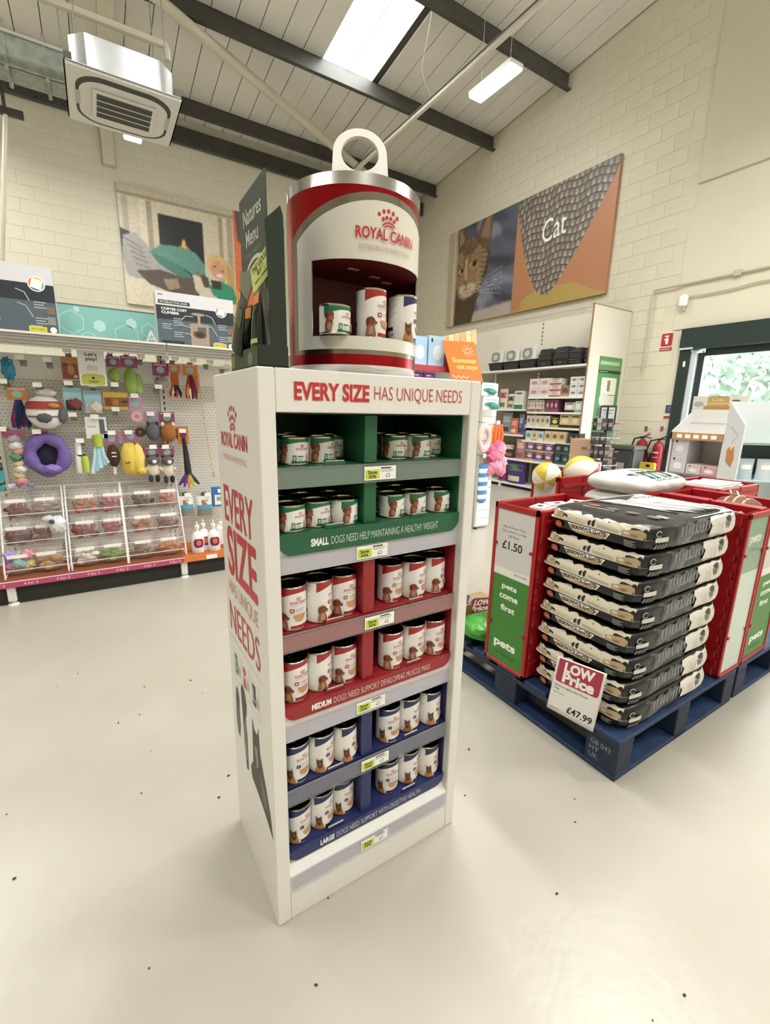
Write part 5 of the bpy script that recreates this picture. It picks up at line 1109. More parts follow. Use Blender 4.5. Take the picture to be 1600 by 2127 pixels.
ball_toy(1207, 982, 1.93, .118, ['#c9bb50', '#e8e2d4', '#b23a40', '#a9ad5a'], 'large beach ball with a yellow panel in the red crate', (.4, -1.0, 1.6)); ball_toy(1136, 990, 1.945, .094, ['#c9b33f', '#e6e0d0'], 'small yellow and white beach ball in the red crate', (.3, 1.3, .9))
for k, (px, py, Y, r, lb) in enumerate(((1535, 1050, .98, (.09, .10, .05), 'brown paper wrapped bundle in the crate right of the black bags'), (1578, 1056, 1.0, (.12, .12, .055), 'brown bundle with pale stripes at the right picture edge'), (1512, 1032, 1.2, (.08, .09, .045), 'dark brown bundle behind the paper wrapped one'))):
    c = ony(px, py, Y); e = empty('brown_bundle', (c[0], c[1], c[2]-r[2]), .3*k, lb, 'bundle', 'brown bundles'); G().ell((0, 0, r[2]), r, mat(('#6d4a34', '#7a573f', '#553827')[k], .7, var=.15, scale=12, bump=.3), 18, 10, lump(.08, 3, k)).build('wrapping', e)
    for q in range(3): G().tube([(r[0]*.98*math.cos(a), (q-1)*r[1]*.4, r[2]+r[2]*1.0*math.sin(a)*(1-.16*abs(q-1))) for a in np.linspace(.2, PI-.2, 9)], .006, mat('#c9b79a', .7), 5).build('stripe', e)
for k in range(3): tag(G().box(-.06, .06, -.12, .12, 0, .05, mat('#dddbd6', .5)).build('white_packet', None, (3.3+.13*k, 1.37, .975), (0, 0, .1*k), bevel=.012, segs=2), f'white packet in the crate towards the door, {["left", "middle", "right"][k]} of three', 'packet', 'white packets in the far crate'); 
# price card tucked under the bags
Q = [onx(x, y, 1.618) for x, y in ((1136, 1468), (1232, 1521), (1262, 1400), (1160, 1362))]; c0 = Q[0]
e = empty('price_card', tuple(c0), 0, 'white low price £47.99 card hung on the black bags', 'price card'); V = [Vector(q-c0) for q in Q]
def bow(u, v): return 0.
fn = quad_fn(*V, (-1, 0, 0)); g = G(); g.sheet(lambda u, v: Vector(fn(u, v, 0))+Vector((-bow(u, v), 0, 0)), 10, 10, mat('#e9e7e3', .45)); o = g.build('card', e); md = o.modifiers.new('thickness', 'SOLIDIFY'); md.thickness = .0015; md.offset = 0
p = Print(); MG = mat('#ab2f4c', .45); p.rrect(.05, .56, .95, .98, .06, MG, 5, (1, 1, 0, 0)); p.text('LOW', .5, .77, .18, PAPER, w=.62, bold=.05, align='c'); p.text('Price', .52, .58, .19, PAPER, w=.66, bold=.05, align='c')
p.text('Wainwrights Dry Food', .06, .47, .04, INK, w=.7); p.text('15kg', .06, .41, .04, INK, w=.12); p.rect(.06, .36, .3, .37, GREYINK); p.text('£47.99', .94, .09, .12, INK, w=.52, bold=.02, align='r'); p.rect(.06, .06, .25, .07, GREYINK)
p.build('lettering', lambda u, v, t: tuple(Vector(fn(u, v, t))+Vector((-bow(u, v)-.001, 0, 0))), e, du=.1)
# things behind the £1.50 crate
e = empty('green_bag', (1.745, 1.69, .1905), .3, 'bright green bag on the pallet behind the £1.50 crate', 'bag'); G().ell((0, 0, .065), (.13, .12, .065), mat('#3f9a34', .35, bump=.4, scale=12), 20, 12, lump(.1, 2.5, 1)).build('bag', e); G().ell((-.11, -.02, .10), (.04, .06, .03), mat('#4fae40', .35), 10, 6, lump(.2, 3, 2)).build('twist', e)
Q = [onx(x, y, 1.80) for x, y in ((938, 1318), (1028, 1292), (1040, 1236), (978, 1238))]; c0 = Q[0]; V = [Vector(q-c0) for q in Q]
e = empty('price_card', tuple(c0), 0, 'low price card leaning on the bright green bag', 'price card'); fn3 = quad_fn(*V, (-1, 0, 0)); g = G(); n_ = [tuple(v) for v in V]+[tuple(v+Vector((.002, 0, 0))) for v in V]; g.add(n_, [(0, 1, 2, 3), (7, 6, 5, 4), (0, 4, 5, 1), (1, 5, 6, 2), (2, 6, 7, 3), (3, 7, 4, 0)], mat('#e9e7e3', .45)); g.build('card', e)
p = Print(); p.rrect(.12, .5, .9, .94, .08, MG, 4); p.text('LOW', .5, .72, .17, PAPER, w=.5, bold=.05, align='c'); p.text('Price', .5, .54, .17, PAPER, w=.55, bold=.05, align='c'); p.text('9.99', .5, .16, .1, INK, w=.3, align='r'); p.build('lettering', lambda u, v, t: fn3(u, v, t), e)
e = empty('cardboard_tray', (1.68, 1.85, .1905), 0, 'tan cardboard tray behind the green bag', 'cardboard box'); G().box(0, .32, 0, .012, 0, .13, mat('#b08a5c', .7)).build('wall', e); G().box(0, .32, .012, .14, 0, .12, mat('#a88355', .7)).build('body', e); G().box(.08, .2, .012, .14, .121, .124, mat('#3b332c', .6)).build('tape', e)
# crumbs on the floor
CRB = G().ell((0, 0, .003), (.006, .004, .003), mat('#3d342b', .8), 6, 4).mesh('crumb')
for k, (x, y) in enumerate(((298, 1306), (162, 1400), (396, 1414), (420, 1440), (246, 1502), (314, 1560), (294, 1648), (455, 1657), (14, 1692), (300, 1427), (119, 1427), (290, 1485), (475, 1612), (682, 1866), (657, 2047), (958, 1500), (966, 1653), (974, 1557), (1194, 1660), (1422, 2068), (1356, 2120), (1195, 1708), (30, 1826), (310, 2012), (1157, 1857), (976, 1558))):
    P = onz(x, y, 0); o = bpy.data.objects.new('crumb', CRB); COL.objects.link(o); o.location = tuple(P); o.rotation_euler = (0, 0, k*1.3); s = .45+.5*((k*7) % 5)/4; o.scale = (s, s, s)
    tag(o, 'tiny dark crumb lying on the cream floor', 'crumb', 'crumbs on the floor')
# ================================================================== cat banner on the gable wall
bn = empty('wall_banner', (XG-.06, 9.72, 3.54), 0, 'large orange cat banner high on the right hand wall', 'banner'); BW, BH = 4.42, 2.16
G().box(0, .05, -BW, 0, 0, BH, mat('#b9815e', .6)).build('board', bn, bevel=.003)
pc = Pic(300, 150, '#5b5e6b'); X, Y = pc.X, pc.Y
for k in range(26): pc.ell(random.uniform(.12, .5), random.uniform(.1, 1), random.uniform(.02, .06), random.uniform(.05, .16), random.choice(['#4a4c58', '#3d3f4b', '#6d7080', '#7c8092', '#85889a', '#50525f']), random.random())
pc.blur(6); pc.poly([(.1, 0), (.5, 0), (.5, .13), (.2, .1)], '#b3a79c'); pc.blur(3)
pc.poly([(0, 0), (.075, 0), (.085, .3), (.075, .6), (.1, .95), (.1, 1), (0, 1)], '#b9aa93'); pc.poly([(.045, 0), (.062, 0), (.06, 1), (.05, 1)], '#d8cbb6')
FURC, FD, FL = '#96795a', '#3b2c20', '#c0a480'
def CT(P): return [(.075+(x-.075)*1.14, .09+y*1.02 if y > .02 else y) for x, y in P]
def CE(x, y, a, b): return (.075+(x-.075)*1.14, .09+y*1.02, a*1.14, b*1.02)
pc.poly(CT([(.07, .0), (.08, .5), (.1, .68), (.17, .74), (.26, .7), (.3, .55), (.285, .36), (.24, .2), (.2, 0)]), '#4d3c2c')
pc.poly(CT([(.082, .3), (.082, .58), (.11, .73), (.18, .75), (.25, .7), (.285, .54), (.265, .38), (.21, .2), (.14, .16), (.1, .2)]), FURC)
pc.poly(CT([(.082, .62), (.073, .84), (.09, .97), (.15, .76)]), '#6b553f'); pc.poly(CT([(.09, .7), (.086, .84), (.096, .89), (.128, .76)]), '#9c8268')
pc.poly(CT([(.2, .72), (.25, .93), (.285, 1), (.306, .86), (.3, .66), (.27, .58)]), '#6b553f'); pc.poly(CT([(.232, .73), (.27, .93), (.292, .9), (.288, .68)]), '#93795f')
pc.blur(2)
for k in range(9): pc.line(CT([(.105+.016*k, .745-.01*abs(k-4)), (.128+.007*k, .60+.015*(k % 2))]), .0035, FD)
for k in range(6): pc.line(CT([(.245, .58-.045*k), (.285, .56-.05*k)]), .005, FD); pc.line(CT([(.085+.003*k, .54-.05*k), (.102, .51-.045*k)]), .004, FD); pc.line(CT([(.22, .40-.03*k), (.26, .42-.045*k)]), .003, FL)
pc.line(CT([(.142, .56), (.147, .36)]), .008, FL); pc.line(CT([(.125, .58), (.13, .5)]), .003, FD); pc.line(CT([(.17, .6), (.165, .52)]), .003, FD)
pc.ell(*CE(.113, .47, .019, .036), '#b8a684'); pc.ell(*CE(.198, .50, .027, .040), '#b8a684'); pc.ell(*CE(.114, .468, .015, .029), '#8b8448'); pc.ell(*CE(.2, .498, .022, .033), '#8b8448'); pc.ell(*CE(.116, .468, .010, .026), '#14110d'); pc.ell(*CE(.2, .498, .014, .030), '#14110d')
pc.line(CT([(.095, .485), (.11, .512), (.13, .49)]), .003, '#241a13'); pc.line(CT([(.172, .52), (.198, .545), (.226, .51)]), .003, '#241a13')
pc.ell(*CE(.128, .27, .028, .045), '#cdbda2'); pc.ell(*CE(.176, .27, .038, .048), '#c5b498'); pc.ell(*CE(.149, .335, .014, .022), '#9c5f50'); pc.line(CT([(.15, .315), (.15, .27), (.128, .245)]), .003, '#3c2a1f'); pc.line(CT([(.15, .27), (.182, .245)]), .003, '#3c2a1f'); pc.ell(*CE(.158, .205, .042, .024), '#b8a68a')
pc.blur(1); pc.noise(.28, 2, (pc.X > .08) & (pc.X < .3) & (pc.Y < .78) & (pc.Y > .05)); pc.blur(1)
for k in range(6): pc.line(CT([(.2, .28-.012*k), (.38, .38-.05*k)]), .0016, '#c9c4bc')
R = X > .5; pc.put(R, '#b8805c'); pc.put(R & (Y < .02+.26*np.clip((X-.54)/.2, 0, 1)) & (Y < .16-.10*np.abs(X-.72)/.2), '#b49a58'); pc.put(R & (Y < .19-3.2*(X-.73)**2-.0) & (Y < .16) & (X > .56), '#b49a58')
lo = np.clip((X-.505)/.205, 0, 1); hi = np.clip((.998-X)/.288, 0, 1)
par = np.where(X < .71, .10+.78*(1-lo)**2.2, .10+.82*(1-hi)**1.25); sc = R & (Y > par)
yy_ = Y*17+.5*np.sin(X*6)+.2*np.sin(X*40); rowi = np.floor(yy_); ph = X*40+.5*(rowi % 2)+.15*np.sin(rowi*2.1); fx, fy = ph % 1, yy_ % 1
rn = ((np.floor(ph)*12.9898+rowi*78.233) % 1.7)/1.7
val = np.clip(.25+.9*(1-np.abs(fx-.5)*2)*np.clip(1.15-fy, 0, 1)*(.45+.55*rn), 0, 1)*np.where(fy > .86, .25, 1)
c0, c1 = np.array(lin('#261e19')), np.array(lin('#c2b6a6')); pc.a = np.where(sc[..., None], c0+(c1-c0)*(val**1.2)[..., None], pc.a)
pc.build('picture', lambda u, v: (-.003, -u*BW, v*BH), bn, .45)
p = Print(); p.text('Cat', BW*.655, BH*.545, BH*.19, PAPER, w=BW*.125, bold=.0, shear=.12); p.build('lettering', lambda u, v, t: (-.004-t, -u, v), bn)

# ================================================================== shelving against the gable wall
GX0 = 6.85; PANELC = mat('#d6d1c4', .5); SHELFW = mat('#ebe9e3', .4); WOODE = mat('#9a7a5c', .6); BACKC = mat('#ded9c9', .6); BACKSHADE = mat('#837c6e', .7)
gs = empty('wall_shelving', (GX0, 4.80, 0), 0, 'tall white wall shelving full of cat goods under the cat banner', 'shop shelving')
G().box(.0, 1.04, -.02, 0, .0, 3.15, PANELC).build('end_panel', gs); G().box(-.012, 0, -.022, .002, 0, 3.165, WOODE).build('panel_edge', gs); G().box(-.012, 1.04, -.022, .002, 3.15, 3.165, WOODE).build('panel_top', gs)
G().box(.30, .33, 0, 3.1, 2.25, 3.1, BACKC).build('back_panel', gs); G().box(.30, .33, 0, 3.1, .05, 2.25, BACKSHADE).build('back_panel', gs)  # lower panel darker: shade under the top shelf painted into its colour
up = G().box(.285, .30, 1.18, 1.22, .05, 3.1, PANELC)
for k in range(30): up.box(.2835, .285, 1.19, 1.21, 1.0+k*.07, 1.03+k*.07, DKF)
up.build('upright', gs)
G().box(.285, .30, 2.3, 2.34, .05, 3.0, PANELC).build('upright', gs)
def shelf(z, y0, y1, d=.0): G().box(-d, .30, y0-4.8, y1-4.8, z-.035, z, SHELFW).build('shelf', gs, bevel=.003)
shelf(2.255, 4.81, 7.2); SHZ = {'2': 1.735, '3': 1.47, '4': 1.205, '5': .945, '6': .575, '7': .095, 'a': 1.512, 'b': 1.03}
for k in '234': shelf(SHZ[k], 4.81, 5.96)
shelf(SHZ['5'], 4.81, 5.97, .06); shelf(SHZ['6'], 4.81, 6.75, .1); shelf(SHZ['7'], 4.81, 6.85, .1); shelf(SHZ['a'], 6.03, 6.85); shelf(SHZ['b'], 6.02, 6.85)
G().box(0, .3, .0, 2.0, 0, .06, mat('#2a2825', .7)).build('kick_plate', gs)
for y in (.5, 1.6): G().box(-.09, -.05, y, y+.05, 0, .06, SHELFW).build('foot', gs)
# green poster on the end panel
A, B = ony(1243, 742, 4.775), ony(1294, 915, 4.775); yw = 4.778
pz0, pz1 = 1.0, ony(1270, 742, 4.775)[2]; xl = ony(1247, 745, 4.775)[0]; pw = ony(1293, 750, 4.775)[0]-xl
po = empty('end_poster', (xl, yw, pz0), 0, 'tall green poster with a white card on the shelving end', 'poster'); w, h = pw, pz1-pz0
G().box(0, w, -.004, .0015, 0, h, mat('#4f8a54', .45)).build('board', po); p = Print(); p.rect(0, h*.84, w, h, mat('#5c8a58', .45)); p.rect(w*.04, h*.905, w*.9, h*.95, mat('#93b38c', .5)); p.text('VETERINARY DIET', w*.08, h*.915, .03, mat('#c9d6c0', .5), w=w*.75); p.rect(0, h*.81, w, h*.845, mat('#24261f', .4)); p.text('NUTRITION', w*.05, h*.822, .014, PAPER, w=w*.35)
p.rrect(w*.18, h*.56, w*.86, h*.76, .02, mat('#d8d5ca', .5)); p.rect(w*.45, h*.6, w*.58, h*.73, mat('#7c786e', .5)); p.ell(w*.35, h*.5, w*.2, h*.09, mat('#c8ccd0', .5)); p.ell(w*.36, h*.52, w*.06, h*.02, INK); p.rect(w*.3, h*.42, w*.85, h*.55, mat('#cfc9ba', .5)); p.rect(w*.1, h*.3, w*.5, h*.4, mat('#5b5a50', .5)); p.build('poster_print', fxz(0, -.004, 0), po)
# products helpers: pixel boxes on the plane of the shelf fronts
def shelf_item(px0, py0, px1, py1, z, X=GX0+.02):
    A, B = onx(px0, (py0+py1)/2, X), onx(px1, (py0+py1)/2, X); zt = onx((px0+px1)/2, py0, X)[2]
    return A[1], B[1], max(zt-z, .03)
def boxes(name, px0, py0, px1, py1, sh, nx, nz, cols, label, cat='box', X=GX0+.03, depth=.16, marks=1, grp=None):
    y1, y0, H = shelf_item(px0, py0, px1, py1, SHZ[sh], X); w = (y1-y0)/nx; h = H/nz; proto = None; k = 0
    for iz in range(nz):
        for ix in range(nx):
            c = cols[(ix+iz) % len(cols)]; e = empty(name, (X, y1-ix*w-.002, SHZ[sh]+iz*h+.0005), 0, label, cat, grp or label[:40])
            if nx*nz > 1: e['label'] = label if nz == 1 and nx == 1 else f'{label}, {"" if nx == 1 else ORD[ix]+" column"}{"" if nx == 1 or nz == 1 else " "}{"" if nz == 1 else ORD[iz]+" row up"}'
            ww, hh = w-.005, h-.002
            G().box(0, depth, -ww, 0, 0, hh, mat(c[0], .45)).build('carton', e, bevel=.002); p = Print()
            p.rect(ww*.0, hh*.0, ww, hh*.24, mat(c[1], .45)); p.ell(ww*.5, hh*.55, ww*.3, hh*.2, mat(c[2], .45), 12); p.rect(ww*.15, hh*.82, ww*.85, hh*.92, mat(c[1], .45))
            p.build('print', lambda u, v, t: (-t, -u, v), e)
def bagp(name, px0, py0, px1, py1, sh, c, label, X=GX0+.08, d=.1, cat='bag'):
    y1, y0, H = shelf_item(px0, py0, px1, py1, SHZ[sh], X); e = empty(name, (X+.05, (y0+y1)/2, SHZ[sh]+.0005), -PI/2, label, cat, 'food bags on the wall shelving'); w = y1-y0
    pouch('pack', e, w, H, d, (mat(c[0], .4), [(.12, .55, .88, .82, mat(c[1], .45)), (.2, .1, .8, .32, mat(c[2], .45))]), (0, 0, 0), 0); return e
# litter trays on the top shelf
def litter(px0, py0, px1, py1, white, label, slat=False):
    y1, y0, H = shelf_item(px0, py0, px1, py1, 2.255, GX0+.03); w = y1-y0; e = empty('litter_tray', (GX0+.03, y1-.002, 2.2555), 0, label, 'litter tray', 'litter trays on the top shelf'); w -= .006
    bm_ = mat('#2b2a2a', .4); hm = mat('#dcdad4', .4) if white else bm_
    def frust(z0, z1, i0, i1, m, nm, par=e):
        v = [(i0*.6, -i0, z0), (.24, -i0, z0), (.24, -w+i0, z0), (i0*.6, -w+i0, z0), (i1*.6, -i1, z1), (.24, -i1, z1), (.24, -w+i1, z1), (i1*.6, -w+i1, z1)]
        return G().add(v, [(3, 2, 1, 0), (4, 5, 6, 7), (0, 1, 5, 4), (1, 2, 6, 5), (2, 3, 7, 6), (3, 0, 4, 7)], m).build(nm, par, bevel=.012, segs=2)
    frust(0, H*.36, .03, .0, bm_, 'tray'); G().box(-.006, .24, -w, 0, H*.35, H*.39, bm_).build('rim', e); hd_ = frust(H*.37, H, .01, .05, hm, 'hood')
    F_ = lambda u, v, t: (-t+.006+.03*max(0, (v-H*.37)/H), -u, v); p = Print()
    if white: p.rrect(w*.2, H*.45, w*.75, H*.9, w*.16, mat('#8d8b80', .4), 5); p.ell(w*.47, H*.66, w*.15, H*.13, mat('#c9c7bd', .4)); p.build('door_flap', F_, hd_, base=.012)
    elif slat:
        for k in range(5): G().box(-.004, .012, -w*.85, -w*.1, H*(.15+.15*k), H*(.19+.15*k), mat('#565452', .4)).build('slat', e)
    else: p.rect(w*.2, H*.7, w*.8, H*.76, mat('#4a4847', .3)); p.ell(w*.5, H*.18, w*.15, H*.06, mat('#4a4847', .3)); p.build('emboss', F_, hd_, base=.012)
litter(1015, 728, 1045, 772, True, 'white hooded litter tray, leftmost of three'); litter(1045, 724, 1078, 769, True, 'white hooded litter tray, middle of three'); litter(1078, 718, 1114, 765, True, 'white hooded litter tray next to the black ones')
litter(1115, 725, 1147, 762, False, 'black litter tray next to the white hooded ones'); litter(1147, 720, 1183, 758, False, 'black litter tray, second from the white hooded ones'); litter(1180, 722, 1211, 754, False, 'black slatted litter tray left of the shelving end', True); litter(1212, 718, 1226, 752, False, 'black litter tray against the shelving end panel')
B1 = [('#d9c9c6', '#e6dcd8', '#b98f88')]; boxes('food_box', 1100, 786, 1142, 822, '2', 2, 2, B1, 'pale pink food box, left block of second shelf'); boxes('food_box', 1142, 786, 1166, 821, '2', 1, 3, [('#dcd6cf', '#a04a44', '#b8a89a')], 'white and red food box beside the pale pink ones'); boxes('food_box', 1166, 800, 1183, 821, '2', 1, 1, [('#8a6a58', '#b39a86', '#6a4a3c')], 'brown food box beside the white and red stack'); boxes('food_box', 1184, 782, 1217, 821, '2', 2, 3, [('#d9dad6', '#e8e8e4', '#7f8a86')], 'white food box at the right end of the second shelf')
boxes('food_pot', 1096, 831, 1130, 853, '3', 5, 1, [('#cfc4b6', '#a8705a', '#7a8a7c'), ('#d8d2c4', '#6a5a52', '#c09a5a')], 'small pale food pot on the third shelf'); boxes('food_box', 1134, 830, 1160, 852, '3', 3, 1, [('#6a3a52', '#8a4a62', '#c9a0a8')], 'plum food box in the middle of the third shelf'); boxes('food_box', 1173, 836, 1194, 853, '3', 1, 1, [('#cfcac2', '#2c2c2e', '#e8e4dc')], 'white box with a black arch on the third shelf'); boxes('food_box', 1195, 833, 1209, 853, '3', 1, 1, [('#d6dad6', '#7fb0a4', '#e8e8e4')], 'white and mint box at the right of the third shelf')
boxes('food_box', 1094, 863, 1143, 883, '4', 5, 1, [('#cfc8b4', '#d9d4c6', '#6f7f94'), ('#d4c6a4', '#cfc2a4', '#9a7a5a')], 'cream food box on the fourth shelf'); boxes('food_box', 1144, 866, 1162, 883, '4', 1, 1, [('#2f3a2c', '#b3a24f', '#d9cf8a')], 'dark green food box on the fourth shelf'); boxes('food_box', 1163, 862, 1207, 882, '4', 2, 1, [('#cdb98a', '#2d2925', '#e0d2a8')], 'tan and black food box on the fourth shelf')
boxes('food_box', 1092, 895, 1130, 913, '5', 3, 1, [('#b9c4c4', '#d8d8d0', '#6a8a94'), ('#d6cdb8', '#cfa86a', '#a8824a')], 'pale blue grey food box on the fifth shelf', X=GX0-.03); boxes('food_box', 1131, 896, 1176, 914, '5', 3, 1, [('#c9b494', '#d9c6a4', '#8a6238')], 'tan food box on the fifth shelf', X=GX0-.03); boxes('food_box', 1181, 900, 1204, 914, '5', 2, 1, [('#2c2b2c', '#4a4a4c', '#6f6f6c')], 'black food box at the right of the fifth shelf', X=GX0-.03)
boxes('food_box', 1092, 921, 1150, 957, '6', 3, 2, [('#6d2f62', '#c9a84a', '#cfc2cf'), ('#74386b', '#8fa0a8', '#d8cfd4')], 'purple multipack box on the sixth shelf', X=GX0-.06); boxes('food_box', 1151, 922, 1184, 958, '6', 2, 2, [('#26282d', '#2f5a52', '#7f8a8a')], 'black and teal box on the sixth shelf', X=GX0-.06)
bagp('food_pack', 1042, 918, 1068, 945, '6', ('#3a2a24', '#cfc2ae', '#8a6a52'), 'brown treat pack with pale bowls on the sixth shelf', GX0-.04); bagp('food_pack', 1069, 912, 1091, 948, '6', ('#b08078', '#d9b8b0', '#8a5a58'), 'dusky pink food pack left of the purple multipacks', GX0-.04)
bagp('food_bag', 1034, 955, 1050, 990, '7', ('#8a2f6b', '#b0608f', '#6a2050'), 'magenta food bag on the bottom shelf', GX0-.04, .14); bagp('food_bag', 1050, 956, 1090, 992, '7', ('#432a7a', '#5a8a5a', '#cfcf9a'), 'deep purple food bag on the bottom shelf', GX0-.04, .18)
bagp('food_bag', 1035, 808, 1052, 846, 'a', ('#d4cabb', '#a03a34', '#5a7a4a'), 'cream and red food bag at the left of the short upper shelf'); bagp('food_bag', 1052, 818, 1068, 846, 'a', ('#cfc8ba', '#3a3a44', '#8a6a4c'), 'cream food bag with navy foot on the short upper shelf'); boxes('food_box', 1069, 812, 1087, 846, 'a', 1, 1, [('#dedcd4', '#2f7a5a', '#cfd6cf')], 'white carton with a green base on the short upper shelf')
bagp('food_bag', 1041, 857, 1061, 896, 'b', ('#8f979a', '#b6bcbc', '#3c4244'), 'grey food bag on the short lower shelf'); bagp('food_bag', 1058, 868, 1074, 896, 'b', ('#c4684e', '#d89a84', '#e0c8b8'), 'orange food pouch on the short lower shelf', GX0+.04); bagp('food_bag', 1075, 860, 1086, 896, 'b', ('#6f7f9f', '#a8b2c6', '#3a4668'), 'blue food bag on the short lower shelf'); boxes('food_box', 1087, 870, 1094, 899, 'b', 1, 1, [('#2a3460', '#5a6a9a', '#8a96b8')], 'narrow navy box at the end of the short lower shelf')

# ================================================================== things standing by the gable wall
CARD = mat('#bfa184', .7)
for k in range(2):
    YB, YB2 = onx(1184, 930, 6.35)[1], onx(1234, 930, 6.35)[1]; zt_ = onx(1208, 912, 6.35)[2]
    e = empty('cardboard_box', (6.35, YB, k*zt_/2+.0005), 0, f'{"lower" if k == 0 else "upper"} plain cardboard box stacked in front of the wall shelving', 'cardboard box', 'plain cardboard boxes'); hh = zt_/2-.001
    G().box(0, .3, YB2-YB, 0, 0, hh, CARD).build('carton', e, bevel=.004); p = Print(); p.rect(.2, hh*.7, .3, hh*.78, mat('#8a6f55', .6)); p.rect(.0, hh*.48, .5, hh*.52, mat('#c9b090', .5)); p.build('print', lambda u, v, t: (-t, -u, v), e)
for k in (0, 1):
    pass
# spinner of tins
c = onx(1258, 900, 6.35); sn = empty('spinner_rack', (6.35, c[1], 0), 0, 'black revolving wire rack of small packs beside the green poster', 'wire rack'); H = 1.56
G().cyl((0, 0, 0), (0, 0, H), .02, mat('#3a3a3a', .4, .6), 10).build('pole', sn); G().lathe([(0, 0), (.2, 0), (.2, .02), (.03, .05)], mat('#2a2a2a', .5), 20).build('base', sn)
hb = G().box(-.012, .012, -.13, .13, 1.30, 1.58, mat('#33363a', .5)).build('header_card', sn, bevel=.01); p = Print(); p.rect(.03, 1.30, .24, 1.55, mat('#dfe0de', .5)); p.rect(.05, 1.5, .22, 1.52, GREYINK); p.rect(.08, 1.46, .2, 1.475, GREYINK); p.ell(.135, 1.37, .02, .03, INK, 10); p.build('header_print', lambda u, v, t: (-.012-t, .13-u, v), hb)
for k in range(6):
    z = .22+.2*k; G().tube([(.205*math.cos(a), .205*math.sin(a), z+.1) for a in np.linspace(0, 2*PI, 13)[:-1]], .004, mat('#8a3a44' if k % 2 else '#c9c9c9', .4, .4), 5, close=True).build('wire_hoop', sn); G().lathe([(.02, z), (.205, z)], mat('#3a3a3c', .5), 12).build('tier', sn)
RS = random.Random(5)
for k in range(6):
    for q in range(5):
        a = PI+(q-2)*.42; z = .222+.2*k; e = empty('small_pack', (6.35+.165*math.cos(a), c[1]+.165*math.sin(a), z), a-PI, f'small grey pack on the revolving rack, tier {["one", "two", "three", "four", "five", "six"][k]} up, {ORD[q]} from the left', 'packet', 'packs on the revolving rack'); e['label'] = f'small grey pack on the revolving rack, {ORD[k]} tier up, {ORD[4-q]} from the wall side'
        cc = RS.choice(['#3a3a3c', '#4d4f52', '#b9b9b6', '#2c2e32', '#57524e', '#6a7074']); G().box(-.02, .02, -.034, .034, 0, .17, mat(cc, .45)).build('pack', e, bevel=.004); p = Print(); p.rect(-.025, .06, .025, .11, mat('#9c9a96', .5)); p.build('print', lambda u, v, t: (-.02-t, -u, v), e)
e = empty('leaflet_card', (6.16, c[1]-.02, .35), 0, 'white leaflet with a red patch in front of the revolving rack', 'leaflet'); G().box(-.004, 0, -.1, .06, 0, .42, mat('#e6e4e2', .5)).build('card', e); p = Print(); p.rect(.1, .2, .14, .38, mat('#a84a5c', .5)); p.build('print', lambda u, v, t: (-.004-t, .06-u, v), e); G().box(0, .01, -.03, -.02, -.349, .42, mat('#5a5a5a', .5)).build('stand_rod', e)
# dark bin
P = onx(1303, 975, 7.4); e = empty('dark_bin', (7.4, P[1]+.02, 0), 0, 'dark wheeled bin with an olive lid left of the extinguishers', 'bin'); g = G(); g.add([(-.14, -.15, 0), (.14, -.15, 0), (.14, .15, 0), (-.14, .15, 0), (-.17, -.18, .9), (.17, -.18, .9), (.17, .18, .9), (-.17, .18, .9)], [(3, 2, 1, 0), (4, 5, 6, 7), (0, 1, 5, 4), (1, 2, 6, 5), (2, 3, 7, 6), (3, 0, 4, 7)], mat('#34383a', .5)); g.build('body', e, bevel=.02, segs=2); G().box(-.19, .19, -.2, .2, .9, .96, mat('#4b5442', .5)).build('lid', e, bevel=.015, segs=2); G().box(-.178, -.165, -.05, .08, .5, .68, mat('#9a9a96', .5)).build('notice', e)
# extinguishers
EXR = mat('#8c1d27', .35)
def extinguisher(px, Y1, z0, z1, r, label, horn):
    P = onx(px, 930, XG-.12); e = empty('fire_extinguisher', (XG-.12, P[1], z0), 0, label, 'fire extinguisher', 'fire extinguishers'); h = z1-z0
    G().lathe([(0, 0), (r*.95, 0), (r, .01), (r, h*.80), (r*.8, h*.92), (r*.35, h*.98), (r*.3, h*1.03), (0, h*1.03)], EXR, 20).build('cylinder', e)
    g = G().tube([(0, 0, h*1.03), (-.02, -.05, h*1.10), (-.03, -.13, h*1.16)], .011, BLACK if horn else EXR, 6); g.tube([(0, 0, h*1.05), (-.02, -.09, h*1.06), (-.02, -.15, h*1.03)], .009, BLACK, 6); g.build('handle', e); G().cyl((0, 0, h), (0, 0, h*1.08), .02, mat('#3a3a3a', .3, .8), 10).build('valve', e)
    G().tube([(-.01, .02, h*1.05), (-.03, .12, h*1.0), (-.03, .17, h*.7), (-.03, r+.03, h*.25), (-.03, r+.01, h*.05)], .013, BLACK, 8).build('hose', e)
    if horn: G().cyl((-.04, r*1.0, h*.1), (-.04, r*.9, h*.62), .045, BLACK, 12, .035).build('horn', e)
    p = Print(); p.rect(-.045, h*.64, .045, h*.68, mat('#dcc9c4', .5)); p.rect(-.03, h*.5, .045, h*.53, mat('#c98a88', .5)); p.rect(-.05, h*.06, .05, h*.13, mat('#dcd2cc', .5)); p.build('label', lambda u, v, t: (-(r+t)*math.cos(u/r), -(r+t)*math.sin(u/r), v), e, du=.02); G().box(.0, .117, -.03, .03, h*.7, h*.78, mat('#555555', .5, .5)).build('wall_bracket', e)
    G().box(-.07, .08, -.08, .08, -z0, -.001, mat('#3a3836', .6)).build('stand', e, bevel=.01); return e
extinguisher(1333, 0, .5, 1.06, .09, 'red fire extinguisher with a hose, nearer the shelving', False); extinguisher(1368, 0, .5, 1.04, .08, 'red fire extinguisher with a black horn, nearer the door', True)
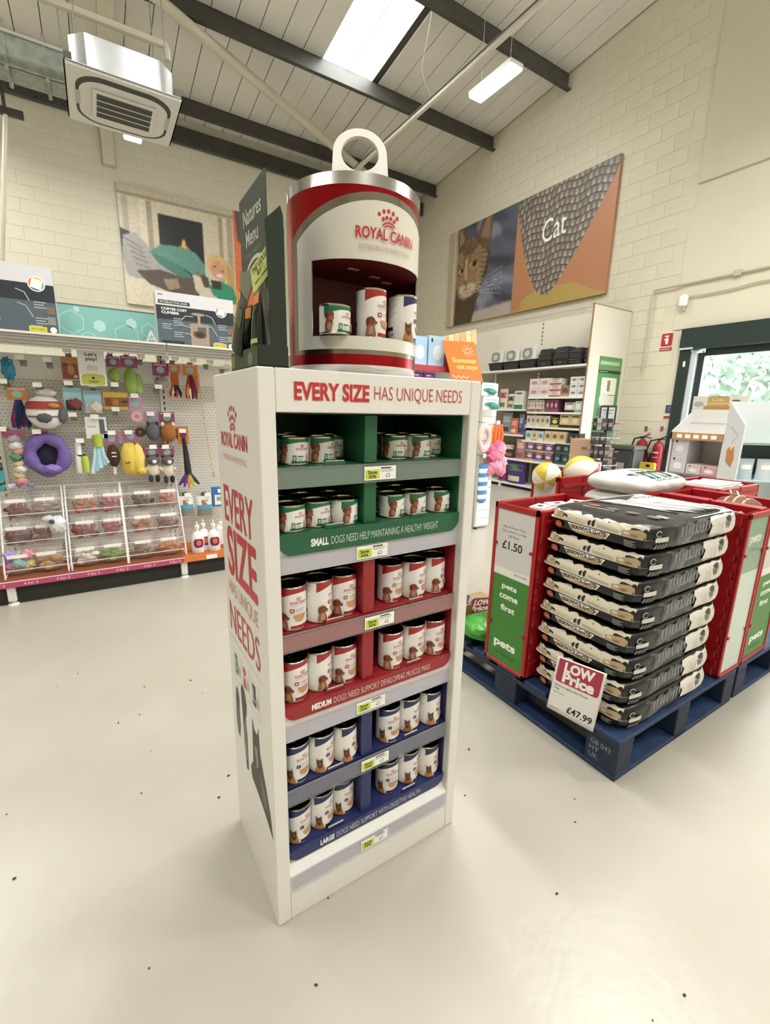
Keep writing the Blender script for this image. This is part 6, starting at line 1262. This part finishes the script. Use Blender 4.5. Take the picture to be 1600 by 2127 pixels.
P = onx(1342, 966, 7.55); e = empty('yellow_box', (7.55, P[1]-.02, 0), 0, 'yellow plastic box in front of the fire extinguishers', 'box'); G().box(-.07, .0, -.15, .13, 0, P[2]+.05, mat('#c9ac2f', .45)).build('body', e, bevel=.012, segs=2); G().box(-.075, -.07, -.08, -.02, P[2]-.02, P[2]+.02, BLACK).build('catch', e)
# notices, signs, conduits
def notice(name, px0, py0, px1, py1, c, label, fn_, X=XG-.006):
    A, B = onx(px0, (py0+py1)/2, X), onx(px1, (py0+py1)/2, X); zt, zb = onx((px0+px1)/2, py0, X)[2], onx((px0+px1)/2, py1, X)[2]; w, h = A[1]-B[1], zt-zb
    e = empty(name, (X, A[1], zb), 0, label, 'sign', 'wall notices'); G().box(-.002, .004, -w, 0, 0, h, mat(c, .45)).build('plate', e); p = Print(); fn_(p, w, h); p.build('sign_print', lambda u, v, t: (-.002-t, -u, v), e)
NR = mat('#b0303a', .45); NB = mat('#3a4668', .45)
notice('safety_sign', 1373, 692, 1398, 729, '#e3dfd4', 'red fire point sign above the extinguishers', lambda p, w, h: (p.rrect(w*.04, h*.26, w*.96, h*.98, .02, NR), p.rrect(w*.4, h*.36, w*.62, h*.76, .03, PAPER), p.rect(w*.3, h*.78, w*.62, h*.86, PAPER), p.rect(w*.28, h*.6, w*.4, h*.68, PAPER), p.rect(0, 0, w, h*.2, NR), p.rect(w*.1, h*.07, w*.85, h*.13, mat('#d6a0a0', .5))))
notice('safety_notice', 1381, 838, 1411, 871, '#dedad2', 'navy and red safety notice beside the door frame', lambda p, w, h: (p.rect(w*.04, h*.38, w, h*.9, NB), p.rect(w*.2, h*.7, w*.85, h*.76, mat('#8a94b0', .5)), p.rect(w*.2, h*.55, w*.85, h*.6, mat('#8a94b0', .5)), p.rect(0, h*.04, w, h*.2, NR)))
for k, (a, b) in enumerate(((1338, 1356), (1371, 1389))): notice('safety_label', a, 884, b, 898, '#d8d2c4', f'small extinguisher label above the {"hose" if k == 0 else "horn"} extinguisher', lambda p, w, h: (p.rect(w*.05, h*.1, w*.45, h*.9, mat('#8a6a60', .5)), p.rect(w*.2, h*.3, w*.4, h*.7, NR), p.rect(w*.5, h*.4, w*.9, h*.5, GREYINK)))
XC = XG-.05; CND = mat('#bdb7a4', .5)
L = [tuple(onx(x, y, XC)) for x, y in ((1334, 772), (1358, 606), (1362, 603), (1600, 553))]; L.append((XC, -3., L[-1][2])); cd = tag(G().tube(L, .016, CND, 8).build('conduit'), 'cream conduit bending down the wall left of the door', 'conduit')
P = onx(1533, 567, XC); G().box(-.03, .03, -.05, .05, -.04, .04, CND).build('junction_box', cd, tuple(P), bevel=.008)
tag(G().tube([tuple(onx(x, y, XC)) for x, y in ((1425, 617), (1470, 610), (1530, 598), (1570, 586), (1640, 574))]+[(XC, -3., onx(1640, 574, XC)[2])], .012, CND, 8).build('cable'), 'sagging cable running right from the white sensor', 'cable')
P = onx(1421, 625, XG-.07); e = empty('door_sensor', tuple(P), 0, 'small white sensor on the wall above the door frame', 'sensor'); G().box(-.045, .03, -.06, .06, -.09, .09, PAPER).build('housing', e, bevel=.025, segs=3); G().cyl((0, 0, -.09), (.02, 0, -.13), .03, CND, 10).build('knuckle', e); G().box(.03, .068, -.03, .03, -.04, .04, CND).build('mount', e)

# ================================================================== cardboard floor displays by the door
UNIT = mat('#d5d3d0', .55); INSD = mat('#8c8a90', .6)
def box_unit():
    X = 5.6; y1, y0 = 2.73, 2.19; z1 = 1.28; e = empty('cardboard_display', (X, y1, 0), 0, 'white cardboard shelf unit with a tan edged top near the door', 'display unit'); w = y1-y0
    for yy in (0, -w+.012): G().box(0, .4, yy-.012, yy, 0, z1, UNIT).build('side_panel', e)
    G().box(.39, .4, -w+.012, -.012, 0, 1.68, UNIT).build('back_panel', e); G().box(.02, .39, -w+.012, -.012, 1.21, 1.22, UNIT).build('tray', e); G().box(0, .02, -w, 0, 1.19, z1-.01, mat('#b58a5c', .55)).build('tray_edge', e)
    for q in (.3, .8): G().box(.02, .39, -w+.012, -.012, q, q+.012, INSD).build('shelf', e)
    g = G(); g.prism([(0, z1), (.4, z1), (.4, 1.5)], lambda u, v, t: (u, t, v), -.012, 0, UNIT); g.build('wing', e)
    hd_ = G().box(.385, .4, -w-.02, 0, 1.38, 1.68, mat('#d9d6cf', .5)).build('header', e); p = Print(); p.rect(0, 1.53, w, 1.68, mat('#cfc9bd', .5)); p.rrect(w*.28, 1.53, w*.68, 1.68, .03, mat('#b0925a', .5)); p.text('Cola', w*.36, 1.62, .04, mat('#d9c9a0', .5), w=w*.22); p.rect(w*.3, 1.59, w*.66, 1.605, mat('#c9b27a', .5)); p.rect(w*.22, 1.53, w*.8, 1.57, mat('#a8824c', .5)); p.ell(w*.12, 1.59, w*.1, .03, mat('#9aa69a', .5)); p.ell(w*.8, 1.62, w*.08, .02, mat('#5a4a44', .5)); p.ell(w*.9, 1.58, w*.05, .012, INK); p.build('header_print', lambda u, v, t: (.385-t, -u, v), hd_)
    for k in range(5): G().box(-.002, 0, -w*(.22+.16*k), -w*(.12+.16*k), 1.21, 1.25, PAPER).build('ticket', e)
    return X, y1, w
X_, Y1_, w_ = box_unit()
def pbox(dy, z, w, h, c, label):
    e = empty('cat_food_box', (X_+.03, Y1_-dy, z), 0, label, 'box', 'boxes in the cardboard unit'); G().box(0, .3, -w, 0, 0, h, mat(c, .5)).build('carton', e, bevel=.003); p = Print(); p.ell(w*.5, h*.42, w*.28, h*.2, mat('#e3e1de', .5), 14); p.ell(w*.25, h*.82, w*.07, h*.08, mat('#3a3436', .5), 10); p.rect(w*.45, h*.75, w*.9, h*.82, mat('#b3b0b4', .5)); p.build('print', lambda u, v, t: (-t, -u, v), e)
pbox(.02, .8125, .17, .19, '#c3c2c6', 'pale grey box with a cup, lower left in the cardboard unit'); pbox(.02, 1.003, .17, .20, '#c6c5c9', 'pale grey box with a cup, upper left in the cardboard unit'); pbox(.20, .8125, .15, .11, '#c9bdb6', 'beige box in the middle of the cardboard unit'); pbox(.355, .8125, .16, .11, '#c99f9f', 'pink box at the right in the cardboard unit')
for k in range(3): tag(G().box(-.08, .08, -.05, .05, 0, .012, mat(('#3a4038', '#c9c6be', '#5a6058')[k], .5)).build('leaflet_pack', None, (X_+.15, Y1_-.2-.05*k, 1.221+.013*k), (0, 0, .4*k), bevel=.003), f'{["dark bottom", "pale middle", "grey top"][k]} packet lying on the cardboard unit tray', 'packet', 'packets on the cardboard unit')
PO = onx(1545, 900, 5.1); PROT = .9; PM = Matrix.Translation((5.1, PO[1], 0))@Matrix.Rotation(PROT, 4, 'Z')
e = empty('pale_display', (5.1, PO[1], 0), PROT, 'pale blue and white display unit at the right picture edge by the door', 'display unit'); PU = mat('#dfe3e4', .5); w = .62; D_ = .28
for yy in (0, -w): G().prism([(0, 0), (D_, 0), (D_, 1.6), (0, 1.38)], lambda u, v, t: (u, t, v), yy-.015, yy, PU).build('side_panel', e)
p = Print(); p.poly([(.10, .97), (.19, 1.02), (.20, 1.14), (.155, 1.17), (.14, 1.13), (.10, 1.18), (.07, 1.06)], mat('#c98a52', .5)); p.rect(.03, .7, .24, .82, mat('#d8c9a0', .5)); p.rect(.06, .73, .21, .79, PU); p.line([(.2, 1.36), (.07, 1.28), (.15, 1.2)], .014, mat('#b9c4cc', .5)); p.build('side_print', lambda u, v, t: (u, t, v), e)
G().box(D_-.015, D_, -w, -.015, 0, 1.6, PU).build('back_panel', e)
for z in (.45, .85, 1.2): G().box(.01, D_-.015, -w, -.015, z, z+.015, mat('#b9cfd6', .5)).build('shelf', e)
G().box(.0, .01, -w, -.015, 1.22, 1.36, mat('#cfe0e2', .5)).build('header', e); G().box(D_-.03, D_-.018, -w, -.015, .9, 1.18, mat('#3c5552', .5)).build('inner_card', e)
for k in range(3):
    o = tag(pouch('pale_bag', None, .16, .2, .09, (mat(('#b9cdd4', '#c9d2d6', '#aab9bf')[k], .5), [(.2, .5, .8, .7, PAPER)]), tuple(PM@Vector((.1, -.13-.18*k, .8655))), PROT-PI/2), f'pale blue bag in the display unit by the door, {ORD[k]} from the left', 'bag', 'pale bags in the display unit')
pp = PM@Vector((.13, -.3, 1.2155)); e = empty('plush_cat', tuple(pp), PROT, 'grey and white plush lying on the shelf of the pale display unit', 'plush toy'); G().ell((0, 0, .045), (.06, .2, .045), mat('#59605a', .9, bump=.4, scale=40), 16, 10, lump(.2, 3, 1)).build('body', e); G().ell((-.02, .12, .07), (.05, .06, .05), mat('#d8d4cc', .9), 12, 8, lump(.1, 3, 2)).build('head', e)

# ================================================================== end of the middle gondola with summer cat toys
bayE = empty('gondola_bay', (2.82, GYB, 0), 0, 'shelving end with red strip and summer cat toys sign', 'shop shelving', 'gondola bays')
G().box(0, 1.14, 0, .03, 0, 1.92, mat('#d8d4c8', .5)).build('back_panel', bayE); REDS = mat('#b23a4a', .45)
for z, c in ((1.92, REDS), (1.72, SHELFW), (1.3, SHELFW), (.9, SHELFW), (.5, SHELFW), (.15, SHELFW)):
    G().box(0, .92, -.42, 0, z-.02, z, SHELFW).build('shelf', bayE); G().box(0, .92, -.43, -.42, z-.06, z, c).build('ticket_strip', bayE)
ep = G().box(1.06, 1.29, -.40, -.37, .03, 1.78, mat('#f2f1ee', .4)).build('slat_panel', bayE)
sl = G().box(1.062, 1.288, -.412, -.40, 0, .088, mat('#f4f3f0', .35)).mesh('slat', bevel=.003)
for k in range(18): inst(sl, 'slat', bayE, (0, 0, .05+.096*k))
G().box(1.26, 1.29, -.37, .03, .03, 1.78, mat('#ecebe6', .4)).build('side_post', bayE); G().lathe([(0, 0), (.03, 0), (.025, .012), (.01, .03)], BLACK, 12, (1.1, -.38, 0)).build('levelling_foot', bayE)
Q = [ony(x, y, 3.96) for x, y in ((939, 789), (1004, 793), (985.5, 711), (918.6, 707))]; c0 = Q[0]; V = [Vector(q_-c0) for q_ in Q]
e = empty('summer_sign', tuple(c0), 0, 'orange summer cat toys sign tilted beside the giant can', 'sign'); fn2 = quad_fn(*V, (0, -1, 0)); g = G(); n_ = [tuple(v) for v in V]+[tuple(v+Vector((0, .006, 0))) for v in V]; g.add(n_, [(0, 1, 2, 3), (7, 6, 5, 4), (0, 4, 5, 1), (1, 5, 6, 2), (2, 6, 7, 3), (3, 7, 4, 0)], mat('#dd7a33', .45)); g.build('board', e)
p = Print(); YL = mat('#eec96a', .5); p.text('Summer', .55, .46, .13, YL, w=.78, bold=.04, align='c'); p.text('cat toys', .58, .27, .14, YL, w=.66, bold=.04, align='c'); SW_ = mat('#f2dcc2', .5); p.ring(.72, .77, .09, .07, .018, SW_)
for k in range(10): a = 2*PI*k/10; p.line([(.72+.12*math.cos(a), .77+.095*math.sin(a)), (.72+.18*math.cos(a), .77+.14*math.sin(a))], .016, SW_)
p.line([(.04+.04*i, .09+.035*math.sin(i*1.6)) for i in range(14)], .022, SW_); p.build('lettering', lambda u, v, t: fn2(u, v, t), e, du=.1)
G().box(.1, .12, .0, .44, -.05, -.03, WIRE).build('bracket', e)
A, B, C3, D3_ = (ony(x, y, 4.2) for x, y in ((908, 722), (992, 715), (990, 684), (908, 701))); wd = empty('wood_board', tuple(A), 0, 'bleached plank board behind the orange sign', 'sign'); N_ = 7
for k in range(N_):
    q0, q1 = k/N_, (k+.93)/N_; V = [Vector(A+(B-A)*q0-A), Vector((B-A)*q1), Vector((D3_-A)+(C3-D3_)*q1), Vector((D3_-A)+(C3-D3_)*q0)]; n_ = [tuple(v) for v in V]+[tuple(v+Vector((0, .015, 0))) for v in V]; G().add(n_, [(0, 1, 2, 3), (7, 6, 5, 4), (0, 4, 5, 1), (1, 5, 6, 2), (2, 6, 7, 3), (3, 7, 4, 0)], mat(('#d3b98a', '#c6a876', '#dcc79c')[k % 3], .6, var=.15, scale=20)).build('plank', wd)
G().box(.2, .23, .015, .03, -.16, .1, WOODE).build('post', wd)
for k, (a, b) in enumerate(((854, 888), (890, 924))):
    A, B = ony(a, 740, 4.05), ony(b, 740, 4.05); zt = ony((a+b)/2, 698, 4.05)[2]; e = empty('blue_box', (A[0], 4.05, 1.9205), 0, f'pale blue carton on the red edged shelf, {"left" if k == 0 else "right"} of two', 'box', 'pale blue cartons'); w, h = B[0]-A[0]-.006, zt-1.92
    G().box(0, w, 0, .2, 0, h, mat('#a9c6de', .45)).build('carton', e, bevel=.003); p = Print(); p.ell(w*.55, h*.45, w*.28, h*.26, mat('#d3e0ea', .5)); p.ell(w*.2, h*.85, w*.06, h*.08, INK, 10); p.build('print', fxz(0, 0, 0), e)
for k, (a, b) in enumerate(((858, 882), (883, 907))):
    A, B = ony(a, 775, 4.05), ony(b, 775, 4.05); e = empty('purple_box', (A[0], 4.06, 1.7205), 0, f'purple carton under the red edged shelf, {"left" if k == 0 else "right"} of two', 'box', 'purple cartons'); w, h = B[0]-A[0]-.006, .125; G().box(0, w, 0, .15, 0, h, mat('#74307f', .45)).build('carton', e, bevel=.003); p = Print(); p.ell(w*.5, h*.35, w*.2, h*.2, mat('#c98a5a', .5)); p.rect(w*.2, h*.7, w*.6, h*.82, mat('#d8c0d8', .5)); p.build('print', fxz(0, 0, 0), e)
A = ony(933, 742, 4.08); tag(G().lathe([(0, 0), (.05, 0), (.052, .01), (.05, .13), (.04, .15), (0, .152)], mat('#8a3a2c', .5), 14).build('red_tub', None, (A[0], 4.1, 1.9205)), 'small dark red tub beside the pale blue cartons', 'tub')
def hangE(box, Y=4.1): return hang(*box, Y)
def htoy(name, box, label, Y=3.98): x, w, z, h = hang(*box, Y); return empty(name, (x, Y, z), 0, label, 'cat toy', 'cat toys on the shelving end'), w, h
for k, (b, c, lb) in enumerate((((1001, 795, 1030, 822), '#dfe6e6', 'upper white and teal toy card on the shelving end'), ((1003, 824, 1036, 852), '#d3dcdc', 'lower white and teal toy card on the shelving end'))):
    e, w, h = htoy('carded_toy', b, lb, 3.98-.02*k); card(e, w, h, 0, 1, c, (('e', .1, .25, .9, .6, '#3f8f86'), ('r', .1, .7, .9, .85, '#b9c9c9'))); plush(e, 'toy', (w*.2, -.02, h*.3), (w*.3, .02, h*.2), '#4f9a8f', .2, k)
    G().cyl((0, 0, h), (0, .4, h+.01), .004, HOOKM, 6).build('hook', e)
e, w, h = htoy('feather_toy', (1012, 876, 1050, 986), 'orange and pink feather toy hanging on the shelving end', 3.95)
for k in range(7): G().tube([((k-3)*.02, 0, h*.95), ((k-3)*.03, -.01*(k % 2), h*.75), ((k-3)*.026, 0, h*.55)], [.014, .018, .012], mat('#d9682f' if k % 2 else '#e58a4c', .8), 6).build('orange_strand', e)
RF = random.Random(2)
for k in range(20): x = RF.uniform(-.38, .42)*w; z = (.08+.5*k/19)*h; plush(e, 'pink_tuft', (x, RF.uniform(-.02, .02), z), (w*.26, .04, h*.11), RF.choice(['#e28aa6', '#e9a6bd', '#d8708f']), .25, k)
G().cyl((0, 0, h*.95), (0, .42, h), .004, HOOKM, 6).build('hook', e); G().box(-.03, .03, -.004, 0, h*.92, h*1.02, TKT).build('ticket', e)
e, w, h = htoy('ring_toy', (992, 878, 1020, 942), 'pale pink ring toy left of the feather toy', 3.93); G().lathe([(w*.36+w*.13*math.cos(a), w*.13*math.sin(a)) for a in np.linspace(0, 2*PI, 10)], mat('#e6c9c6', .7), 20, M=Matrix.Translation((0, 0, h*.5))@Matrix.Rotation(PI/2, 4, 'X')@Matrix.Diagonal((1, h/w, 1, 1))).build('ring', e); G().cyl((0, 0, h), (0, .42, h), .004, HOOKM, 6).build('hook', e)
e, w, h = htoy('sock_toy', (993, 955, 1013, 1044), 'blue and white striped sock toy low on the shelving end', 3.94)
for k in range(9): G().lathe([(w*.46*(1 if k else .5), 0), (w*.48, h*.05), (w*.46, h*.1)], mat('#4f8ac4' if k % 2 == 0 else '#eeeeec', .8), 14, (0, 0, k*h*.1)).build('stripe', e).scale = (1, .35, 1)
G().tube([(-w*.3, 0, h*.9), (0, .02, h*1.08), (w*.3, 0, h*.9)], .004, mat('#d98a6a', .6), 5).build('loop', e); G().cyl((0, .02, h*1.08), (0, .42, h*1.1), .004, HOOKM, 6).build('hook', e); G().box(-.025, .025, -.004, 0, h*1.04, h*1.14, TKT).build('ticket', e)
